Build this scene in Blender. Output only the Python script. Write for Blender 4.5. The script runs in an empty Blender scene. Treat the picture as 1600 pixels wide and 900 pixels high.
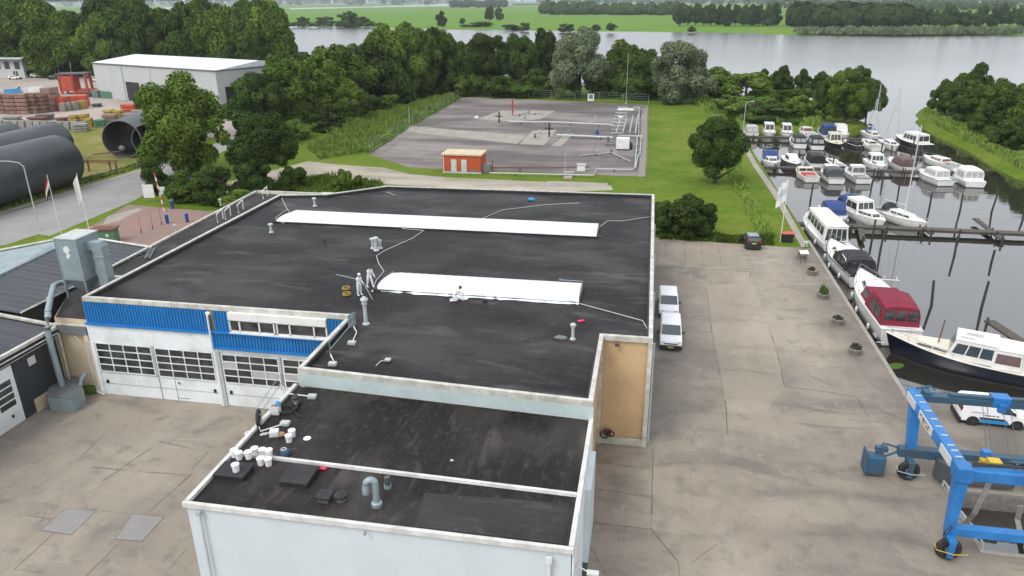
import bpy, bmesh, math, random
from mathutils import Vector, Matrix
R = math.radians
C = bpy.context.scene.collection
scn = bpy.context.scene

# ---------------------------------------------------------------- camera
F_PX, PITCH, ROLL, YAW, CAM_H = 1150.0, R(21.4), R(.4), R(10.5), 28.0
_f = Vector((0, math.cos(PITCH), -math.sin(PITCH)))
_r = Vector((1, 0, 0)); _d = _f.cross(_r)
_r, _d = math.cos(ROLL)*_r + math.sin(ROLL)*_d, -math.sin(ROLL)*_r + math.cos(ROLL)*_d
_Z = Matrix.Rotation(YAW, 3, 'Z')
_f, _r, _d = _Z @ _f, _Z @ _r, _Z @ _d
cam = bpy.data.cameras.new('camera'); camo = bpy.data.objects.new('camera', cam); C.objects.link(camo)
m3 = Matrix((_r, -_d, -_f)).transposed()
camo.matrix_world = Matrix.Translation((0, 0, CAM_H)) @ m3.to_4x4()
cam.sensor_width = 36; cam.lens = 36*F_PX/1600; cam.clip_start = .5; cam.clip_end = 30000
scn.camera = camo

# ---------------------------------------------------------------- sky, sun, exposure
SUN_EL, SUN_ROT = R(52), R(215)
w = bpy.data.worlds.new('World'); scn.world = w; w.use_nodes = True
nt = w.node_tree; bg = nt.nodes['Background']
sky = nt.nodes.new('ShaderNodeTexSky'); sky.sky_type = 'NISHITA'; sky.sun_disc = False
sky.sun_elevation = SUN_EL; sky.sun_rotation = SUN_ROT; sky.dust_density = 4; sky.air_density = 1.2
hs = nt.nodes.new('ShaderNodeHueSaturation'); hs.inputs['Saturation'].default_value = .22
va = nt.nodes.new('ShaderNodeMix'); va.data_type = 'RGBA'; va.inputs[0].default_value = .62   # even cloud cover over most of the sky
tcw = nt.nodes.new('ShaderNodeTexCoord'); sxw = nt.nodes.new('ShaderNodeSeparateXYZ'); nt.links.new(tcw.outputs['Generated'], sxw.inputs[0])
gr_ = nt.nodes.new('ShaderNodeMapRange'); gr_.inputs[1].default_value = 0; gr_.inputs[2].default_value = 1; gr_.inputs[3].default_value = 1.3; gr_.inputs[4].default_value = 1.25   # even bright overcast
nt.links.new(sxw.outputs['Z'], gr_.inputs[0]); vc = nt.nodes.new('ShaderNodeVectorMath'); vc.operation = 'SCALE'; vc.inputs[0].default_value = (5.7, 6.0, 6.45)
nt.links.new(gr_.outputs[0], vc.inputs['Scale']); nt.links.new(vc.outputs[0], va.inputs[7])
nt.links.new(sky.outputs[0], hs.inputs['Color']); nt.links.new(hs.outputs[0], va.inputs[6]); nt.links.new(va.outputs[2], bg.inputs['Color'])
bg.inputs['Strength'].default_value = .12
sl = bpy.data.lights.new('sun', 'SUN'); slo = bpy.data.objects.new('sun', sl); C.objects.link(slo)
sl.energy = .9; sl.angle = R(22); sl.color = (1, .97, .93)
# Nishita: rotation measured from +Y clockwise
sdir = Vector((math.sin(SUN_ROT)*math.cos(SUN_EL), math.cos(SUN_ROT)*math.cos(SUN_EL), math.sin(SUN_EL)))
slo.rotation_euler = sdir.to_track_quat('Z', 'Y').to_euler()
slo.location = (0, 0, 60)
vs = scn.view_settings; vs.view_transform = 'Standard'; vs.look = 'None'; vs.gamma = 1; vs.use_curve_mapping = False
vs.exposure = .64
scn.cycles.max_bounces = 6; scn.cycles.volume_bounces = 0; scn.cycles.caustics_reflective = False; scn.cycles.caustics_refractive = False

# ---------------------------------------------------------------- helpers
def ray(px, py): return _f + _r*((px-800)/F_PX) + _d*((py-450)/F_PX)
def G(px, py, z=0.0):
    d = ray(px, py); t = (z-CAM_H)/d.z
    return Vector((d.x*t, d.y*t, z))
def GYp(px, py, y):
    d = ray(px, py); t = y/d.y
    return Vector((d.x*t, y, CAM_H+d.z*t))
def SC(p):  # pixels per metre at a point
    return F_PX/((Vector(p)-Vector((0, 0, CAM_H))).dot(_f))

def mk(nm, col, rough=.7, col2=None, scale=1.0, stretch=None, metal=0, spec=.5, bump=0, bscale=20, lo=.35, hi=.65, fine=0, rnd=0, trans=0, coords='Object', emit=0, ior=None, detail=5):
    m = bpy.data.materials.new(nm); m.use_nodes = True; t = m.node_tree; b = t.nodes['Principled BSDF']
    b.inputs['Roughness'].default_value = rough; b.inputs['Metallic'].default_value = metal
    b.inputs['Specular IOR Level'].default_value = spec
    if ior: b.inputs['IOR'].default_value = ior
    b.inputs['Base Color'].default_value = (*col, 1)
    out = None
    if col2 or bump or fine:
        src = t.nodes.new('ShaderNodeNewGeometry').outputs['Position'] if coords == 'World' else t.nodes.new('ShaderNodeTexCoord').outputs[coords]
        mp = t.nodes.new('ShaderNodeMapping'); t.links.new(src, mp.inputs[0])
        if stretch: mp.inputs['Scale'].default_value = stretch
    if col2:
        n = t.nodes.new('ShaderNodeTexNoise'); n.inputs['Scale'].default_value = scale; n.inputs['Detail'].default_value = detail
        n.inputs['Roughness'].default_value = .6
        t.links.new(mp.outputs[0], n.inputs['Vector'])
        mr = t.nodes.new('ShaderNodeMapRange'); mr.inputs[1].default_value = lo; mr.inputs[2].default_value = hi
        t.links.new(n.outputs[0], mr.inputs[0])
        mx = t.nodes.new('ShaderNodeMix'); mx.data_type = 'RGBA'
        mx.inputs[6].default_value = (*col, 1); mx.inputs[7].default_value = (*col2, 1)
        t.links.new(mr.outputs[0], mx.inputs[0]); out = mx.outputs[2]
    if fine:
        n2 = t.nodes.new('ShaderNodeTexNoise'); n2.inputs['Scale'].default_value = scale*9; n2.inputs['Detail'].default_value = 6
        n2.inputs['Roughness'].default_value = .7
        t.links.new(mp.outputs[0], n2.inputs['Vector'])
        mr2 = t.nodes.new('ShaderNodeMapRange'); mr2.inputs[1].default_value = .25; mr2.inputs[2].default_value = .75
        mr2.inputs[3].default_value = 1-fine; mr2.inputs[4].default_value = 1+fine
        t.links.new(n2.outputs[0], mr2.inputs[0])
        vm = t.nodes.new('ShaderNodeVectorMath'); vm.operation = 'SCALE'
        if out: t.links.new(out, vm.inputs[0])
        else: vm.inputs[0].default_value = col
        t.links.new(mr2.outputs[0], vm.inputs['Scale']); out = vm.outputs[0]
    if rnd:
        oi = t.nodes.new('ShaderNodeObjectInfo'); mr3 = t.nodes.new('ShaderNodeMapRange')
        mr3.inputs[3].default_value = 1-rnd; mr3.inputs[4].default_value = 1+rnd
        t.links.new(oi.outputs['Random'], mr3.inputs[0])
        vm = t.nodes.new('ShaderNodeVectorMath'); vm.operation = 'SCALE'
        if out: t.links.new(out, vm.inputs[0])
        else: vm.inputs[0].default_value = col
        t.links.new(mr3.outputs[0], vm.inputs['Scale']); out = vm.outputs[0]
    if out: t.links.new(out, b.inputs['Base Color'])
    if bump:
        nb = t.nodes.new('ShaderNodeTexNoise'); nb.inputs['Scale'].default_value = bscale; nb.inputs['Detail'].default_value = 3
        t.links.new(mp.outputs[0], nb.inputs['Vector'])
        bp = t.nodes.new('ShaderNodeBump'); bp.inputs['Strength'].default_value = bump; bp.inputs['Distance'].default_value = .05
        t.links.new(nb.outputs[0], bp.inputs['Height']); t.links.new(bp.outputs[0], b.inputs['Normal'])
    if trans:
        tr = t.nodes.new('ShaderNodeBsdfTranslucent'); ms = t.nodes.new('ShaderNodeMixShader'); ms.inputs[0].default_value = trans
        if out: t.links.new(out, tr.inputs[0])
        else: tr.inputs[0].default_value = (*col, 1)
        t.links.new(b.outputs[0], ms.inputs[1]); t.links.new(tr.outputs[0], ms.inputs[2])
        t.links.new(ms.outputs[0], t.nodes['Material Output'].inputs['Surface'])
    return m

M = {}
def setup_mats():
    M['white'] = mk('white_paint', (.78, .78, .77), .45, (.66, .66, .64), .9, fine=.04)
    M['boatwhite'] = mk('gelcoat', (.82, .81, .78), .3, (.7, .69, .65), 1.5, rnd=.06)
    M['vanwhite'] = mk('van_paint', (.92, .92, .92), .3, (.86, .86, .86), 1)
    M['cream'] = mk('cream_gelcoat', (.74, .68, .56), .35, (.66, .6, .5), 1.2)
    M['trim'] = mk('trim_white', (.62, .61, .56), .5, (.4, .39, .33), 1.6, fine=.12)
    M['trimw'] = mk('edge_white', (.7, .69, .67), .5, (.5, .49, .46), 1.3, fine=.1)
    M['fascia'] = mk('fascia_pale', (.53, .62, .61), .45, (.44, .52, .51), .5, fine=.05)
    M['panel'] = mk('facade_panel', (.6, .66, .69), .4, (.55, .61, .63), .35, fine=.03)
    M['whitewall'] = mk('white_wall', (.76, .8, .81), .5, (.64, .67, .66), .45, fine=.08, lo=.45, hi=.6)
    M['blueclad'] = mk('blue_cladding', (.022, .2, .5), .42, (.016, .16, .42), .5, fine=.1)
    M['tan'] = mk('tan_render', (.6, .42, .24), .85, (.5, .35, .2), .5, fine=.1)
    M['tan2'] = mk('beige_render', (.62, .5, .35), .85, (.5, .41, .29), .6, fine=.1)
    M['darkwall'] = mk('dark_wall', (.03, .035, .042), .6, (.04, .045, .05), 1)
    M['glass'] = mk('dark_glass', (.02, .025, .028), .06, (.07, .07, .07), 1.2, spec=.6)
    M['carglass'] = mk('car_glass', (.05, .07, .08), .05, spec=.9)
    M['black'] = mk('black_matt', (.012, .012, .014), .6, (.03, .03, .03), 4)
    M['rubber'] = mk('rubber', (.018, .017, .017), .75, (.035, .03, .028), 3)
    M['steel'] = mk('galvanised', (.34, .39, .41), .4, (.26, .3, .32), 2, metal=.4)
    M['duct'] = mk('duct_grey', (.3, .37, .39), .45, (.24, .3, .32), 1.2, metal=.2, fine=.05)
    M['pipegrey'] = mk('pipe_pale', (.5, .53, .52), .45, (.4, .42, .41), 2)
    M['dkgrey'] = mk('dark_grey', (.07, .08, .085), .55, (.1, .1, .1), 1.5)
    M['midgrey'] = mk('mid_grey', (.18, .19, .19), .6, (.13, .14, .14), 1.5)
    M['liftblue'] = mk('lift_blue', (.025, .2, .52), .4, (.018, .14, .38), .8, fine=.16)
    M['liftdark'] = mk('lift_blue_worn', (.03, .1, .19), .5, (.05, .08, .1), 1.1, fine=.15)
    M['yellow'] = mk('yellow', (.6, .42, .04), .5, (.5, .34, .03), 2)
    M['red'] = mk('red', (.5, .03, .03), .5, (.4, .03, .03), 2)
    M['pink'] = mk('pink_red', (.75, .02, .12), .5)
    M['maroon'] = mk('maroon_canvas', (.23, .012, .035), .75, (.17, .012, .03), 2)
    M['navy'] = mk('navy', (.006, .008, .02), .25, spec=.5)
    M['bluecanvas'] = mk('blue_canvas', (.03, .06, .2), .8, (.02, .045, .15), 2)
    M['blackcanvas'] = mk('black_canvas', (.015, .016, .018), .75, (.03, .03, .032), 2)
    M['mauve'] = mk('mauve_canvas', (.16, .1, .1), .8, (.12, .08, .08), 2)
    M['greycanvas'] = mk('grey_canvas', (.45, .45, .45), .8, (.38, .38, .38), 2)
    M['wood'] = mk('varnished_wood', (.22, .1, .035), .4, (.15, .06, .02), 4)
    M['oldwood'] = mk('weathered_wood', (.11, .095, .08), .85, (.06, .05, .042), 2.5, fine=.2)
    M['pile'] = mk('wet_pile', (.035, .03, .025), .7, (.06, .05, .045), 3)
    M['orange'] = mk('orange_brick', (.5, .085, .025), .8, (.4, .07, .025), .8, fine=.12)
    M['rust'] = mk('rust', (.2, .075, .045), .85, (.11, .05, .035), 1.2, fine=.2)
    M['timber'] = mk('brown_stack', (.16, .085, .065), .9, (.28, .17, .13), 1.8, fine=.2, rnd=.25)
    M['redcont'] = mk('red_container', (.52, .09, .04), .6, (.38, .07, .04), .8, rnd=.12)
    M['ochre'] = mk('ochre', (.42, .3, .07), .8, (.3, .2, .05), 1.5, rnd=.2)
    M['concblock'] = mk('concrete_block', (.3, .29, .26), .9, (.21, .2, .18), 1, fine=.12, rnd=.1)
    M['pipeblack'] = mk('pile_tube_black', (.02, .025, .032), .42, (.05, .055, .06), .12, fine=.2, spec=.6)
    M['pipein'] = mk('tube_inside', (.06, .06, .062), .5, (.12, .12, .12), .3)
    M['hallwall'] = mk('hall_cladding', (.46, .48, .47), .6, (.42, .44, .43), .2, fine=.03)
    M['hallroof'] = mk('hall_roof', (.72, .76, .78), .4, (.64, .68, .7), .15, fine=.04)
    M['greenbox'] = mk('green_cabinet', (.1, .22, .13), .6, (.07, .15, .09), 2)
    M['blue'] = mk('blue_sign', (.02, .06, .25), .5)
    M['skyblue'] = mk('light_blue', (.03, .28, .6), .4)
    M['skin'] = mk('skin', (.45, .26, .18), .6)
    M['coverall'] = mk('coverall', (.8, .82, .84), .8, (.62, .66, .68), 6)
    M['bucket'] = mk('bucket_plastic', (.82, .82, .82), .4, rnd=.04)
    M['cardboard'] = mk('cardboard', (.3, .16, .07), .9, (.4, .25, .14), 5)
    M['planter'] = mk('planter', (.3, .26, .23), .9, (.2, .18, .16), 3, fine=.15)
    M['plate'] = mk('licence_plate', (.7, .55, .05), .5)
    M['lampglass'] = mk('lamp_lens', (.6, .6, .58), .15)
    M['rlamp'] = mk('tail_lens', (.35, .02, .02), .2)
    M['skylight'] = mk('skylight_sheet', (.8, .81, .82), .4, (.68, .7, .7), .4, fine=.03)
    M['bark'] = mk('bark', (.07, .055, .04), .9, (.045, .035, .028), 3)
    M['strap'] = mk('sling', (.42, .4, .36), .85, (.3, .29, .26), 2)
    # roofs
    M['roof'] = mk('bitumen', (.022, .021, .023), .5, (.085, .082, .086), .3, stretch=(.45, 1.7, 1), fine=.5, coords='World', lo=.45, hi=.8, bump=.12, bscale=9, detail=9)
    M['roof2'] = mk('bitumen_brown', (.021, .019, .019), .6, (.065, .058, .055), .35, stretch=(1.5, .45, 1), fine=.36, coords='World', lo=.4, hi=.75)
    M['roofpatch'] = mk('bitumen_patch', (.045, .042, .043), .7, (.075, .07, .07), .6, stretch=(.4, 2.6, 1), fine=.35, coords='World', lo=.35, hi=.7)
    M['corr'] = mk('corrugated_dark', (.032, .033, .042), .5, (.06, .06, .068), .3, stretch=(.3, 2, 1), fine=.2)
    # ground
    M['grass'] = mk('grass', (.085, .15, .014), .95, (.15, .185, .028), .09, fine=.3, coords='World', lo=.4, hi=.65, detail=8, spec=.08)
    M['grassdry'] = mk('rough_grass', (.15, .165, .035), .95, (.26, .22, .08), .09, fine=.3, coords='World', detail=8, spec=.08)
    M['field'] = mk('meadow', (.09, .21, .02), .95, (.14, .22, .035), .01, stretch=(.3, 3, 1), fine=.12, coords='World', spec=.08)
    M['asphalt'] = mk('asphalt', (.27, .26, .25), .85, (.32, .31, .3), .2, fine=.08, coords='World', spec=.08)
    M['pad'] = mk('asphalt_pad', (.13, .115, .11), .85, (.25, .225, .21), .06, stretch=(.5, 1.4, 1), lo=.42, hi=.6, fine=.2, coords='World', detail=8, spec=.08)
    M['gravel'] = mk('gravel', (.43, .38, .32), .95, (.27, .25, .19), .14, fine=.16, coords='World', stretch=(.5, 1.6, 1), spec=.08)
    M['brickpav'] = mk('brick_paving', (.3, .19, .165), .9, (.24, .18, .155), .2, fine=.12, coords='World', lo=.4, hi=.6, spec=.08)
    M['yardfar'] = mk('pale_yard', (.42, .36, .32), .9, (.33, .29, .26), .05, fine=.1, coords='World', spec=.08)
    M['joint'] = mk('joint_dirt', (.1, .088, .072), .95, (.17, .155, .115), 1.2, coords='World', spec=.08)
    M['wilt'] = mk('wilted_plant', (.07, .075, .035), .95)
    M['moss'] = mk('moss', (.08, .13, .03), .95, spec=.08)
    M['slabpale'] = mk('pale_slab', (.36, .33, .29), .9, (.28, .26, .23), .4, fine=.12, coords='World', spec=.08)
    M['slabgrey'] = mk('grey_cover_slab', (.27, .255, .245), .85, (.24, .225, .215), .8, fine=.06, coords='World')
    concrete(); concrete('concrete_pale', (.44, .37, .28)); concrete('concrete_dirty', (.16, .125, .1)); water_mat()

def concrete(nm='concrete', tint=None):
    m = bpy.data.materials.new('yard_'+nm); m.use_nodes = True; t = m.node_tree; b = t.nodes['Principled BSDF']
    M[nm] = m; b.inputs['Roughness'].default_value = .85; b.inputs['Specular IOR Level'].default_value = .15
    pos = t.nodes.new('ShaderNodeNewGeometry').outputs['Position']
    def noise(sc, st, lo, hi, det=6, dist=0, rough=.6):
        mp = t.nodes.new('ShaderNodeMapping'); mp.inputs['Scale'].default_value = st; t.links.new(pos, mp.inputs[0])
        n = t.nodes.new('ShaderNodeTexNoise'); n.inputs['Scale'].default_value = sc; n.inputs['Detail'].default_value = det
        n.inputs['Distortion'].default_value = dist; n.inputs['Roughness'].default_value = rough
        t.links.new(mp.outputs[0], n.inputs['Vector'])
        mr = t.nodes.new('ShaderNodeMapRange'); mr.inputs[1].default_value = lo; mr.inputs[2].default_value = hi
        t.links.new(n.outputs[0], mr.inputs[0]); return mr.outputs[0]
    def mix(a, bb, fac, k=1.0):
        mx = t.nodes.new('ShaderNodeMix'); mx.data_type = 'RGBA'
        for i, v in ((6, a), (7, bb)):
            if isinstance(v, tuple): mx.inputs[i].default_value = (*v, 1)
            else: t.links.new(v, mx.inputs[i])
        if k != 1:
            mt = t.nodes.new('ShaderNodeMath'); mt.operation = 'MULTIPLY'; mt.inputs[1].default_value = k
            t.links.new(fac, mt.inputs[0]); fac = mt.outputs[0]
        t.links.new(fac, mx.inputs[0]); return mx.outputs[2]
    c = mix((.315, .268, .215), (.225, .195, .163), noise(.1, (1, 1, 1), .4, .6, 8))
    c = mix(c, (.37, .322, .262), noise(.06, (1.7, .6, 1), .5, .62, 8), .8)
    c = mix(c, (.13, .115, .1), noise(.2, (.6, 1.4, 1), .52, .66, 8, 1.0), .62)
    c = mix(c, (.17, .155, .14), noise(.8, (1, 1, 1), .55, .68, 8), .5)
    c = mix(c, (.43, .39, .34), noise(1.1, (1.2, .8, 1), .56, .72, 6, .8), .3)
    c = mix(c, (.2, .18, .16), noise(7, (1, 1, 1), .48, .7, 4), .25)
    if tint: c = mix(c, tint, noise(.4, (1, 1, 1), 0, .6), .24)
    # slabs of slightly different age, and the dark wheel tracks the hoist has worn into the yard
    bk_ = t.nodes.new('ShaderNodeTexBrick'); bk_.offset = .37; bk_.inputs['Scale'].default_value = 1; bk_.inputs['Brick Width'].default_value = 6.2; bk_.inputs['Row Height'].default_value = 4.6; bk_.inputs['Mortar Size'].default_value = .03; bk_.inputs['Mortar Smooth'].default_value = .5; bk_.inputs['Bias'].default_value = 0
    bk_.inputs['Color1'].default_value = (1.05, 1.05, 1.04, 1); bk_.inputs['Color2'].default_value = (.94, .94, .94, 1); bk_.inputs['Mortar'].default_value = (.85, .84, .82, 1)
    t.links.new(pos, bk_.inputs['Vector'])
    mm = t.nodes.new('ShaderNodeMix'); mm.data_type = 'RGBA'; mm.blend_type = 'MULTIPLY'; mm.inputs[0].default_value = .75
    t.links.new(c, mm.inputs[6]); t.links.new(bk_.outputs['Color'], mm.inputs[7]); c = mm.outputs[2]
    sx = t.nodes.new('ShaderNodeSeparateXYZ'); t.links.new(pos, sx.inputs[0])
    def M_(op, a, v=None, v2=None):
        n = t.nodes.new('ShaderNodeMath'); n.operation = op
        t.links.new(a, n.inputs[0])
        if v is not None:
            if isinstance(v, float): n.inputs[1].default_value = v
            else: t.links.new(v, n.inputs[1])
        return n.outputs[0]
    wobn = M_('MULTIPLY', noise(.12, (1, .2, 1), 0, 1, 3), 3.0)
    yy = M_('ADD', sx.outputs['Y'], wobn)
    for y0, wd, k in ((37.3, .7, .5), (41.2, .6, .42), (44.0, .35, .3), (61.0, .5, .25)):
        d = M_('ABSOLUTE', M_('SUBTRACT', yy, y0)); mr = t.nodes.new('ShaderNodeMapRange'); mr.interpolation_type = 'SMOOTHSTEP'; mr.inputs[1].default_value = wd*1.8; mr.inputs[2].default_value = 0
        t.links.new(d, mr.inputs[0]); xm = t.nodes.new('ShaderNodeMapRange'); xm.inputs[1].default_value = 4; xm.inputs[2].default_value = 10; t.links.new(sx.outputs['X'], xm.inputs[0])
        f_ = M_('MULTIPLY', M_('MULTIPLY', mr.outputs[0], xm.outputs[0]), noise(.5, (.4, 1, 1), .25, .6, 6)); c = mix(c, (.12, .105, .09), f_, k)
    # damp, dirty margin along the quay and along the hall wall
    for lo_, hi_, k in ((14.5, 19.2, .75), (6.0, 1.8, .65)):
        xm = t.nodes.new('ShaderNodeMapRange'); xm.inputs[1].default_value = lo_; xm.inputs[2].default_value = hi_; t.links.new(sx.outputs['X'], xm.inputs[0])
        ym = t.nodes.new('ShaderNodeMapRange'); ym.inputs[1].default_value = 40; ym.inputs[2].default_value = 46; t.links.new(sx.outputs['Y'], ym.inputs[0])
        x2 = t.nodes.new('ShaderNodeMath'); x2.operation = 'GREATER_THAN'; x2.inputs[1].default_value = .5; t.links.new(sx.outputs['X'], x2.inputs[0])
        f_ = M_('MULTIPLY', M_('MULTIPLY', M_('MULTIPLY', xm.outputs[0], ym.outputs[0]), x2.outputs[0]), noise(.3, (1, .5, 1), .3, .6, 8)); c = mix(c, (.15, .135, .12), f_, k)
    t.links.new(c, b.inputs['Base Color'])

def water_mat():
    m = bpy.data.materials.new('water'); m.use_nodes = True; t = m.node_tree; b = t.nodes['Principled BSDF']; M['water'] = m
    b.inputs['Base Color'].default_value = (.028, .026, .02, 1); b.inputs['Roughness'].default_value = .04
    b.inputs['IOR'].default_value = 2.7
    pos = t.nodes.new('ShaderNodeNewGeometry').outputs['Position']
    mp = t.nodes.new('ShaderNodeMapping'); mp.inputs['Scale'].default_value = (.35, 1, 1); t.links.new(pos, mp.inputs[0])
    n = t.nodes.new('ShaderNodeTexNoise'); n.inputs['Scale'].default_value = .35; n.inputs['Detail'].default_value = 5
    t.links.new(mp.outputs[0], n.inputs['Vector'])
    n2 = t.nodes.new('ShaderNodeTexNoise'); n2.inputs['Scale'].default_value = .03; n2.inputs['Detail'].default_value = 3
    t.links.new(pos, n2.inputs['Vector'])
    mr = t.nodes.new('ShaderNodeMapRange'); mr.inputs[1].default_value = .48; mr.inputs[2].default_value = .68
    mr.inputs[3].default_value = .02; mr.inputs[4].default_value = .22
    t.links.new(n2.outputs[0], mr.inputs[0])
    bp = t.nodes.new('ShaderNodeBump'); bp.inputs['Distance'].default_value = .25
    sx = t.nodes.new('ShaderNodeSeparateXYZ'); t.links.new(pos, sx.inputs[0]); ml = t.nodes.new('ShaderNodeMapRange')
    ml.inputs[1].default_value = 190; ml.inputs[2].default_value = 420; ml.inputs[3].default_value = 0; ml.inputs[4].default_value = .05   # the open lake is ruffled, the harbour calm
    t.links.new(sx.outputs['Y'], ml.inputs[0]); ad = t.nodes.new('ShaderNodeMath'); ad.operation = 'ADD'
    t.links.new(mr.outputs[0], ad.inputs[0]); t.links.new(ml.outputs[0], ad.inputs[1]); t.links.new(ad.outputs[0], bp.inputs['Strength'])
    t.links.new(n.outputs[0], bp.inputs['Height']); t.links.new(bp.outputs[0], b.inputs['Normal'])
    rr_ = t.nodes.new('ShaderNodeMapRange'); rr_.inputs[1].default_value = 185; rr_.inputs[2].default_value = 420; rr_.inputs[3].default_value = .04; rr_.inputs[4].default_value = .2
    t.links.new(sx.outputs['Y'], rr_.inputs[0]); t.links.new(rr_.outputs[0], b.inputs['Roughness'])

def roofmat(nm, dark, light, along, seam=1.0):
    m = bpy.data.materials.new(nm); m.use_nodes = True; t = m.node_tree; b = t.nodes['Principled BSDF']; M[nm] = m
    b.inputs['Roughness'].default_value = .6; b.inputs['Specular IOR Level'].default_value = .22
    pos = t.nodes.new('ShaderNodeNewGeometry').outputs['Position']
    def noise(sc, st, lo, hi, det=8, dist=.3):
        mp = t.nodes.new('ShaderNodeMapping'); mp.inputs['Scale'].default_value = st if along == 'x' else (st[1], st[0], 1); t.links.new(pos, mp.inputs[0])
        n = t.nodes.new('ShaderNodeTexNoise'); n.inputs['Scale'].default_value = sc; n.inputs['Detail'].default_value = det; n.inputs['Distortion'].default_value = dist
        t.links.new(mp.outputs[0], n.inputs['Vector']); mr = t.nodes.new('ShaderNodeMapRange'); mr.inputs[1].default_value = lo; mr.inputs[2].default_value = hi
        t.links.new(n.outputs[0], mr.inputs[0]); return mr.outputs[0]
    def mix(a, c, fac, k):
        mt = t.nodes.new('ShaderNodeMath'); mt.operation = 'MULTIPLY'; mt.inputs[1].default_value = k; t.links.new(fac, mt.inputs[0])
        mx = t.nodes.new('ShaderNodeMix'); mx.data_type = 'RGBA'; t.links.new(mt.outputs[0], mx.inputs[0])
        for i, v in ((6, a), (7, c)):
            if isinstance(v, tuple): mx.inputs[i].default_value = (*v, 1)
            else: t.links.new(v, mx.inputs[i])
        return mx.outputs[2]
    c = mix(dark, light, noise(.16, (.7, 1.3, 1), .42, .62), .85)
    c = mix(c, tuple(x*2.6 for x in light), noise(.45, (.5, 1.7, 1), .56, .74, 8, .8), .45)
    c = mix(c, tuple(x*.45 for x in dark), noise(.28, (.8, 1.3, 1), .5, .64), .7)
    c = mix(c, tuple(x*1.8 for x in light), noise(2.6, (.8, 1.3, 1), .54, .72), .3)
    c = mix(c, tuple(x*.5 for x in dark), noise(9, (1, 1, 1), .5, .7), .4)
    mp = t.nodes.new('ShaderNodeMapping'); t.links.new(pos, mp.inputs[0]); mp.inputs['Rotation'].default_value = (0, 0, 0 if along == 'x' else PI_/2)
    bk_ = t.nodes.new('ShaderNodeTexBrick'); bk_.inputs['Scale'].default_value = 1; bk_.inputs['Brick Width'].default_value = 7.5; bk_.inputs['Row Height'].default_value = seam; bk_.inputs['Mortar Size'].default_value = .022; bk_.inputs['Mortar Smooth'].default_value = .6
    t.links.new(mp.outputs[0], bk_.inputs['Vector']); c = mix(c, tuple(x*1.9 for x in light), bk_.outputs['Fac'], .2)
    t.links.new(c, b.inputs['Base Color'])
PI_ = math.pi
setup_mats()
roofmat('roof', (.010, .0088, .009), (.05, .0455, .0455), 'x'); roofmat('roof2', (.012, .0097, .009), (.05, .043, .0395), 'y'); roofmat('roofpatch', (.034, .031, .031), (.052, .048, .047), 'x', .8)

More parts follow.
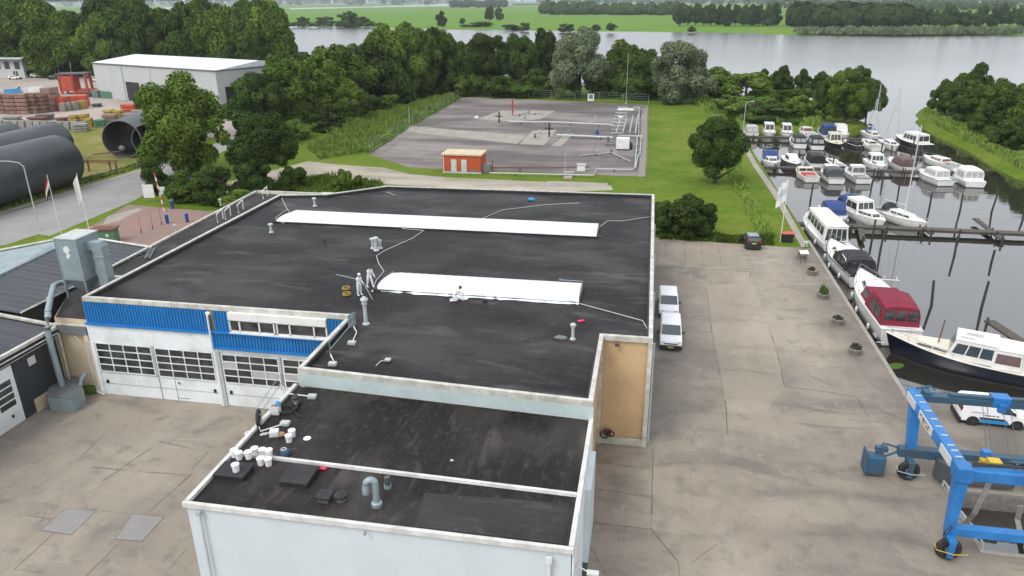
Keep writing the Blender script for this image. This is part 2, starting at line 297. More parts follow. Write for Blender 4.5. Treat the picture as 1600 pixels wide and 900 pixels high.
class MB:
    def __init__(s): s.v = []; s.f = []; s.mi = []; s.cur = 0
    def m(s, i): s.cur = i; return s
    def add(s, vs_, fs):
        o = len(s.v); s.v += [tuple(v) for v in vs_]
        for f in fs: s.f.append([i+o for i in f]); s.mi.append(s.cur)
        return s
    def box(s, x0, x1, y0, y1, z0, z1, mat=None):
        v = [Vector((x, y, z)) for z in (z0, z1) for x, y in ((x0, y0), (x1, y0), (x1, y1), (x0, y1))]
        if mat: v = [mat @ a for a in v]
        return s.add(v, [(3, 2, 1, 0), (4, 5, 6, 7), (0, 1, 5, 4), (1, 2, 6, 5), (2, 3, 7, 6), (3, 0, 4, 7)])
    def cbox(s, c, d, rz=0, mat=None):
        mt = Matrix.Translation(c) @ Matrix.Rotation(rz, 4, 'Z')
        if mat: mt = mat @ mt
        return s.box(-d[0]/2, d[0]/2, -d[1]/2, d[1]/2, 0, d[2], mt)
    def frustum(s, a, b, z0, z1):  # a,b = (x0,x1,y0,y1) bottom/top
        v = [(a[0], a[2], z0), (a[1], a[2], z0), (a[1], a[3], z0), (a[0], a[3], z0), (b[0], b[2], z1), (b[1], b[2], z1), (b[1], b[3], z1), (b[0], b[3], z1)]
        return s.add(v, [(3, 2, 1, 0), (4, 5, 6, 7), (0, 1, 5, 4), (1, 2, 6, 5), (2, 3, 7, 6), (3, 0, 4, 7)])
    def prism(s, poly, z0, z1):
        n = len(poly)
        ar = sum(poly[i][0]*poly[(i+1) % n][1]-poly[(i+1) % n][0]*poly[i][1] for i in range(n))
        if ar < 0: poly = poly[::-1]
        zf0 = z0 if callable(z0) else (lambda x, y: z0); zf1 = z1 if callable(z1) else (lambda x, y: z1)
        v = [(p[0], p[1], zf0(p[0], p[1])) for p in poly]+[(p[0], p[1], zf1(p[0], p[1])) for p in poly]
        return s.add(v, [tuple(range(n))[::-1], tuple(range(n, 2*n))]+[(i, (i+1) % n, n+(i+1) % n, n+i) for i in range(n)])
    def sheet(s, pts, z):
        n = len(pts)
        ar = sum(pts[i][0]*pts[(i+1) % n][1]-pts[(i+1) % n][0]*pts[i][1] for i in range(n))
        if ar < 0: pts = pts[::-1]
        return s.add([(p[0], p[1], z) for p in pts], [tuple(range(n))])
    def cyl(s, p0, p1, r0, r1=None, n=10, caps=True):
        p0 = Vector(p0); p1 = Vector(p1); r1 = r0 if r1 is None else r1
        d = p1-p0
        if d.length < 1e-6: return s
        q = d.to_track_quat('Z', 'Y'); a = q @ Vector((1, 0, 0)); b = q @ Vector((0, 1, 0))
        v = []
        for p, r in ((p0, r0), (p1, r1)):
            for i in range(n):
                t = 2*math.pi*i/n; v.append(p+a*(r*math.cos(t))+b*(r*math.sin(t)))
        fs = [(i, (i+1) % n, n+(i+1) % n, n+i) for i in range(n)]
        if caps: fs += [tuple(range(n))[::-1], tuple(range(n, 2*n))]
        return s.add(v, fs)
    def tube(s, pts, r, n=6):
        pts = [Vector(p) for p in pts]; rings = []
        for i, p in enumerate(pts):
            d = (pts[min(i+1, len(pts)-1)]-pts[max(i-1, 0)]).normalized()
            up = Vector((0, 0, 1)) if abs(d.z) < .95 else Vector((0, 1, 0))
            a = d.cross(up).normalized(); b = a.cross(d).normalized()
            rings.append([p+a*(r*math.cos(2*math.pi*k/n))+b*(r*math.sin(2*math.pi*k/n)) for k in range(n)])
        return s.loft(rings, True, True)
    def loft(s, rings, closed=True, caps=False):
        n = len(rings[0]); v = [p for r in rings for p in r]; fs = []
        for j in range(len(rings)-1):
            for i in range(n if closed else n-1):
                k = (i+1) % n
                fs.append((j*n+i, j*n+k, (j+1)*n+k, (j+1)*n+i))
        if caps: fs += [tuple(range(n))[::-1], tuple(range((len(rings)-1)*n, len(rings)*n))]
        return s.add(v, fs)
    def lathe(s, c, prof, n=12):
        c = Vector(c)
        return s.loft([[c+Vector((r*math.cos(2*math.pi*i/n), r*math.sin(2*math.pi*i/n), z)) for i in range(n)] for r, z in prof], True, True)
    def quad(s, a, b, c, d): return s.add([a, b, c, d], [(0, 1, 2, 3)])
    def build(s, name, mats, parent=None, loc=None, smooth=False, bevel=0):
        me = bpy.data.meshes.new(name); v = s.v
        me.from_pydata(v, [], s.f)
        if loc is not None: me.transform(Matrix.Translation(-Vector(loc)))
        if not isinstance(mats, (list, tuple)): mats = [mats]
        for m_ in mats: me.materials.append(M[m_] if isinstance(m_, str) else m_)
        if len(mats) > 1: me.polygons.foreach_set('material_index', s.mi)
        bm = bmesh.new(); bm.from_mesh(me); bmesh.ops.recalc_face_normals(bm, faces=bm.faces); bm.to_mesh(me); bm.free()
        if smooth:
            me.polygons.foreach_set('use_smooth', [True]*len(me.polygons))
            try: me.set_sharp_from_angle(angle=R(38))
            except Exception: pass
        me.update()
        o = bpy.data.objects.new(name, me); C.objects.link(o)
        if parent is not None: o.parent = parent
        elif loc is not None: o.location = loc
        if bevel:
            bv = o.modifiers.new('bevel', 'BEVEL'); bv.width = bevel; bv.segments = 2; bv.limit_method = 'ANGLE'
        return o

def tag(o, label=None, cat=None, group=None, kind=None):
    if label: o['label'] = label
    if cat: o['category'] = cat
    if group: o['group'] = group
    if kind: o['kind'] = kind
    return o
def thing(name, label, cat, loc=(0, 0, 0), rz=0, group=None):
    o = bpy.data.objects.new(name, None); C.objects.link(o); o.location = loc; o.rotation_euler = (0, 0, rz); o.empty_display_size = .3
    return tag(o, label, cat, group)
def solo(name, label, cat, mb, mat, loc=(0, 0, 0), rz=0, group=None, smooth=False, bevel=0):
    o = mb.build(name, mat, None, None, smooth, bevel); o.location = loc; o.rotation_euler = (0, 0, rz)
    return tag(o, label, cat, group)
def struct(name, mb, mat, z=None): return tag(mb.build(name, mat), kind='structure')
def dup(root, loc, rz=None, label=None, sc=None, group=None):
    r = root.copy(); C.objects.link(r); r.location = loc
    if rz is not None: r.rotation_euler = (0, 0, rz)
    if sc is not None: r.scale = sc if isinstance(sc, tuple) else (sc, sc, sc)
    if label: r['label'] = label
    if group: r['group'] = group
    for ch in list(root.children):
        c = ch.copy(); C.objects.link(c); c.parent = r
        for g in ch.children:
            d = g.copy(); C.objects.link(d); d.parent = c
    return r
def P2(pts, z=0): return [tuple(G(x, y, z)[:2]) for x, y in pts]

# ================================================================ SETTING
WZ = -1.15
b = MB(); b.sheet([(-6000, -200), (6000, -200), (9000, 14000), (-14000, 14000)], WZ); struct('water', b, 'water')
def land(name, outline, mat, skirt=1.6, zb=-2.2, vert=()):
    """one sheet at z=0 whose rim falls to the water; vert = indices of edges that drop straight (quay walls)"""
    n = len(outline)
    ar = sum(outline[i][0]*outline[(i+1) % n][1]-outline[(i+1) % n][0]*outline[i][1] for i in range(n))
    if ar < 0: outline = outline[::-1]
    v = [(x, y, 0) for x, y in outline]; low = []
    for i in range(n):
        p = Vector(outline[i]); a = Vector(outline[i-1]); c = Vector(outline[(i+1) % n])
        n1 = Vector(((p-a).y, -(p-a).x)).normalized(); n2 = Vector(((c-p).y, -(c-p).x)).normalized()
        k = (n1+n2); k = k/max(.3, k.dot(n1)) if k.length > .01 else n1
        s_ = 0.02 if (round(p.x, 1), round(p.y, 1)) in vert else skirt
        low.append((p.x+k.x*s_, p.y+k.y*s_, zb))
    bb = MB(); bb.add(v+low, [tuple(range(n))]+[(i, n+i, n+(i+1) % n, (i+1) % n) for i in range(n)])
    o = bb.build(name, mat); return tag(o, kind='structure')
random.seed(5)
def wob(pts, amp, step):
    out = []
    for i in range(len(pts)-1):
        a = Vector(pts[i]); c = Vector(pts[i+1]); L = (c-a).length; k = max(1, int(L/step)); nn = Vector((-(c-a).y, (c-a).x)).normalized()
        for j in range(k):
            p = a.lerp(c, j/k)
            if j: p = p+nn*random.uniform(-amp, amp)
            out.append((p.x, p.y))
    return out
QX = 20.4
hard = [(60, -100), (60, 36), (19.2, 36), (19.2, 41.45), (60, 41.45), (60, 53.2), (QX, 53.2), (QX, 176)]
north = wob([(QX, 176), (44, 178), (51, 190), (50, 215), (30, 240), (0, 262), (-60, 268), (-137, 300), (-300, 330), (-900, 400)], 1.6, 8)
land('ground', [(-900, -100)]+hard[:-1]+north+[(-900, 400)], 'grass', vert=set((round(x, 1), round(y, 1)) for x, y in hard))
pr = [tuple(G(*p)[:2]) for p in ((1440, 174), (1447, 190), (1500, 217), (1550, 242), (1600, 268))]
land('promontory', wob(pr+[(75, 110), (90, 70), (220, 70), (260, 190), (200, 225), (130, 232), (95, 228), (74, 222)]+[pr[0]], .8, 6), 'grass', 2.5)
fb = wob([(-2500, 1500), (-900, 1080), (-423, 935), (-250, 830), (-144, 790), (-40, 765), (40, 745), (92, 722), (100, 700), (200, 690), (300, 694), (800, 640), (2500, 300)], 5, 22)
land('far_shore', fb+[(9000, 300), (9000, 13000), (-13000, 13000), (-5000, 1500)], 'field', 8)
b = MB()
for q in ([(250, 11.5), (300, 10), (300, 13.5), (250, 14.5)], [(450, 12.5), (560, 11), (640, 8), (715, 5.5), (720, 9.5), (620, 11), (540, 13), (455, 15)], [(785, 6), (850, 4.6), (850, 7.3), (790, 8)], [(800, 6), (1080, 3.6), (1080, 5), (800, 8)]):
    b.add([tuple(G(x, y)[:2])+(.4,) for x, y in q], [tuple(range(len(q)))])
struct('far_water', b, 'water')

def lay(name, mat, pts, lvl, px=True, zz=0):
    bb = MB(); bb.sheet(P2(pts) if px else pts, .004*lvl+zz); return struct(name, bb, mat)
# concrete yards
yard = [(-75, -60), (60, -60), (60, 35.9), (19.2, 35.9), (19.2, 41.55), (60, 41.55), (60, 53.1), (20.3, 53.1), (20.3, 88.9), (11, 89.3), (4, 90), (1, 90.2), (1, 43.4), (-43, 43.4), (-43, 30), (-75, 30)]
lay('yard', 'concrete', yard, 1, False)
lay('pale_slabs', 'concrete_pale', [(1105, 421), (1172, 425), (1182, 455), (1200, 512), (1215, 556), (1226, 604), (1200, 640), (1140, 650), (1135, 640), (1124, 576), (1112, 515), (1104, 450)], 2)
lay('pale_slabs', 'concrete_pale', [(1030, 377), (1150, 381), (1175, 420), (1105, 421), (1050, 413), (1030, 413)], 2)
lay('dirty_slab', 'concrete_dirty', [(1024, 413), (1053, 413), (1054, 446), (1024, 455)], 3)
lay('dirty_slab', 'concrete_dirty', [(929, 702), (1020, 708), (1020, 734), (928, 721)], 3)
b = MB(); b.box(20.12, QX+.06, 53, 92, -.05, .03); b.box(QX, 60, 53, 53.26, -.05, .03); b.box(19.0, 19.25, 35.8, 41.65, -.05, .06)
b.box(19.25, 60, 35.76, 36.02, -.05, .06); b.box(19.25, 60, 41.43, 41.7, -.05, .06)
struct('quay_edge', b, 'slabpale')
b = MB(); b.box(19.22, 60, 35.985, 36.03, -2, -.06); b.box(19.22, 60, 41.4, 41.44, -2, -.06); b.box(19.19, 19.25, 36.03, 41.4, -2, -.06); b.box(QX-.03, QX+.04, 53.2, 176, -2, -.06)
b.box(QX, 60, 53.18, 53.24, -2, -.06)
struct('quay_wall', b, 'planter')
lay('grass_path', 'slabpale', [(1158, 226), (1166, 226), (1183, 256), (1215, 300), (1263, 386), (1252, 386), (1208, 305), (1177, 260)], 1)
lay('road', 'asphalt', [(0, 336), (50, 322), (110, 300), (207, 272), (300, 240), (360, 214), (430, 180), (470, 164), (476, 170), (400, 210), (330, 246), (275, 275), (212, 312), (70, 372), (0, 384), (-200, 440), (-200, 395)], 1)
lay('kerb', 'slabpale', [(0, 331), (110, 297), (207, 268), (300, 236), (302, 238.5), (209, 271), (112, 300), (0, 335.5)], 3)
lay('lane', 'gravel', [(275, 300), (330, 292), (480, 252), (540, 258), (600, 262), (640, 272), (700, 277), (870, 285), (955, 290), (958, 297), (870, 300), (760, 296), (640, 290), (560, 285), (490, 272), (350, 310)], 1)
lay('lane_slabs', 'slabpale', [(855, 283), (950, 286), (948, 293), (853, 292)], 2)
lay('paving', 'brickpav', [(200, 320), (270, 326), (330, 330), (420, 318), (420, 330), (300, 420), (100, 420), (60, 388), (75, 378), (150, 350)], 2)
lay('pale_paving', 'slabpale', [(168, 338), (215, 325), (222, 327), (186, 345), (160, 352)], 3)
lay('loading_pad', 'pad', [(575, 240), (720, 151), (860, 157), (1012, 164), (1008, 276), (870, 271), (640, 262)], 1)
lay('pad_slab', 'slabpale', [(632, 205), (640, 197), (825, 212), (808, 225)], 2)
lay('pad_slab_end', 'slabpale', [(812, 225), (832, 204), (870, 203), (850, 227)], 2)
lay('pad_strip', 'slabpale', [(862, 228), (880, 213), (892, 213), (877, 228)], 2)
lay('pad_patch', 'slabpale', [(745, 186), (782, 173), (868, 173), (845, 186), (800, 190)], 2)
lay('pad_edge', 'planter', [(1002, 180), (1012, 164), (1008, 276), (998, 276)], 2)
lay('far_yard', 'yardfar', [(-600, 100), (50, 118), (150, 120), (320, 118), (470, 150), (420, 210), (330, 215), (250, 190), (120, 192), (0, 190), (-600, 190)], 1)
lay('rough_grass', 'grassdry', [(-600, 190), (0, 190), (120, 192), (250, 190), (330, 215), (290, 243), (207, 266), (110, 296), (0, 330), (-300, 410)], 1)
# joints in the concrete
def joints(name, lines, w, mat, z=.0125):
    w *= .62
    bb = MB()
    for ln in lines:
        ps = [G(*p) for p in ln]
        q = []
        for i in range(len(ps)-1):
            k = max(1, int((ps[i+1]-ps[i]).length/1.2))
            for j in range(k):
                p = ps[i].lerp(ps[i+1], j/k)
                if j: p = p+Vector((random.uniform(-.05, .05), random.uniform(-.05, .05), 0))
                q.append(p)
        q.append(ps[-1])
        for i in range(len(q)-1):
            d = (q[i+1]-q[i]).normalized(); n_ = Vector((-d.y, d.x, 0)); w0 = w*random.choice((.35, .6, 1, 1, 1.5))
            zz = z+.00002*(len(bb.f) % 90)
            a, c = q[i], q[i+1]
            bb.quad(*[(p.x, p.y, zz) for p in (a-n_*w0, c-n_*w0, c+n_*w0, a+n_*w0)])
    return struct(name, bb, mat)
joints('yard_joints', [
    [(1020, 700), (1019, 780), (1017, 826), (1060, 878), (1062, 900)], [(928, 721), (1020, 734)], [(927, 764), (1020, 777)], [(1018, 827), (925, 817)], [(918, 845), (948, 900)],
    [(1104, 450), (1112, 515), (1124, 575), (1135, 640), (1137, 678)], [(1124, 576), (1200, 584), (1215, 586)], [(1112, 520), (1060, 517)],
    [(1202, 515), (1215, 556), (1226, 604), (1290, 612), (1340, 621), (1358, 655)], [(1103, 445), (1170, 440), (1175, 420), (1150, 418)], 
    [(1014, 416), (1105, 421), (1172, 425)], [(1108, 422), (1110, 445)], [(1140, 423), (1146, 444)], [(1070, 376), (1070, 415)], [(1096, 378), (1100, 418)], [(1121, 379), (1128, 418)], [(1040, 376), (1040, 412)], [(1084, 420), (1085, 440)],
    [(84, 833), (22, 890)], [(190, 843), (135, 900)], [(290, 860), (255, 900)], [(22, 890), (70, 896)], [(163, 677), (129, 712)], [(237, 700), (160, 752)], [(145, 730), (195, 735), (300, 743)], [(300, 740), (230, 802)], [(42, 805), (80, 811)], [(130, 800), (138, 788)],
    [(60, 826), (75, 790)], [(250, 690), (325, 707), (300, 733)], [(135, 795), (205, 803)]], .035, 'joint')
joints('yard_cracks', [[(1240, 650), (1280, 640), (1310, 660)], [(1300, 612), (1420, 660)], [(1260, 585), (1400, 650)], [(1080, 880), (1120, 850)]], .018, 'joint', .015)
joints('pad_joints', [[(935, 213), (917, 262)], [(720, 152), (590, 245)], [(850, 160), (780, 200)], [(735, 262), (1000, 268)], [(640, 262), (800, 255)], [(830, 205), (806, 228)]], .12, 'joint')
b = MB()
for poly in ([(62, 829), (104, 794), (150, 799), (112, 836)], [(180, 843), (208, 803), (257, 808), (222, 846)]): b.sheet(P2(poly), .018)
struct('cover_slabs', b, 'slabgrey')
joints('cover_joints', [[(62, 829), (104, 794), (150, 799), (112, 836), (62, 829)], [(180, 843), (208, 803), (257, 808), (222, 846), (180, 843)]], .03, 'joint', .023)
# ================================================================ MAIN HALL
FY = 43.3; RZ = 7.68; TZ = 8.0
H = thing('warehouse', 'large flat dark-roofed hall with blue cladding band, white gates and two long white rooflights', 'warehouse', (-20, 60, 0))
def W(name, mb, mat, par=H, **k): return mb.build(name, mat, par, par.location, **k)
foot = [(-40, FY), (-19.4, FY), (-19.4, 35.5), (-2.05, 34.55), (-2.05, 43), (1.05, 43), (1.05, 80.5), (-29.4, 79.9), (-34.8, 75.1), (-40, 74)]
b = MB(); b.prism([(-39.9, 43.5), (-19.2, 43.5), (-19.2, 35.75), (-2.25, 34.8), (-2.25, 43.2), (.85, 43.2), (.85, 80.3), (-29.3, 79.7), (-34.7, 74.95), (-39.8, 73.9)], 0, RZ-.02); W('wall', b, 'tan')
b = MB(); b.sheet([(-39.95, 43.4), (-19.3, 43.4), (-19.3, 35.65), (-2.15, 34.7), (-2.15, 43.1), (.95, 43.1), (.95, 80.4), (-29.35, 79.8), (-34.75, 75), (-39.9, 73.95)], RZ); W('roof', b, 'roof')
def trim(path, z0, z1, wd, closed=True):
    bb = MB(); n = len(path)
    ar = sum(path[i][0]*path[(i+1) % n][1]-path[(i+1) % n][0]*path[i][1] for i in range(n))
    if ar < 0: path = path[::-1]
    inner = []
    for i in range(n):
        p = Vector(path[i]); a = Vector(path[i-1]); c = Vector(path[(i+1) % n])
        n1 = Vector((-(p-a).y, (p-a).x)).normalized(); n2 = Vector((-(c-p).y, (c-p).x)).normalized()
        k = n1+n2; k = k/k.dot(n1); inner.append(p+k*wd)
    v = [(p[0], p[1], z1) for p in path]+[(p.x, p.y, z1) for p in inner]+[(p[0], p[1], z0) for p in path]+[(p.x, p.y, z0) for p in inner]
    fs = []
    for i in range(n):
        j = (i+1) % n
        fs += [(i, j, n+j, n+i), (2*n+i, 2*n+j, j, i), (n+i, n+j, 3*n+j, 3*n+i), (2*n+i, 3*n+i, 3*n+j, 2*n+j)]
    bb.add(v, fs); return bb
W('roof_edge', trim(foot, TZ-.34, TZ, .26), 'trim')
W('upstand', trim([(-39.73, 43.57), (-19.13, 43.57), (-19.13, 35.77), (-2.33, 34.83), (-2.33, 43.27), (.77, 43.27), (.77, 80.2), (-29.25, 79.6), (-34.65, 74.8), (-39.7, 73.7)], RZ-.1, RZ+.25, .1), 'black')
b = MB()
for yy in (75.0, 74.2): b.box(-33.5, .6, yy, yy+.12, RZ, RZ+.012)
b.box(-38.5, -20, 58.1, 58.15, RZ, RZ+.012)
W('roof_seam', b, 'roofpatch')
for x in range(16):
    xx = -27+x*1.7+random.uniform(-.2, .2); b = MB(); b.box(xx, xx+.1, 75.6, 79.3, RZ, RZ+.014); W('roof_batten', b, 'roofpatch')
b = MB(); b.sheet([(-3.6, 44), (.4, 44), (.4, 72.5), (-3.2, 72.5)], RZ+.008); W('roof_strip', b, 'roof')
# facade
def ribs(x0, x1, z0, z1, y, pitch=.24, dep=.07):
    bb = MB(); x = x0; pf = []
    while x < x1-.01:
        for dx, dy in ((0, 0), (.45, 0), (.55, -dep), (.92, -dep), (1, 0)):
            if x+dx*pitch <= x1+.001: pf.append((x+dx*pitch, y+dy))
        x += pitch
    pf2 = []
    for p in pf:
        if not pf2 or (abs(p[0]-pf2[-1][0])+abs(p[1]-pf2[-1][1])) > 1e-5: pf2.append(p)
    bb.loft([[Vector((p[0], p[1], z0)) for p in pf2], [Vector((p[0], p[1], z1)) for p in pf2]], False); return bb
b = ribs(-40, -29.9, 6.0, 7.66, 43.25); W('cladding', b, 'blueclad')
b = ribs(-29.6, -28.35, 6.1, 7.66, 43.25); W('cladding', b, 'blueclad')
b = ribs(-21.0, -19.5, 6.3, 7.66, 43.25); W('cladding', b, 'blueclad')
b = ribs(-29.9, -19.5, 4.95, 6.05, 43.1); b.box(-29.9, -19.5, 42.92, 43.26, 6.05, 6.12); W('cladding', b, 'blueclad')
b = MB(); b.box(-40.02, -29.85, 43.0, 43.25, 5.9, 6.02); b.box(-29.85, -19.5, 42.85, 43.1, 4.82, 4.96); W('drip_sill', b, 'blueclad')
b = MB(); b.box(-40.05, -29.9, 43.18, 43.5, 4.45, 5.9); b.box(-29.9, -19.5, 43.18, 43.5, 4.4, 4.84); b.box(-40.2, -39.75, 43.16, 43.5, 0, 4.45); b.box(-30.02, -29.55, 43.1, 43.5, 0, 4.45)
W('white_fascia', b, 'whitewall')
b = MB(); b.box(-28.35, -21.0, 43.02, 43.3, 7.14, 7.66); b.box(-28.35, -21, 42.95, 43.3, 6.12, 6.2); W('window_band', b, 'white')
for x0, x1, cuts in ((-28.35, -24.9, (-27.6, -26.1)), (-24.75, -21.0, (-23.8, -22.0))):
    b = MB(); b.box(x0, x1, 43.2, 43.26, 6.2, 7.14); wn = W('window', b, 'glass')
    b = MB()
    for xx in (x0, x1-.08)+cuts: b.box(xx, xx+.09, 43.08, 43.25, 6.2, 7.14)
    b.box(x0, x1, 43.08, 43.25, 7.06, 7.141); b.box(x0, x1, 43.08, 43.25, 6.199, 6.28)
    o = b.build('window_frame', M['white']); o.data.transform(Matrix.Translation(-H.location)); o.parent = wn
def gate(x0, x1, zt, win0, win1, cols, handle, split=None, pale=()):
    b = MB(); b.box(x0, x1, 43.22, 43.45, .03, zt); d = W('garage_door', b, 'whitewall')
    def sub(nm, bb, mt):
        o = bb.build(nm, mt); o.data.transform(Matrix.Translation(-H.location)); o.parent = d
    b = MB(); b.box(x0+.12, x1-.12, 43.17, 43.23, win0, win1); sub('door_window', b, 'glass')
    b = MB(); cw = (x1-x0-.24)/cols
    for i in range(cols+1): b.box(x0+.12+cw*i-.035, x0+.12+cw*i+.035, 43.13, 43.2, win0, win1)
    for i in range(5): zz = win0+(win1-win0)*i/4; b.box(x0+.08, x1-.08, 43.125, 43.2, zz-.035, zz+.035)
    sub('door_frame', b, 'whitewall')
    if pale:
        for c_, r_ in pale: b = MB(); b.box(x0+.12+cw*c_+.05, x0+.12+cw*(c_+1)-.05, 43.155, 43.175, win0+(win1-win0)*r_/4+.05, win0+(win1-win0)*(r_+1)/4-.05); sub('pale_pane', b, 'greycanvas')
    b = MB(); b.box(handle-.07, handle+.07, 43.1, 43.22, 1.05, 1.3); sub('door_handle', b, 'black')
    if split:
        b = MB(); b.box(split-.015, split+.015, 43.2, 43.225, .05, 1.95); b.box(split-.015, split+1.0, 43.2, 43.225, .25, .28); b.box(split+.25, split+.4, 43.12, 43.22, 1.5, 1.62); sub('wicket_seam', b, 'midgrey')
    b = MB(); b.box(x0, x1, 43.19, 43.23, 1.0, 1.012); b.box(x0, x1, 43.19, 43.23, 1.95, 1.965); sub('panel_seam', b, 'steel')
gate(-39.75, -34.95, 4.45, 2.05, 4.4, 4, -39.3)
gate(-34.85, -30.02, 4.45, 2.02, 4.35, 4, -30.4, -33.6)
gate(-29.5, -24.9, 4.42, 2.0, 4.3, 4, -29.1, None, ((2, 1), (3, 1), (0, 2)))
gate(-24.75, -19.6, 4.42, 2.0, 4.3, 4, -20.3, None, ((0, 1), (1, 0)))
b = MB(); b.tube([(-29.75, 42.95, 7.62), (-29.75, 42.8, 7.45), (-29.72, 42.75, 5.0), (-29.72, 42.95, 4.6), (-29.72, 42.98, .1)], .07); b.cbox((-29.75, 42.95, 7.5), (.3, .2, .16)); W('downpipe', b, 'white')
b = MB(); b.tube([(-40.3, 43.1, 4.5), (-40.3, 43.05, 1.6), (-40.3, 43.05, .3), (-39.6, 42.9, .08)], .07); W('downpipe', b, 'pipegrey')
b = MB(); b.box(-19.4, -2.1, 0, 0, 0, 0) if 0 else b.add([(-19.42, 35.48, 6.85), (-2.0, 34.52, 6.85), (-2.0, 34.52, 7.68), (-19.42, 35.48, 7.68)], [(0, 1, 2, 3)]); W('step_fascia', b, 'fascia')
b = MB(); b.box(-2.32, -2.02, 42.86, 43.1, 0, 7.66); b.box(.8, 1.08, 42.9, 43.1, 0, 7.66); b.box(-2.05, .85, 42.94, 43.1, 0, .5); W('corner_post', b, 'trim')
b = MB(); b.sheet([(-1.25, 42.93), (-.55, 42.93), (-.6, 42.93), (-1.2, 42.93)], 0) if 0 else b.box(-1.3, -1.0, 42.9, 42.98, 7.3, 7.5); W('overflow', b, 'dkgrey')
b = MB(); b.box(1.05, 1.09, 43.0, 80.4, 0, 7.7); W('side_wall', b, 'panel')
for y in (43.2, 52, 61, 70): b = MB(); b.tube([(1.17, y, 7.6), (1.2, y, .2)], .06); W('downpipe', b, 'pipegrey')
# skylights
def rooflight(x0, x1, y0, y1, skew, seed, label):
    rg = random.Random(seed)
    t = thing('rooflight', label, 'rooflight', ((x0+x1)/2, (y0+y1)/2, RZ), 0, 'long white rooflights on the hall roof')
    n = 11; L = x1-x0; b = MB(); rings = []
    for j in range(25):
        u = j/24; xx = -L/2+L*u; wv = (y1-y0)/2
        e = min(1, u*L/.9+.02) if skew else 1
        rings.append([Vector((xx+(.35*(1-math.cos(math.pi*(i/(n-1)-.5)*1.0)) if j == 0 else 0), -wv*math.cos(math.pi*i/(n-1)), .12+.62*math.sin(math.pi*i/(n-1))*(e**.5))) for i in range(n)])
    b.loft(rings, False); b.f.append([i for i in range(n)]); b.mi.append(0); b.f.append([24*n+i for i in range(n)]); b.mi.append(0)
    b.build('vault', 'skylight', t, smooth=True)
    b = MB(); b.box(-L/2-.12, L/2+.12, -(y1-y0)/2-.12, (y1-y0)/2+.12, 0, .125); b.build('curb', 'black', t)
    b = MB()
    for j in range(1, 24):
        xx = -L/2+L*j/24; b.tube([(xx, -(y1-y0)/2*math.cos(math.pi*i/10)*1.004, .125+.628*math.sin(math.pi*i/10)) for i in range(11)], .012, 4)
    b.build('glazing_bar', 'trim', t)
    return t
rooflight(-35.8, -4.1, 64.6, 67.8, True, 1, 'longer white barrel rooflight farther back on the hall roof')
sk = rooflight(-19.6, -4.2, 48.8, 51.9, True, 2, 'shorter white barrel rooflight beside the workers, nearer on the hall roof')
b = MB(); x = -6.5; rg = random.Random(3); top = []; bot = []
while x < 7.75:
    top.append(Vector((x, -1.5, .16))); bot.append(Vector((x, -1.66-rg.uniform(0, .3), .03))); x += rg.uniform(.25, .6)
b.loft([top, bot], False); b.build('film_skirt', 'coverall', sk)
# cables
def cable(label, pts, z=RZ+.05, r=.035, mat='pipegrey'):
    ps = [G(x, y, z) for x, y in pts]; o = ps[0].copy(); b = MB(); b.tube([p-o for p in ps], r, 5)
    solo('roof_cable', label, 'cable', b, mat, o)
cable('white cable running from the back left roof corner to the long rooflight', [(440, 309), (446, 322), (452, 331)])
cable('white cable looping round the left end of the long rooflight', [(449, 327), (432, 339), (431, 343), (440, 348), (470, 348)])
cable('long white cable bending from the long rooflight to the workers', [(628, 357), (662, 360), (645, 372), (600, 392), (588, 400), (592, 412), (600, 424), (588, 438), (584, 448), (596, 455), (650, 457)])
cable('white cable slanting over the back roof edge towards the blue bundle', [(745, 345), (785, 328), (850, 320), (905, 317)])
cable('white cable from the long rooflight to the right roof edge', [(936, 355), (950, 345), (975, 345), (1020, 338)])
cable('white cable from the near rooflight to the right roof corner', [(905, 474), (960, 489), (1004, 501), (1011, 513), (1014, 524)])
# roof vents
def vent(label, px, py, z, h, r, mat='pipegrey', style=0):
    p = G(px, py, z); b = MB()
    t = thing('roof_vent', label, 'roof vent', p)
    b.cyl((0, 0, 0), (0, 0, h*.72), r, n=12); b.lathe((0, 0, 0), [(r*2, 0), (r*1.8, .05), (r*1.1, .14)]); b.build('pipe', mat, t, smooth=True)
    b = MB()
    if style == 0: b.lathe((0, 0, 0), [(r*1.05, h*.7), (r*1.45, h*.72), (r*1.45, h*.86), (r*2.1, h*.88), (r*1.9, h*.92), (r*.5, h)])
    else: b.lathe((0, 0, 0), [(r*1.3, h*.7), (r*1.3, h*.9), (r*.9, h)])
    b.build('cowl', mat, t, smooth=True)
vent('tall grey roof vent with a ribbed cowl near the notch of the blue wall', 572, 506, RZ, 2.0, .13)
vent('grey roof vent post standing near the beige wall corner', 895, 530, RZ, 1.15, .1)
vent('small pale roof vent left of the long rooflight', 424, 363, RZ, .9, .12)
vent('small pale roof vent behind the long rooflight', 492, 322, RZ, .95, .12)
vent('thin black roof vent pipe below the long rooflight', 508, 382, RZ, .5, .06, 'black', 1)
vent('double-cowled grey vent, left of the pair in the middle of the roof', 583, 388, RZ, 1.0, .13)
vent('thicker grey vent, centre of the cluster in the middle of the roof', 588, 391, RZ, 1.25, .14)
vent('short grey vent, right one of the cluster in the middle of the roof', 594, 388, RZ, .8, .13, style=1)
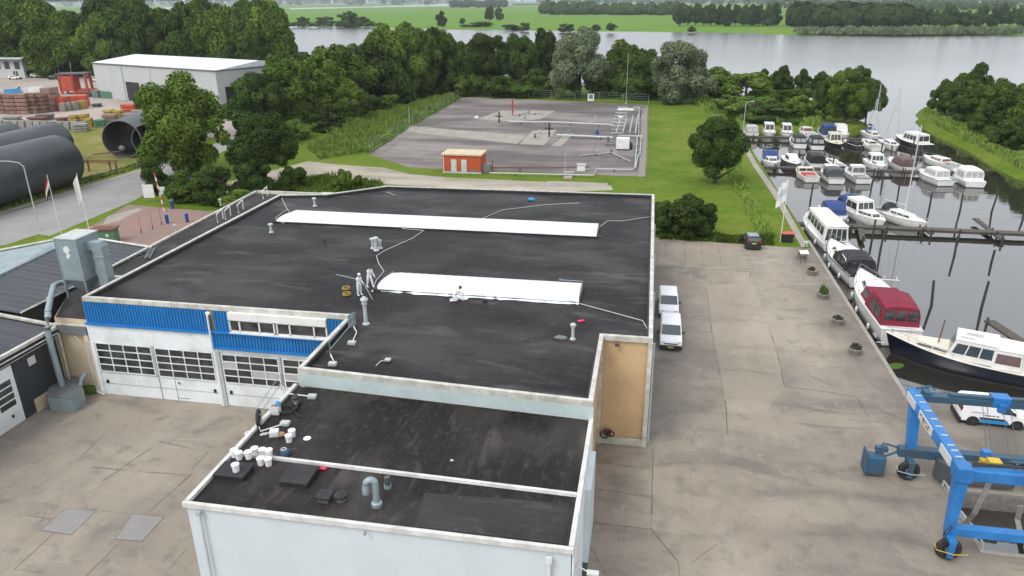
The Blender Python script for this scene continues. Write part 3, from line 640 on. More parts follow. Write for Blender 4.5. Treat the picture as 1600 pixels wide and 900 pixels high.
# small litter on the main roof
def lump(nm, label, cat, px, py, z, d, mat, rz=0, seed=1):
    p = G(px, py, z); rg = random.Random(seed); bm = bmesh.new(); bmesh.ops.create_icosphere(bm, subdivisions=2, radius=.5)
    for v in bm.verts:
        k = 1+rg.uniform(-.16, .16); v.co = Vector((v.co.x*d[0]*k, v.co.y*d[1]*k, max(-.02, v.co.z*d[2]*k+d[2]*.3)))
    me = bpy.data.meshes.new(nm); bm.to_mesh(me); bm.free(); me.materials.append(M[mat]); o = bpy.data.objects.new(nm, me); C.objects.link(o); o.location = p; o.rotation_euler = (0, 0, rz)
    tag(o, label, cat); return o
lump('tarp_bundle', 'small crumpled blue bundle near the back roof edge', 'bundle', 830, 313, RZ, (.75, .5, .35), 'skyblue', 0, 2)['category'] = 'bundle'
lump('gravel_heap', 'small grey heap beside the vent post near the beige wall', 'heap', 876, 530, RZ, (.8, .45, .3), 'midgrey', 0, 3)
lump('crumpled_rag', 'crumpled pink and white rag lying on the roof below the near rooflight', 'rag', 908, 502, RZ, (.55, .3, .12), 'pink', .4, 4)
lump('bollard_stub', 'little black stub on the roof in front of the near rooflight', 'roof stub', 758, 472, RZ, (.4, .3, .3), 'black', .4, 5)
for lb, px, py, rz in (('thin grey bar lying across the right end of the near rooflight', 893, 440, -.03), ('short bent stick lying near the far left roof edge', 612, 304, -.7)):
    p = G(px, py, RZ); b = MB(); b.box(-.9, .9, -.05, .05, .02, .1); b.box(-.95, -.85, -.12, .12, .02, .12); solo('metal_bar', lb, 'metal bar', b, 'steel', p, rz)
b = MB(); b.tube([(0, 0, .02), (.2, .05, .5), (0, .1, .9)], .03, 5); b.cbox((0, 0, 0), (.3, .3, .06)); solo('roof_bracket', 'small dark bracket at the right end of the long rooflight', 'bracket', b, 'dkgrey', G(937, 369, RZ))

# ---------------------------------------------------------------- front low block
FB = thing('front_annex', 'pale grey-blue panelled flat-roofed block nearest the camera in front of the hall', 'building', (-11, 30, 0))
a0, a1, c0, c1 = (-19.65, 24.3), (-2.05, 24.3), (-2.05, 34.5), (-19.65, 35.45)
b = MB(); b.prism([(-19.6, 24.36), (-2.1, 24.36), (-2.1, 34.48), (-19.6, 35.42)], 0, 6.74); W('wall', b, 'panel', FB)
FZ = 6.82
b = MB(); b.sheet([(-19.5, 28.4), (-2.2, 28.0), (-2.2, 34.48), (-19.5, 35.42)], FZ); W('roof', b, 'roof2', FB)
b = MB(); b.sheet([(-19.5, 24.5), (-2.2, 24.5), (-2.2, 27.98), (-19.5, 28.38)], FZ-.03); W('roof', b, 'roof2', FB)
b = MB(); b.sheet([(-8.9, 24.7), (-2.5, 24.7), (-2.5, 27.4), (-9.2, 27.0)], FZ-.02); W('roof_patch', b, 'roofpatch', FB)
bb = MB()
for p, q in (((-19.7, 24.2), (-2.0, 24.45)), ((-19.7, 24.45), (-19.42, 35.45)), ((-2.28, 24.45), (-2.0, 34.5))): bb.box(p[0]+(.06 if p[0] > -3 else 0), q[0]-(.06 if q[0] < -19 else 0), p[1], q[1]-(.06 if p[1] < 24.3 else 0), 6.74, 6.98)
bb.add([(-19.42, 28.28, 6.75), (-2.28, 27.88, 6.75), (-2.28, 28.12, 6.75), (-19.42, 28.52, 6.75), (-19.48, 28.3, 6.93), (-2.22, 27.92, 6.93), (-2.22, 28.08, 6.93), (-19.48, 28.46, 6.93)], [(3, 2, 1, 0), (4, 5, 6, 7), (0, 1, 5, 4), (1, 2, 6, 5), (2, 3, 7, 6), (3, 0, 4, 7)])
W('roof_edge', bb, 'trimw', FB)

b = MB(); b.tube([(-18.9, 24.2, 6.5), (-18.9, 24.15, 0)], .06); b.cbox((-18.9, 24.15, 6.45), (.22, .16, .2)); W('downpipe', b, 'pipegrey', FB)
b = MB(); b.tube([(-3.0, 24.2, 6.2), (-3.0, 24.15, 0)], .09); b.cbox((-3.0, 24.15, 6.2), (.25, .14, .3)); W('downpipe', b, 'white', FB)
b = MB(); b.box(-2.06, -1.98, 24.36, 34.4, 0, 6.7); W('side_panel', b, 'whitewall', FB)
b = MB(); b.box(-1.99, -1.7, 29.6, 32.9, 1.6, 6.0); W('side_duct', b, 'panel', FB)
b = MB(); b.box(-1.99, -1.75, 29.6, 30.2, .4, 1.55); W('side_box', b, 'dkgrey', FB)
b = MB(); b.cyl((-11.0, 24.2, 6.62), (-11.0, 24.05, 6.58), .06); b.cyl((-11, 24.2, 4.4), (-11, 24.1, 4.38), .05) if 0 else None; W('bolt', b, 'steel', FB)
b = MB(); b.cbox((-1.95, 24.9, 5.5), (.1, .2, .3)); b.tube([(-1.95, 24.9, 5.6), (-1.4, 24.8, 5.4)], .03); b.cbox((-1.2, 24.8, 5.32), (.5, .25, .1)); solo('wall_lamp', 'white flood lamp on the near right corner of the pale block', 'lamp', b, 'lampglass')
# hatches & vents
for lb, q in (('black flat roof hatch under the white buckets at the left edge of the near roof', [(330, 741), (376, 748), (398, 726), (357, 714)]), ('black flat roof hatch right of the buckets on the near roof', [(435, 754), (482, 757), (498, 727), (452, 720)])):
    ps = [G(x, y, FZ+.28) for x, y in q]; c = sum(ps, Vector())/4; wx = (ps[1]-ps[0]).length; wy = (ps[2]-ps[1]).length
    c.z = FZ-.03; t = thing('roof_hatch', lb, 'roof hatch', c, 0, 'roof hatches')
    b = MB(); b.box(-wx/2+.06, wx/2-.06, -wy/2+.06, wy/2-.06, 0, .2); b.build('curb', 'black', t)
    b = MB(); b.box(-wx/2, wx/2, -wy/2, wy/2, .2, .3); b.build('lid', 'blackcanvas', t, bevel=.03)
for lb, px, py, r in (('squat black square roof vent, left of a pair by the near roof hatch', 508, 781, .36), ('squat dark round roof vent, right of a pair by the near roof hatch', 533, 782, .27)):
    t = thing('roof_vent', lb, 'roof vent', G(px, py, FZ-.03)); b = MB()
    if r > .3: b.box(-.25, .25, -.25, .25, 0, .25); b.build('curb', 'dkgrey', t); b = MB(); b.box(-.34, .34, -.34, .34, .25, .32); b.build('cowl', 'black', t)
    else: b.cyl((0, 0, 0), (0, 0, .22), .2, n=14); b.build('curb', 'midgrey', t); b = MB(); b.lathe((0, 0, 0), [(.3, .22), (.3, .32), (.1, .38)]); b.build('cowl', 'black', t)
t = thing('gooseneck_duct', 'pale grey bent duct pipe standing on the near roof', 'duct', G(589, 790, FZ-.03))
b = MB(); b.lathe((0, 0, 0), [(.25, 0), (.25, .18), (.17, .24), (.17, .27)]); b.build('base_collar', 'duct', t, smooth=True)
b = MB(); pts = [(0, 0, .2), (0, 0, 1.2)]+[(-.19+.19*math.cos(a), -.06+.06*math.cos(a), 1.2+.2*math.sin(a)) for a in [R(d) for d in range(20, 181, 20)]]+[(-.4, -.13, .95)]
b.tube(pts, .155, 14); b.build('pipe', 'duct', t, smooth=True)
b = MB(); b.cyl((-.4, -.13, 1.0), (-.4, -.13, .72), .175, n=14); b.build('mouth_collar', 'duct', t, smooth=True)
t = thing('roof_vent', 'short dark-capped pipe stub right of the bent duct', 'roof vent', G(606, 762, FZ-.03))
b = MB(); b.cyl((0, 0, 0), (0, 0, .18), .17, n=14); b.build('pipe', 'duct', t, smooth=True); b = MB(); b.cyl((0, 0, .18), (0, 0, .6), .14, n=14); b.build('cap', 'dkgrey', t, smooth=True)
# buckets
bp_ = [(367, 713, 'at the left end of the bucket row on the near roof divider'), (374, 717, 'second from the left in the bucket row on the divider'), (389, 716, 'third from the left in the bucket row on the divider'), (399, 710, 'tallest-looking one behind the middle of the bucket row'), (411, 712, 'in the back row left of the rightmost bucket'), (421, 713, 'rightmost of the bucket row'), (408, 726, 'in front of the row, left of two on the near roof'), (420, 727, 'in front of the row, right of two on the near roof'), (369, 736, 'standing alone on the left black roof hatch'), (457, 682, 'back one of two near the cardboard box'), (452, 690, 'front one of two near the cardboard box')]
bk = None
for px, py, lb in bp_:
    z = FZ+(.27 if py == 736 else .2 if py in (713, 717, 716) else 0)
    loc = G(px, py, z); lab = 'white plastic bucket '+lb
    if bk is None:
        bk = thing('bucket', lab, 'bucket', loc, 0, 'white paint buckets on the near roof')
        b = MB(); b.lathe((0, 0, 0), [(.15, 0), (.18, .36)], 16); b.build('pail', 'bucket', bk, smooth=True)
        b = MB(); b.lathe((0, 0, 0), [(.195, .35), (.195, .4), (.17, .41)], 16); b.build('lid', 'bucket', bk, smooth=True)
        b = MB(); b.tube([(.19*math.cos(a), .19*math.sin(a)-.02, .33-.14*math.sin(a)*0-.1*abs(math.sin(a))) for a in [R(d) for d in range(180, 361, 30)]], .008, 4); b.build('handle', 'steel', bk)
    else: dup(bk, loc, random.uniform(0, 6), lab)
b = MB(); b.lathe((0, 0, 0), [(.2, 0), (.2, .02), (.17, .03)], 18); solo('lid_disc', 'round white bucket lid lying flat on the near roof', 'lid', b, 'bucket', G(480, 685, FZ))
# vacuum, box, reel etc.
t = thing('vacuum_cleaner', 'dark green and black drum vacuum cleaner beside the white weight on the near roof', 'vacuum cleaner', G(463, 632, FZ))
b = MB(); b.lathe((0, 0, .08), [(.2, 0), (.22, .3), (.2, .33)], 16); b.build('drum', 'dkgrey', t, smooth=True)
b = MB(); b.lathe((0, 0, 0), [(.22, .4), (.23, .48), (.14, .56)], 16); b.build('motor_head', 'black', t, smooth=True)
b = MB(); b.tube([(-.15, 0, .52), (-.1, 0, .66), (.1, 0, .66), (.15, 0, .52)], .02); b.build('handle', 'black', t)
for a in (45, 135, 225, 315): b = MB(); b.cyl((.2*math.cos(R(a))-.03, .2*math.sin(R(a)), .05), (.2*math.cos(R(a))+.03, .2*math.sin(R(a)), .05), .05); b.build('wheel', 'rubber', t)
b = MB(); b.cyl((.1, -.22, .2), (.1, -.26, .2), .05); b.build('hose_port', 'white', t)
o = G(448, 641, FZ); b = MB()
b.tube([Vector((.5*math.cos(a)*(1+.07*a/6), .32*math.sin(a)*(1+.05*a), .04+.01*a)) for a in [i*.35 for i in range(42)]]+[Vector((.9, -.5, .04)), Vector((1.3, -.6, .03))], .035, 6)
solo('vacuum_hose', 'coiled black hose on the near roof in front of the vacuum cleaner', 'hose', b, 'rubber', o)
t = thing('crate', 'white crate with brown contents and a blue bag on the near roof edge', 'crate', G(431, 646, FZ), .1)
b = MB(); b.box(-.24, .24, -.2, .2, 0, .03); [b.box(*q) for q in ((-.24, .24, -.2, -.17, 0, .5), (-.24, .24, .17, .2, 0, .5), (-.24, -.21, -.17, .17, 0, .5), (.21, .24, -.17, .17, 0, .5))]; b.build('box', 'white', t)
b = MB(); b.box(-.2, .2, -.16, .16, .3, .46); b.build('contents', 'cardboard', t)
b = MB(); b.lathe((.14, .1, .45), [(.13, 0), (.16, .1), (.08, .26)], 8); b.build('blue_bag', 'skyblue', t)
t = thing('hose_reel', 'black cable reel wheel leaning at the left edge of the near roof', 'cable reel', G(406, 666, FZ), .35)
b = MB()
def ring(bb, c, R0, r0, axis='x', n=22, k=8, s=1):
    rg_ = []
    for i in range(n):
        a = 2*math.pi*i/n; rr = []
        for j in range(k):
            q = 2*math.pi*j/k; rad = R0+r0*math.cos(q); h_ = r0*math.sin(q)*s
            p = (h_, rad*math.cos(a), rad*math.sin(a)) if axis == 'x' else ((rad*math.cos(a), h_, rad*math.sin(a)) if axis == 'y' else (rad*math.cos(a), rad*math.sin(a), h_))
            rr.append(Vector(c)+Vector(p))
        rg_.append(rr)
    rg_.append(rg_[0]); bb.loft(rg_, True); return bb
ring(b, (0, 0, .5), .42, .09); b.build('rim', 'rubber', t, smooth=True)
b = MB(); b.cyl((-.12, 0, .5), (.12, 0, .5), .1)
for a in range(0, 360, 60): b.tube([(0, 0, .5), (0, .4*math.cos(R(a)), .5+.4*math.sin(R(a)))], .025)
b.build('hub', 'black', t); b = MB(); b.tube([(.1, -.1, .35), (.14, .1, .5), (.14, .05, .7)], .02); b.build('white_cord', 'white', t)
b = MB(); b.tube([(-.3, -.3, .03), (0, 0, .03), (.35, .55, .03)], .02); b.box(.3, .42, .5, .62, .02, .06); solo('cable_end', 'thin black lead with a pale plug on the near roof', 'cable', b, 'rubber', G(424, 667, FZ))
b = MB(); b.box(-.22, .22, -.2, .2, 0, .3); b.box(-.15, .12, -.21, -.19, .08, .22); solo('white_carton', 'small white carton left of the brown parcel on the near roof', 'carton', b, 'white', G(429, 680, FZ), .3)
lump('brown_parcel', 'rounded brown parcel between the carton and the two buckets', 'parcel', 440, 681, FZ, (.42, .38, .3), 'cardboard', 0, 7)
lump('cleaning_cloth', 'pale crumpled cloth by the left roof edge', 'cloth', 413, 679, FZ, (.5, .25, .1), 'greycanvas', .5, 9)
b = MB(); ring(b, (0, 0, .05), .13, .04, 'z'); ring(b, (0, 0, .16), .13, .04, 'z'); solo('tape_roll', 'stack of white tape rolls at the left edge of the near roof', 'tape roll', b, 'white', G(388, 681, FZ))
t = thing('power_tool', 'dark blue-green round machine beside the roof divider', 'machine', G(446, 711, FZ), .4)
b = MB(); b.lathe((0, 0, 0), [(.22, 0), (.26, .12), (.2, .3)], 12); b.build('body', 'liftdark', t, smooth=True); b = MB(); ring(b, (-.05, 0, .36), .12, .03, 'z'); b.build('ring_handle', 'pipegrey', t); b = MB(); b.tube([(.1, 0, .2), (.5, .1, .25), (.6, .1, .05)], .03); b.build('nozzle', 'dkgrey', t)
lump('pink_cloth', 'bright pink cloth at the corner of the right roof hatch', 'cloth', 504, 733, FZ, (.4, .25, .14), 'pink', 0, 8)
lump('rubble_bit', 'tiny white rubble pile on the right of the near roof', 'rubble', 706, 720, FZ, (.2, .15, .1), 'pipegrey', 0, 10)
# guard rails with counterweights
def rail_foot(p, q, knob, up=1.1):
    return p
def guard(label, z, posts, knobs, group='guard rails with counterweights'):
    ps = [Vector((*G(x, y, z)[:2], z)) for x, y in posts]; t = thing('guard_rail', label, 'guard rail', ps[0], 0, group); o = ps[0]
    for p in ps: b = MB(); b.tube([p-o, p-o+Vector((0, 0, 1.1))], .03); b.build('post', 'steel', t)
    b = MB()
    for hh in (.6, 1.1): b.tube([ps[0]-o+Vector((0, 0, hh)), ps[-1]-o+Vector((0, 0, hh))], .025)
    b.build('rail', 'steel', t)
    for p, k in zip(ps, knobs):
        kk = Vector((*G(*k, z)[:2], z)); b = MB(); mid = p-o+Vector((.4, -.5, .12)); b.tube([p-o+Vector((0, 0, .3)), mid, kk-o+Vector((0, 0, .1))], .035); b.build('arm', 'white', t)
        b = MB(); b.cbox(kk-o, (.5, .35, .22), .1); b.build('counterweight', 'pipegrey', t, bevel=.04)
guard('short guard rail with two white arms on the notch edge of the hall roof', RZ, [(517, 560), (553, 516)], [(520, 571), (550, 538)])
guard('guard rail with white arms on the left edge of the lower near roof', FZ, [(404, 668), (443, 610)], [(446, 664), (488, 622)])
b = MB(); b.box(-.35, .35, -.02, .02, .1, 1.0); solo('gate_panel', 'small pale steel gate panel on the notch guard rail', 'gate', b, 'duct', G(553, 512, RZ)+Vector((-.1, 0, 0)), 1.2)
b = MB(); b.tube([(0, -.5, .1), (.1, 0, .15), (.3, .3, .12)], .03); b.cbox((.45, .35, .08), (.35, .3, .1)); solo('roof_weight', 'small pale bracket weight on the step edge of the hall roof', 'bracket', b, 'pipegrey', G(592, 568, RZ))
# hose reel on tan wall & bollard stub
t = thing('hose_holder', 'dark coiled hose hanging at the foot of the beige wall', 'hose', (-1.7, 42.6, 0))
b = MB(); ring(b, (0, 0, .9), .25, .06, 'y'); ring(b, (.45, 0, 1.0), .2, .05, 'y'); b.build('coil', 'rubber', t); b = MB(); b.cbox((.2, .12, .8), (.5, .08, .5)); b.build('bracket', 'rust', t)
lump('weed_tuft', 'green weeds by the foot of the grey suction box', 'weeds', 143, 612, 0, (1.6, 1.1, .7), 'moss', 0, 11)

# ---------------------------------------------------------------- left annex and workshop
AN = thing('side_annex', 'low flat-roofed annex along the left side of the hall', 'building', (-43, 60, 0))
AZ = 6.1
b = MB(); b.prism([(-42.95, 43.5), (-40.02, 43.5), (-40.02, 74.4), (-39, 81), (-47.2, 81.2), (-46.0, 54), (-45.5, 48)], 0, AZ-.05); W('wall', b, 'tan2', AN)
b = MB(); b.sheet([(-42.9, 43.55), (-40.02, 43.55), (-40.02, 74.4), (-35.0, 75.4), (-38.8, 81.0), (-47.2, 81.2), (-46.0, 54), (-45.5, 48)], AZ-.03); W('roof', b, 'roof2', AN)
bb = MB(); bb.add([(-46.15, 52, AZ-.2), (-45.9, 52, AZ-.2), (-47.1, 82, AZ-.2), (-47.35, 82, AZ-.2), (-46.15, 52, AZ+.15), (-45.9, 52, AZ+.15), (-47.1, 82, AZ+.15), (-47.35, 82, AZ+.15)], [(3, 2, 1, 0), (4, 5, 6, 7), (0, 1, 5, 4), (1, 2, 6, 5), (2, 3, 7, 6), (3, 0, 4, 7)])
bb.box(-47.3, -38.3, 81.8, 82.05, AZ-.2, AZ+.15); bb.box(-38.6, -37.2, 81.2, 82.2, AZ-.4, AZ+.2); bb.box(-43.0, -40.05, 43.25, 43.45, AZ-.55, AZ-.42)
W('roof_edge', bb, 'trim', AN)
b = MB(); b.box(-43.0, -40.2, 43.2, 43.5, 4.9, AZ-.5); W('beam', b, 'midgrey', AN)
b = MB(); b.box(-42.99, -42.7, 43.15, 43.4, 0, 4.9); b.box(-40.45, -40.1, 43.1, 43.4, 0, 4.9); b.tube([(-41.2, 43.1, 4.85), (-40.8, 43.1, 4.4), (-40.5, 43.1, 3.9), (-40.4, 43.1, .3)], .035); W('pilaster', b, 'tan2', AN)
b = MB(); b.box(-46, -40.05, 51.6, 51.85, AZ, AZ+.2); W('divider', b, 'trim', AN)
def ladder(label, a, c, z):
    p, q = G(*a, z), G(*c, z); o = p.copy(); d = (q-p); n_ = Vector((-d.y, d.x, 0)).normalized()*.22; b = MB()
    b.tube([n_+Vector((0, 0, .1)), d+n_+Vector((0, 0, .1))], .03); b.tube([-n_+Vector((0, 0, .1)), d-n_+Vector((0, 0, .1))], .03)
    for i in range(1, 9): b.tube([d*i/9+n_+Vector((0, 0, .1)), d*i/9-n_+Vector((0, 0, .1))], .02)
    solo('ladder', label, 'ladder', b, 'steel', o)
ladder('aluminium ladder lying on the annex roof against the hall edge', (230, 405), (239, 388), AZ)
for i, (px, py, lb) in enumerate(((345, 347, 'left of the pair'), (357, 342, 'right of the pair'), (377, 332, 'farther along the edge'), (415, 310, 'at the far end of the annex'))):
    b = MB(); b.tube([(-.5, -.4, .1), (-.5, -.3, 1.0), (.5, .3, 1.3), (.5, .4, .2)], .06); solo('roof_bracket', 'white bent pipe bracket against the hall edge, '+lb, 'bracket', b, 'white', G(px, py, AZ), 1.0, 'white pipe brackets on the annex roof')
for i, (px, py, lb) in enumerate(((275, 364, 'nearer'), (345, 322, 'farther'))):
    b = MB(); b.cyl((0, 0, 0), (0, 0, .8), .07); b.lathe((0, 0, .75), [(.16, 0), (.16, .1), (.05, .16)]); solo('roof_vent', 'small white vent pipe on the outer annex edge, the %s one' % lb, 'roof vent', b, 'pipegrey', G(px, py, AZ))
# workshop
WS = thing('workshop', 'dark workshop with corrugated roof and white windowed gate at the left', 'building', (-46, 38, 0))
b = MB(); b.prism([(-43, 20), (-43, 43.2), (-57, 43.2), (-57, 20)], 0, lambda x, y: 5.3+(-43-x)*.11); W('wall', b, 'darkwall', WS)
def corr(name, x0, x1, y0, y1, zf, par, mat='corr', pitch=.5):
    n = int((y1-y0)/pitch*4); pf = [(y0+(y1-y0)*i/n, .05 if (i % 4) in (1, 2) else 0) for i in range(n+1)]
    bb = MB(); bb.loft([[Vector((x0, y, zf(x0)+d)) for y, d in pf], [Vector((x1, y, zf(x1)+d)) for y, d in pf]], False); W(name, bb, mat, par)
zf1 = lambda x: 5.42+(-43-x)*.115
corr('roof', -57, -42.75, 20, 43.1, zf1, WS)
b = MB(); b.prism([(-42.85, 20), (-42.6, 20), (-42.6, 43.3), (-42.85, 43.3)], 5.28, 5.5); b.add([(-42.6, 43.1, 5.45), (-57, 43.1, 7.1), (-57, 43.35, 7.1), (-42.6, 43.35, 5.45), (-42.6, 43.1, 5.62), (-57, 43.1, 7.28), (-57, 43.35, 7.28), (-42.6, 43.35, 5.62)], [(3, 2, 1, 0), (4, 5, 6, 7), (0, 1, 5, 4), (1, 2, 6, 5), (2, 3, 7, 6), (3, 0, 4, 7)]); W('roof_edge', b, 'trim', WS)
b = MB(); b.tube([(-42.5, 20, 5.05), (-42.5, 43.0, 5.05)], .05); b.tube([(-42.42, 43.0, 5.0), (-42.42, 42.9, .4)], .07); b.tube([(-42.45, 20, 4.6), (-42.45, 43, 4.85)], .02); W('gutter', b, 'trim', WS)
b = MB(); b.box(-43.0, -42.94, 30, 38.9, .05, 4.4); gd = W('garage_door', b, 'whitewall', WS)
def sub(nm, bb, mt, par, root):
    o = bb.build(nm, mt); o.data.transform(Matrix.Translation(-root.location)); o.parent = par
b = MB(); b.box(-42.96, -42.91, 30.2, 38.6, 1.5, 3.6); sub('door_window', b, 'glass', gd, WS)
b = MB()
for i in range(6): b.box(-42.93, -42.88, 38.55-i*1.45-.04, 38.55-i*1.45+.04, 1.5, 3.6)
for i in range(5): b.box(-42.93, -42.87, 30.2, 38.6, 1.5+i*.525-.04, 1.5+i*.525+.04)
sub('door_frame', b, 'whitewall', gd, WS)
b = MB(); b.box(-42.93, -42.86, 37.9, 38.05, .75, .95); sub('door_handle', b, 'black', gd, WS)
b = MB(); b.box(-42.96, -42.9, 40.3, 40.95, 3.6, 4.2); W('sign_plate', b, 'lampglass', WS)
b = MB(); b.box(-43, -42.9, 40.0, 43.1, 0, 1.0); W('plinth', b, 'tan2', WS)
# second roof bay
WB = thing('workshop_bay', 'dark corrugated roof bay behind the workshop beside the dust collector', 'building', (-52, 52, 0))
z0 = 6.1
rp = [G(2, 488, z0), G(150, 442, z0), G(215, 390, z0), G(160, 374, z0+.9), G(100, 383, z0+.9), G(0, 429, z0+.9), G(-160, 500, z0+.9), G(-120, 530, z0)]
b = MB(); b.prism([(-46.2, 43.6), (-46.2, 51.5), (-46.3, 59.2), (-54, 59.2), (-57, 44)], 0, 5.9); W('wall', b, 'darkwall', WB)
# roof plane: corrugations run east-west, rising to the west
zf2 = lambda x: 6.15+(-46.2-x)*.1
n = 80; pf = [(43.6+15.8*i/n, .05 if (i % 4) in (1, 2) else 0) for i in range(n+1)]
bb = MB(); rr = []
for s_ in (0, 1):
    row = []
    for y, d in pf:
        x = -45.9 if s_ == 0 else -54.2-max(0, y-52)*.12
        row.append(Vector((x, y, zf2(x)+d)))
    rr.append(row)
bb.loft(rr, False); W('roof', bb, 'corr', WB)
g = [G(0, 429, 6.95), G(103, 380, 6.95), G(95, 375, 7.2), G(0, 394, 7.2), G(-300, 470, 7.2), G(-300, 590, 6.95)]
b = MB(); b.add([tuple(p) for p in g], [tuple(range(6))]); b.add([(p.x, p.y, 5) for p in g]+[tuple(p) for p in g], [(i, (i+1) % 6, 6+(i+1) % 6, 6+i) for i in range(6)]); W('grey_roof', b, 'duct', WB)
b = MB(); e = [G(-300, 466, 7.25), G(0, 391, 7.25), G(95, 373, 7.25)]; b.tube([tuple(p) for p in e], .13, 4); b.tube([(-55.0, 59.45, 7.12), (-45.9, 59.45, 6.25)], .12, 4)
b.tube([(-45.85, 43.6, 6.2), (-45.85, 52, 6.2)], .1, 4); W('roof_edge', b, 'trim', WB)
# dust collector
DC = thing('dust_collector', 'tall grey sheet-metal dust collector with elbow duct beside the hall', 'dust collector', (-43.8, 48.2, 6.0))
bx = (-.95, .95, -1.1, 1.1)
b = MB(); b.box(-.95, .95, -1.1, 1.3, 1.6, 5.0); b.box(-.98, -.9, -1.14, -1.08, 0, 5); b.build('cabinet', 'duct', DC, bevel=.03)
b = MB(); b.box(-1.0, 1.0, -1.15, 1.35, 5.0, 5.08); b.build('lid', 'pipegrey', DC)
b = MB(); b.frustum((-.35, .35, -.4, .4), (-.9, .9, -1.05, 1.2), .5, 1.6); b.build('hopper', 'duct', DC)
for x_, y_ in ((-.9, -1.05), (.9, -1.05), (.9, 1.25), (-.9, 1.25)): b = MB(); b.box(x_-.06, x_+.06, y_-.06, y_+.06, 0, 1.7); b.build('leg', 'steel', DC)
b = MB()  # irregular white leaf-like mark
b.add([(x_, -1.106, z_) for x_, z_ in ((-.3, 4.3), (0, 4.5), (.15, 4.35), (.25, 4.1), (.05, 3.95), (.2, 3.7), (-.05, 3.4), (-.25, 3.5), (-.1, 3.8), (-.35, 4.0))], [tuple(range(10))]); b.build('emblem', 'white', DC)
b = MB(); b.box(.95, 1.5, -.28, .48, 3.9, 4.58); b.build('duct', 'duct', DC, bevel=.02)
b = MB(); b.add([(1.5, -.3, 4.6), (2.2, -.3, 4.6), (2.35, -.3, 4.2), (2.35, -.3, 3.6), (1.5, -.3, 3.6), (1.5, .5, 4.6), (2.2, .5, 4.6), (2.35, .5, 4.2), (2.35, .5, 3.6), (1.5, .5, 3.6)], [(0, 1, 2, 3, 4), (9, 8, 7, 6, 5), (0, 5, 6, 1), (1, 6, 7, 2), (2, 7, 8, 3), (3, 8, 9, 4), (4, 9, 5, 0)])
b.box(1.5, 2.35, -.3, .5, .0, 3.595); b.box(1.45, 2.4, -.35, .55, 3.3, 3.45); b.box(1.3, 1.5, -.2, .4, 1.8, 2.6); b.build('duct', 'duct', DC, bevel=.02)
t = thing('suction_pipe', 'pale grey suction pipe bending from the dust collector down the dark wall to the box', 'pipe', (-42.2, 41.6, 1.2))
pp = [Vector(p) for p in ((-44.4, 49.2, 6.9), (-45.4, 48.6, 6.95), (-46.0, 47.9, 6.95), (-46.0, 47.3, 6.95), (-44.0, 44.6, 6.95), (-42.6, 42.75, 6.9), (-42.3, 42.3, 6.6), (-42.3, 41.98, 5.9), (-42.25, 41.9, 4.28), (-42.2, 41.93, 1.16))]
b = MB(); b.tube([p-t.location for p in pp], .22, 12); b.build('pipe', 'duct', t, smooth=True)
for i in (2, 5, 7): b = MB(); b.cyl(pp[i]-t.location+Vector((0, 0, .08)), pp[i]-t.location-Vector((0, .02, .08)), .26, n=12); b.build('collar', 'dkgrey', t)
t = thing('suction_box', 'low pale-blue angular metal box at the foot of the suction pipe', 'metal box', (-41.5, 41.6, 0))
fp = [G(79, 641, 0), G(117, 645, 0), G(136, 631, 0), G(122, 609, 0), G(85, 615, 0)]; fp = [(p.x+41.5, p.y-41.6) for p in fp]
b = MB(); b.prism(fp, 0, 1.15); b.build('casing', 'duct', t); b = MB(); b.prism([(x*1.03, y*1.03) for x, y in fp], 1.15, 1.2); b.build('top', 'midgrey', t)
b = MB(); b.tube([(.5, .7, 1.1), (.6, .9, 1.6), (.9, 1.1, 2.0)], .16, 10); b.build('side_pipe', 'duct', t, smooth=True)
b = MB(); b.cyl((0, 0, 0), (0, 0, .5), .04); b.cyl((0, 0, .45), (0, 0, .5), .13); b.cyl((0, 0, .3), (0, 0, .33), .1); solo('roof_vent', 'little white double-disc vent near the suction pipe elbow', 'roof vent', b, 'white', (-44.9, 45.4, 6.3))
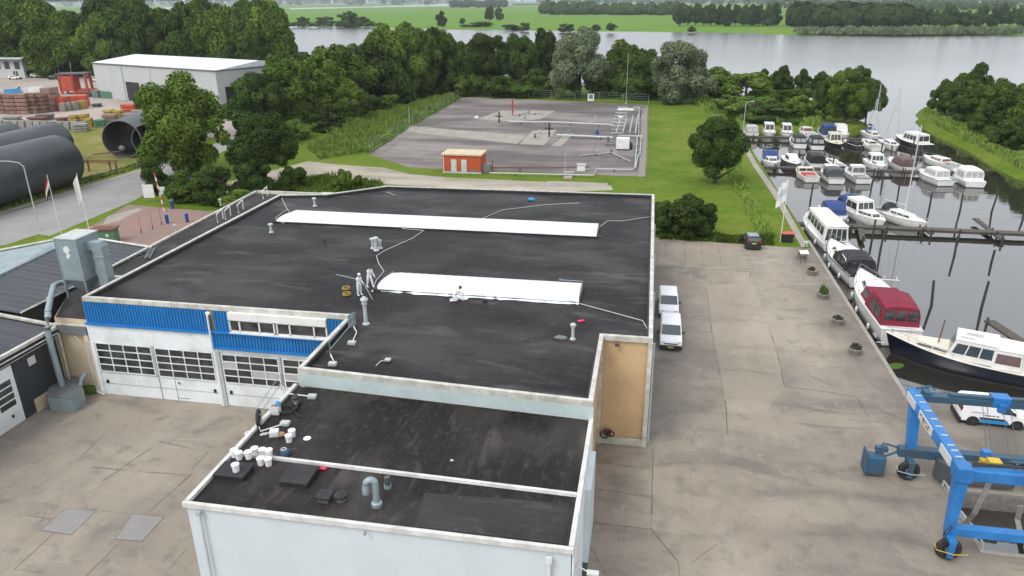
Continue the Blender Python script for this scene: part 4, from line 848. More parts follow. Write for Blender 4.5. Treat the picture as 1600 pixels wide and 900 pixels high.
# ================================================================ BOATS
def panes(bb, A, B, C_, D, cells, off=.02):
    A, B, C_, D = map(Vector, (A, B, C_, D)); nrm = (B-A).cross(D-A).normalized()*off
    for u0, u1, v0, v1 in cells:
        pt = lambda u, v: (A.lerp(B, u)).lerp(D.lerp(C_, u), v)+nrm
        bb.quad(pt(u0, v0), pt(u1, v0), pt(u1, v1), pt(u0, v1))
def hw(t, B, bluff=2.3, st=.86):
    return B/2*(st+(1-st)*min(1, t/.4)) if t < .45 else B/2*max(.02, 1-((t-.45)/.55)**bluff)
def boat(label, L, B, loc, rz, hull='boatwhite', deck='boatwhite', fb=1.0, cabins=(), canopy=None, rail=True, mast=0, sail=None, stripe=None, well=None, fenders=0, group=None, bluff=2.3, name='motor_boat', cat='boat', hatch=True, ladder_=False, sprayhood=None, sheer=.3, boot='dkgrey', tender=False):
    t = thing(name, label, cat, loc, rz, group); X = lambda u: -L/2+L*u
    zs = lambda u: fb*(1+sheer*u*u)
    n = 15; rings = []
    for i in range(n):
        u = i/(n-1); w_ = hw(u, B, bluff); z = zs(u); rk = .07*L*u**3
        rings.append([Vector((X(u)+rk, -w_, z)), Vector((X(u)+rk*.6, -w_*.96, z*.55)), Vector((X(u)+rk*.1, -w_*.85, .06)), Vector((X(u)-rk*.2, -w_*.6, -.35)), Vector((X(u)-rk*.2, w_*.6, -.35)), Vector((X(u)+rk*.1, w_*.85, .06)), Vector((X(u)+rk*.6, w_*.96, z*.55)), Vector((X(u)+rk, w_, z))])
    b = MB(); b.loft(rings, False); o_ = len(b.v); b.f.append(list(range(8))); b.mi.append(0); b.build('hull', hull, t, smooth=True)
    b = MB(); b.loft([[Vector((X(i/(n-1))+.07*L*(i/(n-1))**3, s_*hw(i/(n-1), B, bluff)*1.0, zs(i/(n-1))-.05)) for s_ in (-.98, 0, .98)] for i in range(n)], False)
    b.build('deck', deck, t)
    b = MB()
    for s_ in (-1, 1): b.tube([(X(i/(n-1))+.07*L*(i/(n-1))**3, s_*hw(i/(n-1), B, bluff), zs(i/(n-1))) for i in range(n)], .05, 5)
    b.tube([(X(0), -hw(0, B), fb), (X(0), hw(0, B), fb)], .05, 5); b.build('rub_rail', stripe or deck, t)
    b = MB(); rg_ = [[Vector((X(i/(n-1))+.07*L*(i/(n-1))**3*.12, s_*hw(i/(n-1), B, bluff)*.87, zz)) for zz in (-.02, .13)] for s_ in (-1, 1) for i in range(n)]
    b.loft(rg_[:n], False); b.loft(rg_[n:], False); b.quad((X(0)-.012, -B*.37, -.02), (X(0)-.012, B*.37, -.02), (X(0)-.012, B*.37, .13), (X(0)-.012, -B*.37, .13)); b.build('waterline', boot, t)
    for cb in cabins:
        u0, u1, ins, h, sf, sb, mat, win = cb[:8]; zb = cb[8] if len(cb) > 8 else zs((u0+u1)/2)-.05
        w0 = hw(u0, B, bluff)*ins; w1 = hw(u1, B, bluff)*ins; x0, x1 = X(u0), X(u1); tw = .86
        bot = [Vector((x0, -w0, zb)), Vector((x1, -w1, zb)), Vector((x1, w1, zb)), Vector((x0, w0, zb))]
        top = [Vector((x0+sb, -w0*tw, zb+h)), Vector((x1-sf, -max(w1, w0*.55)*tw if w1 < w0*.5 else -w1*tw, zb+h)), Vector((x1-sf, max(w1, w0*.55)*tw if w1 < w0*.5 else w1*tw, zb+h)), Vector((x0+sb, w0*tw, zb+h))]
        b = MB(); b.add(bot+top, [(3, 2, 1, 0), (4, 5, 6, 7), (0, 1, 5, 4), (1, 2, 6, 5), (2, 3, 7, 6), (3, 0, 4, 7)])
        cab = b.build('cabin' if mat in ('boatwhite', 'cream', 'wood') else 'canopy', mat, t, bevel=.06)
        if mat in ('boatwhite', 'cream'):
            b = MB(); ov = .06; tp = [Vector((p.x+(ov if p.x > (x0+x1)/2 else -ov), p.y*1.05, p.z)) for p in top]
            b.add(tp+[p+Vector((0, 0, .06)) for p in tp], [(3, 2, 1, 0), (4, 5, 6, 7), (0, 1, 5, 4), (1, 2, 6, 5), (2, 3, 7, 6), (3, 0, 4, 7)]); b.build('cabin_roof', mat, cab if 0 else t, bevel=.02)
        if win:
            b = MB(); ns, nf, nb, wm = win; g_ = .06
            cl = lambda k, lo=.3, hi=.82: [(g_+(1-2*g_)*i/k+.015, g_+(1-2*g_)*(i+1)/k-.015, lo, hi) for i in range(k)]
            if ns: panes(b, bot[0], bot[1], top[1], top[0], cl(ns)); panes(b, bot[2], bot[3], top[3], top[2], cl(ns))
            if nf: panes(b, bot[1], bot[2], top[2], top[1], cl(nf, .25, .88))
            if nb: panes(b, bot[3], bot[0], top[0], top[3], cl(nb, .25 if nb < 3 else .1, .85))
            o_ = b.build('cabin_window', wm, cab)
    if hatch:
        b = MB(); b.cbox((X(.72), 0, zs(.72)-.03), (.5, .5, .07)); b.build('deck_hatch', 'midgrey', t)
    if well:
        u0, u1 = well; b = MB(); w0 = hw(u0, B)*.8
        b.box(X(u0), X(u1), -w0, w0, zs(0)-.045, zs(0)-.02); b.build('cockpit', 'dkgrey', t)
        b = MB(); b.box(X(u0)+.1, X(u0)+.55, -w0*.9, w0*.9, fb-.03, fb+.2); b.build('seat', 'greycanvas', t)
    if canopy:
        u0, u1, h, mat, wm = canopy; zb = zs(u0)-.02; w0 = hw(u0, B)*.93; w1 = hw(u1, B)*.93; x0, x1 = X(u0), X(u1)
        prof = [(1, 0), (.97, .55), (.86, .88), (.5, .98), (0, 1.0)]; prof = [(-a, c) for a, c in prof]+[(a, c) for a, c in prof[-2::-1]]
        b = MB(); b.loft([[Vector((x0+.02, w0*a, zb+h*.9*c)) for a, c in prof], [Vector((x0+(x1-x0)*.2, w0*a, zb+h*c)) for a, c in prof], [Vector((x0+(x1-x0)*.75, (w0+w1)/2*a, zb+h*c)) for a, c in prof], [Vector((x1, w1*a*.96, zb+h*.55*c)) for a, c in prof]], False)
        b.f.append(list(range(9))[::-1]); b.mi.append(0); b.f.append([27+i for i in range(9)]); b.mi.append(0)
        cn = b.build('canopy', mat, t)
        b = MB(); k = 3 if B > 3.2 else 2
        panes(b, (x0+.02, w0*.92, zb+h*.12), (x0+.02, -w0*.92, zb+h*.12), (x0+.02, -w0*.86, zb+h*.76), (x0+.02, w0*.86, zb+h*.76), [(i/k+.03, (i+1)/k-.03, .22, .95) for i in range(k)], .03)
        for s_ in (-1, 1): a_ = [(x0+(x1-x0)*.1, s_*w0*.99, zb+h*.2), (x0+(x1-x0)*.7, s_*(w0+w1)/2*.99, zb+h*.2), (x0+(x1-x0)*.7, s_*(w0+w1)/2*.95, zb+h*.7), (x0+(x1-x0)*.1, s_*w0*.95, zb+h*.7)]; panes(b, *(a_ if s_ < 0 else [a_[1], a_[0], a_[3], a_[2]]), [(.03, .47, 0, 1), (.53, .97, 0, 1)], .04)
        b.build('canopy_window', wm, cn)
    if rail:
        b = MB(); pts = []
        for s_ in (-1, 1):
            seg = [(X(u)+.07*L*u**3, s_*hw(u, B, bluff)*.95, zs(u)+.5) for u in (.5, .62, .74, .86, .95, 1.0)]
            pts = seg if s_ < 0 else pts+seg[::-1]
            for u in (.55, .7, .85, .96): b.tube([(X(u)+.07*L*u**3, s_*hw(u, B, bluff)*.95, zs(u)-.05), (X(u)+.07*L*u**3, s_*hw(u, B, bluff)*.95, zs(u)+.5)], .018, 4)
        b.tube(pts, .022, 5); b.build('pulpit_rail', 'steel', t)
    for i in range(fenders):
        u = .2+.55*i/max(1, fenders-1); b = MB(); b.lathe((X(u), hw(u, B)+.14, fb*.2), [(.05, 0), (.13, .1), (.13, .5), (.05, .62)], 10); b.build('fender', 'boatwhite', t, smooth=True)
    if sprayhood:
        u0, mat = sprayhood; b = MB(); w0 = hw(u0, B)*.75
        b.loft([[Vector((X(u0)+dx, w0*math.cos(a), fb+.35+hh*math.sin(a))) for a in [R(q) for q in range(0, 181, 20)]] for dx, hh in ((0, .9), (.5, .95), (1.1, .3))], False); b.build('sprayhood', mat, t)
    if mast:
        b = MB(); b.cyl((X(.58), 0, fb), (X(.58), 0, fb+mast), .09, .06, 8); b.build('mast', 'lampglass', t)
        b = MB(); b.cyl((X(.57), 0, fb+1.6), (X(.12), 0, fb+1.4), .05); b.build('boom', 'lampglass', t)
        b = MB()
        for p, q in (((X(1.0), 0, fb*1.3), mast), ((X(0), 0, fb), mast), ((X(.55), B*.48, fb), mast*.9), ((X(.55), -B*.48, fb), mast*.9)): b.cyl(p, (X(.58), 0, fb+q), .014, n=4)
        b.cyl((X(.58), -.7, fb+mast*.6), (X(.58), .7, fb+mast*.6), .03); b.build('rigging', 'steel', t)
        if sail: b = MB(); b.tube([(X(.56), 0, fb+1.8), (X(.34), 0, fb+1.78), (X(.13), 0, fb+1.55)], .2, 8); b.build('furled_sail', sail, t)
    return t
PI = math.pi; UP, DN = PI/2, -PI/2     # bow away / bow towards the yard
D = 'boatwhite'
def row(label, x, yn, L, B, rz, **k): return boat(label, L, B, (x, yn+L/2, WZ), rz, group='boats moored along the jetties', **k)
# back row, behind the first jetty
row('white cabin boat with cream rear canvas, nearest the quay lamp in the farthest row', 22.8, 172, 8, 3.2, UP, canopy=(0, .45, 1.7, 'greycanvas', 'lampglass'), cabins=((.45, .8, .8, .8, .6, .1, D, (2, 2, 0, 'glass')),))
row('white cruiser facing the yard, second from the quay in the farthest row', 26.9, 172.2, 8, 3.0, DN, cabins=((.2, .62, .8, 1.7, .7, .2, D, (3, 2, 0, 'glass')),))
row('white cruiser with a reddish bow mark facing the yard, third in the farthest row', 30.7, 172, 8, 3.0, DN, stripe='maroon', cabins=((.2, .62, .78, 1.6, .7, .2, D, (3, 2, 0, 'glass')),))
row('pinkish-white boat with dark brown open cockpit in the farthest row', 35.1, 172.6, 7.5, 3.0, UP+.15, well=(.05, .5), cabins=((.42, .75, .8, .9, .4, .1, 'cream', (2, 2, 1, 'mauve')),))
row('white yacht under stacked blue canvas beside a round white dinghy', 39.0, 171.8, 9, 3.2, UP, canopy=(0, .5, 2.3, 'bluecanvas', 'carglass'), cabins=((.48, .85, .75, 1.2, .5, .1, 'bluecanvas', None),))
row('white cabin boat with three rear windows at the tree-shaded end of the farthest row', 42.4, 172, 8.5, 3.1, DN, cabins=((.15, .6, .82, 1.6, .8, .2, D, (3, 2, 0, 'lampglass')), (.55, .8, .7, .5, .3, .1, D, (2, 0, 0, 'glass'))))
boat('small round white dinghy tied beside the blue-canvas yacht', 3, 1.6, (36.4, 171.0, WZ), DN, fb=.5, rail=False, hatch=False, well=(.1, .6), name='dinghy', bluff=1.6)
# front side of the first jetty
row('white boat with grey stern canvas window, left of two at the far jetty', 31.0, 160.3, 8, 3.0, UP, canopy=(0, .5, 1.6, 'blackcanvas', 'greycanvas'), rail=True)
row('white boat with black framed rear canvas, right of two at the far jetty', 34.2, 159.2, 8.6, 3.1, UP, canopy=(0, .5, 1.7, 'blackcanvas', 'greycanvas'), stripe='dkgrey')
row('cream-white flat-fronted cruiser with dark hull in front of the far jetty', 38.5, 160.2, 8.2, 3.2, DN, hull='black', cabins=((.2, .6, .8, 1.7, .6, .2, 'cream', (2, 3, 0, 'glass')),), deck='cream')
row('low black open boat under dark canvas beside the cream-white cruiser', 42.4, 162.2, 6.2, 2.4, UP+.3, hull='black', deck='boatwhite', fb=.6, canopy=(.1, .7, .7, 'blackcanvas', 'black'), rail=False)
row('white sloop with an open dark companionway lying nearest in front of the far jetty', 45.3, 159, 8, 3.0, UP+.1, cabins=((.4, .8, .6, .5, .4, .1, D, (3, 0, 1, 'black')),), well=(.05, .35), mast=9, name='sailing_boat')
row('sailing yacht with dark blue sail cover at the far jetty end', 48.6, 171, 9, 3.0, DN, cabins=((.35, .8, .65, .6, .5, .1, D, (4, 1, 0, 'glass')),), mast=11, sail='bluecanvas', sprayhood=(.3, 'bluecanvas'), name='sailing_boat')
row('white sailing yacht with tall bare mast left of the wheelhouse cruiser', 49.3, 160, 8.5, 3.0, DN, cabins=((.35, .8, .65, .55, .5, .1, D, (3, 2, 0, 'glass')),), mast=11.5, name='sailing_boat', hull='boatwhite')
row('big white wheelhouse cruiser with dark hull sides at the outer end of the far jetty', 54.3, 162, 10.5, 3.8, UP+.25, hull='black', fb=1.2, cabins=((.12, .62, .86, 1.7, .4, .1, D, (4, 3, 2, 'glass')),))
# second jetty, far side
row('white boat with dark blue canvas facing the yard, nearest the quay at the middle jetty', 22.8, 139, 8, 3.1, DN, canopy=(.05, .5, 1.5, 'bluecanvas', 'lampglass'), cabins=((.5, .78, .75, .6, .5, .1, D, (2, 4, 0, 'glass')),))
row('plain white low-topped cabin boat facing the yard, second at the middle jetty', 26.6, 139, 8.6, 3.2, DN, cabins=((.3, .75, .72, .9, 1.2, .3, D, (3, 0, 0, 'glass')),), hull='dkgrey')
row('white boat with a large black canvas top behind the middle jetty', 30.6, 140.2, 8, 3.2, UP, canopy=(.05, .6, 1.6, 'black', 'black'))
row('small white open sailing boat with a dark outboard behind the middle jetty', 34.2, 140.6, 6.2, 2.3, UP+.2, cabins=((.45, .8, .6, .4, .3, .1, D, (2, 0, 0, 'glass')),), well=(.05, .4), fb=.7, hull='black')
row('white cabin boat facing the yard alone towards the outer middle jetty', 41.2, 139, 8, 3.1, DN, cabins=((.2, .6, .8, 1.5, .5, .2, D, (3, 3, 0, 'glass')), (.58, .82, .7, .4, .3, .05, D, (2, 0, 0, 'glass'))))
row('white boat with brown-mauve canvas cockpit cover behind the middle jetty', 45.3, 139.6, 8, 3.0, UP+.1, canopy=(0, .55, 1.6, 'mauve', 'mauve'))
row('white sloop with a brown wooden companionway door and two round ports', 53.2, 142, 8.5, 3.1, UP+.35, cabins=((.35, .8, .7, .6, .5, .1, D, (3, 0, 1, 'wood')),), well=(.05, .3), name='sailing_boat')
# second jetty, near side
row('cream open boat with red seats and cockpit on the near side of the middle jetty', 27.2, 129.2, 7, 3.0, UP+.12, deck='cream', well=(.05, .55), canopy=(.5, .62, .9, 'cream', 'glass'), cabins=((.08, .4, .8, .25, .1, .1, 'red', None, 1.0),))
row('white cruiser with black hull stripe and dark glazed rear canopy at the middle jetty', 31.2, 128.6, 8, 3.1, UP+.05, stripe='black', canopy=(.12, .5, 1.5, 'dkgrey', 'carglass'), cabins=((.42, .75, .8, 1.3, .6, .05, D, (2, 2, 0, 'glass')),), hull='boatwhite')
row('white cruiser with grey open cockpit and targa roof right of the black-striped one', 35.4, 129.4, 7.8, 3.1, UP+.12, stripe='dkgrey', well=(.03, .4), cabins=((.35, .65, .8, 1.4, .6, .05, D, (2, 2, 2, 'midgrey')), (.6, .82, .65, .4, .3, .05, D, (2, 0, 0, 'glass'))), hull='boatwhite')
row('white cabin cruiser with one big roof hatch, outer middle jetty', 47.9, 129.8, 8, 3.4, UP+.18, cabins=((.15, .7, .82, 1.3, .9, .1, D, (3, 2, 2, 'greycanvas')),), stripe='midgrey')
row('slim pale green-white boat squeezed between two white cruisers', 50.6, 132.5, 6.5, 2.2, UP+.3, deck='fascia', hull='boatwhite', fb=.8, canopy=(.3, .6, .8, 'dkgrey', 'glass'))
row('white cruiser under full white canvas, outermost at the middle jetty', 52.9, 129.5, 8.5, 3.6, UP+.02, canopy=(.12, .62, 1.9, 'boatwhite', 'greycanvas'), hull='boatwhite')
# third jetty
row('white boat with a navy canvas hood beside the houseboat at the near jetty', 26.3, 102.4, 7.6, 3.3, DN, canopy=(.2, .68, 1.5, 'bluecanvas', 'carglass'), fenders=2)
def pxboat(label, s, bw, B, z=.5, **k):
    a = G(*s, WZ+z); c = G(*bw, WZ+z); d = c-a; L = d.length*.95; m = (a+c)/2; m.z = WZ
    return boat(label, L, B, m, math.atan2(d.y, d.x), **k)
g3 = 'boats moored along the jetties'
boat('white wheelhouse cruiser with blue rear canvas, bow over the near jetty', 9.2, 3.5, (30.3, 107.2, WZ), DN+.3, group=g3, cabins=((.22, .58, .82, 1.7, .5, .1, D, (2, 3, 0, 'glass')), (.55, .86, .72, .5, .4, .02, D, (3, 2, 0, 'glass'))), canopy=(0, .24, 1.7, 'bluecanvas', 'blackcanvas'))
boat('white sailing yacht with a black sprayhood and tall mast, bow at the near jetty', 8.6, 3.1, (35.0, 106.6, WZ), DN+.42, group=g3, cabins=((.35, .82, .6, .5, .5, .1, D, (3, 0, 0, 'glass')),), mast=12.5, sprayhood=(.2, 'blackcanvas'), well=(.03, .2), name='sailing_boat')
# along the quay
t = pxboat('white houseboat-like cruiser with long flat roof and glazed rear doors along the quay', (1308, 390), (1264, 342), 3.7, fb=1.1, cabins=((.06, .8, .92, 1.95, .7, .0, D, (5, 3, 4, 'glass')),), hatch=False, bluff=3.2, fenders=2)
t = pxboat('white motor yacht with black canvas wheelhouse behind the houseboat cruiser', (1352, 446), (1297, 388), 3.8, fb=1.35, stripe='black', canopy=(.14, .5, 1.5, 'blackcanvas', 'glass'), cabins=((.48, .78, .76, .85, 1.5, .05, D, (2, 0, 0, 'glass')), (.0, .14, .9, .5, .05, .05, 'blackcanvas', None)), boot='black', fenders=3)
b = MB(); b.tube([(-4.0, -1.5, 1.3), (-3.7, -1.5, 2.5), (-2.2, -1.4, 2.6)], .06); b.tube([(-4.0, 1.5, 1.3), (-3.7, 1.5, 2.5), (-2.2, 1.4, 2.6)], .06); b.build('arch_rail', 'white', t)
t = pxboat('white motor yacht with a crimson canvas wheelhouse and stern ladder on the quay', (1408, 538), (1343, 442), 4.0, fb=1.7, canopy=(.06, .4, 2.05, 'maroon', 'glass'), cabins=((.38, .58, .84, 1.2, .9, .0, 'maroon', (1, 2, 0, 'carglass')), (.5, .82, .7, .75, 1.4, .0, D, (2, 0, 0, 'glass'))), fenders=3, sheer=.15)
b = MB(); L2 = 5.6; b.box(-L2-.55, -L2+.3, -1.75, 1.75, .25, .4); b.build('swim_platform', 'pipegrey', t)
b = MB(); b.box(-L2+.24, -L2+.28, -.1, .5, .4, 1.75)
for i in range(5): b.box(-L2+.2, -L2+.26, -.1, .5, .5+.25*i, .54+.25*i)
b.build('stern_ladder', 'steel', t); b = MB(); b.box(-L2+.22, -L2+.28, .75, 1.2, .85, 1.25); b.build('transom_box', 'black', t)
b = MB(); b.tube([(0, -1.4, 3.75), (0, 1.4, 3.75)], .05); [b.cyl((0, y, 3.75), (0, y, 4.1), .05) for y in (-1.1, 0, .9)]; b.build('light_bar', 'white', t)
t = pxboat('navy-hulled motor cruiser with cream deck and long white wheelhouse across the harbour corner', (1622, 592), (1389, 543), 3.9, fb=1.25, hull='navy', deck='cream', stripe='boatwhite', sheer=.55, cabins=((.1, .3, .84, 1.55, .1, .1, D, (1, 0, 1, 'mauve'), 1.25), (.28, .62, .84, 1.65, .6, .0, D, (3, 3, 0, 'carglass'), 1.35), (.58, .86, .72, .35, .3, .0, 'cream', (2, 0, 0, 'dkgrey'), 1.5)), bluff=2.0, boot='black')
b = MB(); b.cyl((1.9, 0, 1.6), (1.75, 0, 4.0), .06); b.cyl((1.8, -.4, 3.4), (1.8, .4, 3.4), .035); b.cyl((1.85, -.3, 2.8), (1.85, .3, 2.8), .03); b.build('mast', 'wood', t)
b = MB(); n = 15
b.tube([(-6+12*i/14+.84*(i/14)**3*.6, -hw(i/14, 3.9, 2.0)*1.0, .5+.25*(i/14)**2) for i in range(15)], .035, 5); b.build('hull_line', 'boatwhite', t)
b = MB(); b.box(-1.2, 0, -.55, .0, 3.04, 3.1); b.box(-.6, .4, .5, .9, 3.04, 3.08); b.build('roof_hatch', 'greycanvas', t)
b = MB(); b.box(-6.9, -6.1, -1.4, 1.4, .3, .42); b.build('swim_platform', 'oldwood', t)
lump('pond_weed', 'patch of green weed floating by the quay under the navy cruiser bow', 'water weed', 1400, 572, WZ, (1.6, 1.0, .06), 'moss', .8, 12)
# jetties and piles
def jetty(label, y, x0, x1, wd=1.2, z=-.35, fingers=()):
    t = thing('jetty', label, 'jetty', (x0, y, WZ)); b = MB(); b.box(0, x1-x0, -wd/2, wd/2, z-.12-WZ, z-WZ)
    for s_ in (-1, 1): b.box(0, x1-x0, s_*wd*.42-.06, s_*wd*.42+.06, z-.35-WZ, z-.125-WZ)
    b.build('deck', 'oldwood', t)
    x = 2.5
    while x < x1-x0:
        for s_ in (-1, 1): b = MB(); b.cyl((x, s_*(wd/2+.09), -1), (x, s_*(wd/2+.09), z+.25-WZ), .11, n=7); b.build('pile', 'pile', t)
        x += 4.4
    for (ax, ay), (cx, cy) in fingers:
        a = Vector((ax-x0, ay-y, z-.1-WZ)); c = Vector((cx-x0, cy-y, z-.25-WZ)); d = (c-a); nn = Vector((-d.y, d.x, 0)).normalized()*.35
        b = MB(); v = [a-nn, c-nn, c+nn, a+nn]; b.add(v+[p-Vector((0, 0, .18)) for p in v], [(0, 1, 2, 3), (7, 6, 5, 4), (0, 4, 5, 1), (1, 5, 6, 2), (2, 6, 7, 3), (3, 7, 4, 0)]); b.build('finger', 'oldwood', t)
        b = MB(); b.cyl(c-Vector((0, 0, 1.6)), c+Vector((0, 0, .5)), .12, n=7); b.build('pile', 'pile', t)
    return t
jetty('farthest jetty with boats moored on both sides', 170.2, QX, 56)
jetty('middle wooden jetty between two ranks of boats', 137.9, QX, 55.5, fingers=(((46, 137.4), (47.5, 133)),))
f3 = []
for s_, e_ in (((1342, 345), (1349, 372)), ((1424, 335), (1456, 362)), ((1524, 340), (1567, 371))): f3.append((tuple(G(*s_, -.4)[:2]), tuple(G(*e_, -.4)[:2])))
jetty('nearest long wooden jetty with three slanting finger planks, beyond the houseboat cruiser', 101.1, QX, 86, 1.3, fingers=f3)
f = G(1590, 560, -.4)
b = MB(); b.box(-.5, .5, -4, 4, .6, .8); [b.cyl((x, y, -1), (x, y, 1.3), .12, n=7) for x, y in ((-.55, -3.8), (.55, -3.8), (-.55, 3.5))]; solo('landing_stage', 'short grey landing stage beyond the navy cruiser at the right edge of the picture', 'landing stage', b, 'oldwood', (G(1590, 540, -.4).x+.6, G(1590, 540, -.4).y+1.5, WZ), .2)
first = None
pl = [(1266, 313), (1363, 287), (1405, 291), (1452, 327), (1500, 330), (1549, 331), (1362, 379), (1375, 393), (1491, 400), (1336, 245), (1433, 253), (1456, 478), (1534, 480), (1549, 410), (1440, 232), (1392, 245), (1249, 250), (1346, 236), (1378, 290), (1215, 245), (1320, 235), (1598, 345), (1376, 240), (1424, 236), (1300, 262), (1525, 283)]
lbs = ['between the near and middle jetties beside the quay', 'standing in open water below the mauve-canvas boat', 'standing in open water right of the mauve-canvas boat', 'in the middle of the open water beyond the near jetty', 'in open water beyond the near jetty, right of the middle', 'in open water beyond the near jetty, far right', 'short, just in front of the near jetty behind the black-canvas yacht', 'leaning, beside the black-canvas yacht', 'tall, in the wide open water before the near jetty', 'between the black boat and the white sloop', 'slim, near the white sloop with the wooden door', 'right of the crimson-canvas yacht', 'above the wheelhouse of the navy cruiser', 'small stub in the wide open water', 'beside the big wheelhouse cruiser', 'below the tall bare mast', 'between two boats near the quay', 'below the low black boat', 'thin, in the water by the mauve boat', 'beside the blue canvas boat at the quay', 'behind the black-canvas boat', 'at the right edge beyond the near jetty', 'among the sailing boats of the far jetty', 'in front of the big wheelhouse cruiser', 'between the open sailing boat and the lone cabin boat', 'cluster post right of the outermost white-canvas boat']
for i, ((px, py), lb) in enumerate(zip(pl, lbs)):
    p = G(px, py, WZ); rg = random.Random(i); h = (1.6 if i in (13, 18) else rg.uniform(2.4, 3.1)) if i < 14 else rg.uniform(1.6, 2.2)
    if first is None:
        b = MB(); b.cyl((0, 0, -1.2), (.1, .05, 2.6), .15, .12, 9); b.cyl((.1, .05, 2.58), (.1, .05, 2.66), .13, .05, 9); first = solo('mooring_pile', 'dark wooden mooring pile '+lb, 'mooring pile', b, 'pile', p, 0, 'mooring piles in the harbour')
    else:
        o = first.copy(); C.objects.link(o); o.location = p; o.rotation_euler = (rg.uniform(-.05, .05), rg.uniform(-.02, .08), rg.uniform(0, 6)); o.scale = (1, 1, h/2.6); o['label'] = 'dark wooden mooring pile '+lb

# ================================================================ VEHICLES
def wheel(t, x, y, r, wdt=.2, rim='steel', side=1):
    b = MB(); ring(b, (x, y, r), r*.74, r*.26, 'y', 20, 8, wdt/(r*.52)); w_ = b.build('wheel', 'rubber', t, smooth=True)
    b = MB(); b.cyl((x, y-wdt*.36, r), (x, y+wdt*.36, r), r*.6, n=16); b.build('rim', rim, w_)
    b = MB()
    for k in range(5): a = 2*PI*k/5; b.tube([(x, y+side*wdt*.38, r), (x+r*.5*math.cos(a), y+side*wdt*.38, r+r*.5*math.sin(a))], r*.07, 4)
    b.build('spokes', 'midgrey', w_)
def body(prof, W_, belt, tum):
    b = MB(); n = len(prof); hwf = lambda z: W_/2-(max(0, z-belt))*tum
    v = [(x, -hwf(z), z) for x, z in prof]+[(x, hwf(z), z) for x, z in prof]
    return b.add(v, [tuple(range(n))[::-1], tuple(range(n, 2*n))]+[(i, (i+1) % n, n+(i+1) % n, n+i) for i in range(n)])
def vehicle(name, label, cat, loc, rz, prof, W_, belt, tum, paint, ws, rear, sides, wheels, r, L, group=None, trimm='black'):
    t = thing(name, label, cat, loc, rz, group)
    body(prof, W_, belt, tum).build('body', paint, t, smooth=True, bevel=.1)
    hwf = lambda z: W_/2-(max(0, z-belt))*tum
    def face(nm, pts4, k=.9, mat='carglass'):  # (x0,z0)->(x1,z1) sloping pane across the width
        (x0, z0), (x1, z1) = pts4; b = MB(); w0, w1 = hwf(z0)*k, hwf(z1)*k
        d = Vector((x1-x0, 0, z1-z0)).normalized(); nn = Vector((d.z, 0, -d.x)); nn = nn if nn.x*(1 if x0 > 0 else -1) > 0 or nn.z > .9 else -nn
        if nn.z < 0 and abs(nn.z) > .2: nn = -nn
        o = nn*.022
        b.quad(Vector((x0, -w0, z0))+o, Vector((x0, w0, z0))+o, Vector((x1, w1, z1))+o, Vector((x1, -w1, z1))+o); b.build(nm, mat, t)
    face('windscreen', ws); 
    if rear: face('rear_window', rear)
    for poly in sides:
        for s_ in (-1, 1):
            b = MB(); pts = [(x, s_*(hwf(z)+.012), z) for x, z in poly]; b.add(pts, [tuple(range(len(pts)))]); b.build('side_window', 'carglass', t)
    for x in wheels:
        for s_ in (-1, 1):
            b = MB(); b.cyl((x, s_*(W_/2-.12), r), (x, s_*(W_/2+.012), r), r*1.2, n=20); b.build('wheel_arch', 'black', t)
            wheel(t, x, s_*(W_/2-.09), r, .22, side=s_)
    b = MB(); b.box(L/2-.12, L/2+.1, -W_*.49, W_*.49, .2, .56); b.build('bumper', trimm, t, bevel=.03); b = MB(); b.box(-L/2-.1, -L/2+.12, -W_*.49, W_*.49, .2, .56); b.build('bumper', trimm, t, bevel=.03)
    for s_ in (-1, 1):
        b = MB(); b.cbox((ws[0][0]-.35, s_*(W_/2+.1), ws[0][1]+.02), (.14, .2, .18)); b.build('wing_mirror', 'black', t, bevel=.02)
        b = MB(); b.cbox((L/2-.12, s_*W_*.36, .72), (.22, .34, .15)); b.build('headlight', 'lampglass', t, bevel=.03)
        b = MB(); b.cbox((-L/2+.03, s_*W_*.43, .85), (.08, .14, .5)); b.build('tail_light', 'rlamp', t)
    b = MB(); b.cbox((L/2+.11, 0, .36), (.03, .5, .11)); b.build('number_plate', 'plate', t)
    b = MB(); b.cbox((-L/2-.03, 0, .75), (.03, .5, .11)); b.build('number_plate', 'plate', t)
    return t
VP = [(-2.2, .3), (-2.22, .9), (-2.12, 1.72), (-1.95, 1.84), (0, 1.88), (.62, 1.8), (1.38, 1.14), (2.0, .98), (2.2, .8), (2.24, .3)]
vsides = [[(.25, 1.12), (1.18, 1.12), (.66, 1.66), (.25, 1.68)]]
v1 = vehicle('parked_van', 'white van parked nose to the camera against the hall, nearer of the two', 'van', (*G(1047, 531, 0)[:2], 0), DN, VP, 1.85, 1.05, .12, 'vanwhite', ((1.36, 1.16), (.66, 1.78)), ((-2.22, 1.15), (-2.12, 1.65)), vsides, (-1.4, 1.35), .33, 4.4, 'white vans parked beside the hall')
p = G(1047, 531, 0); v1.location = (2.95, p.y-.1, 0)
dup(v1, (2.85, p.y+6.7, 0), DN+.02, 'white van parked nose to the camera against the hall, farther of the two', (.98, .98, 1.0))
b = MB(); b.box(2.195, 2.25, -.55, .55, .66, .74); b.build('grille', 'black', v1)
bm_ = G(1520, 666, 0)
v3 = vehicle('service_van', 'white van with black and light blue lower side stripes parked behind the blue boat hoist', 'van', (24.95, 50.4, 0), -.06, [(-2.2, .3), (-2.24, .9), (-2.1, 1.62), (-1.9, 1.78), (0, 1.82), (.62, 1.76), (1.38, 1.12), (2.0, .96), (2.2, .8), (2.24, .3)], 1.9, 1.05, .12, 'vanwhite', ((1.36, 1.14), (.66, 1.74)), ((-2.225, 1.1), (-2.1, 1.62)), vsides, (-1.4, 1.35), .34, 4.4)
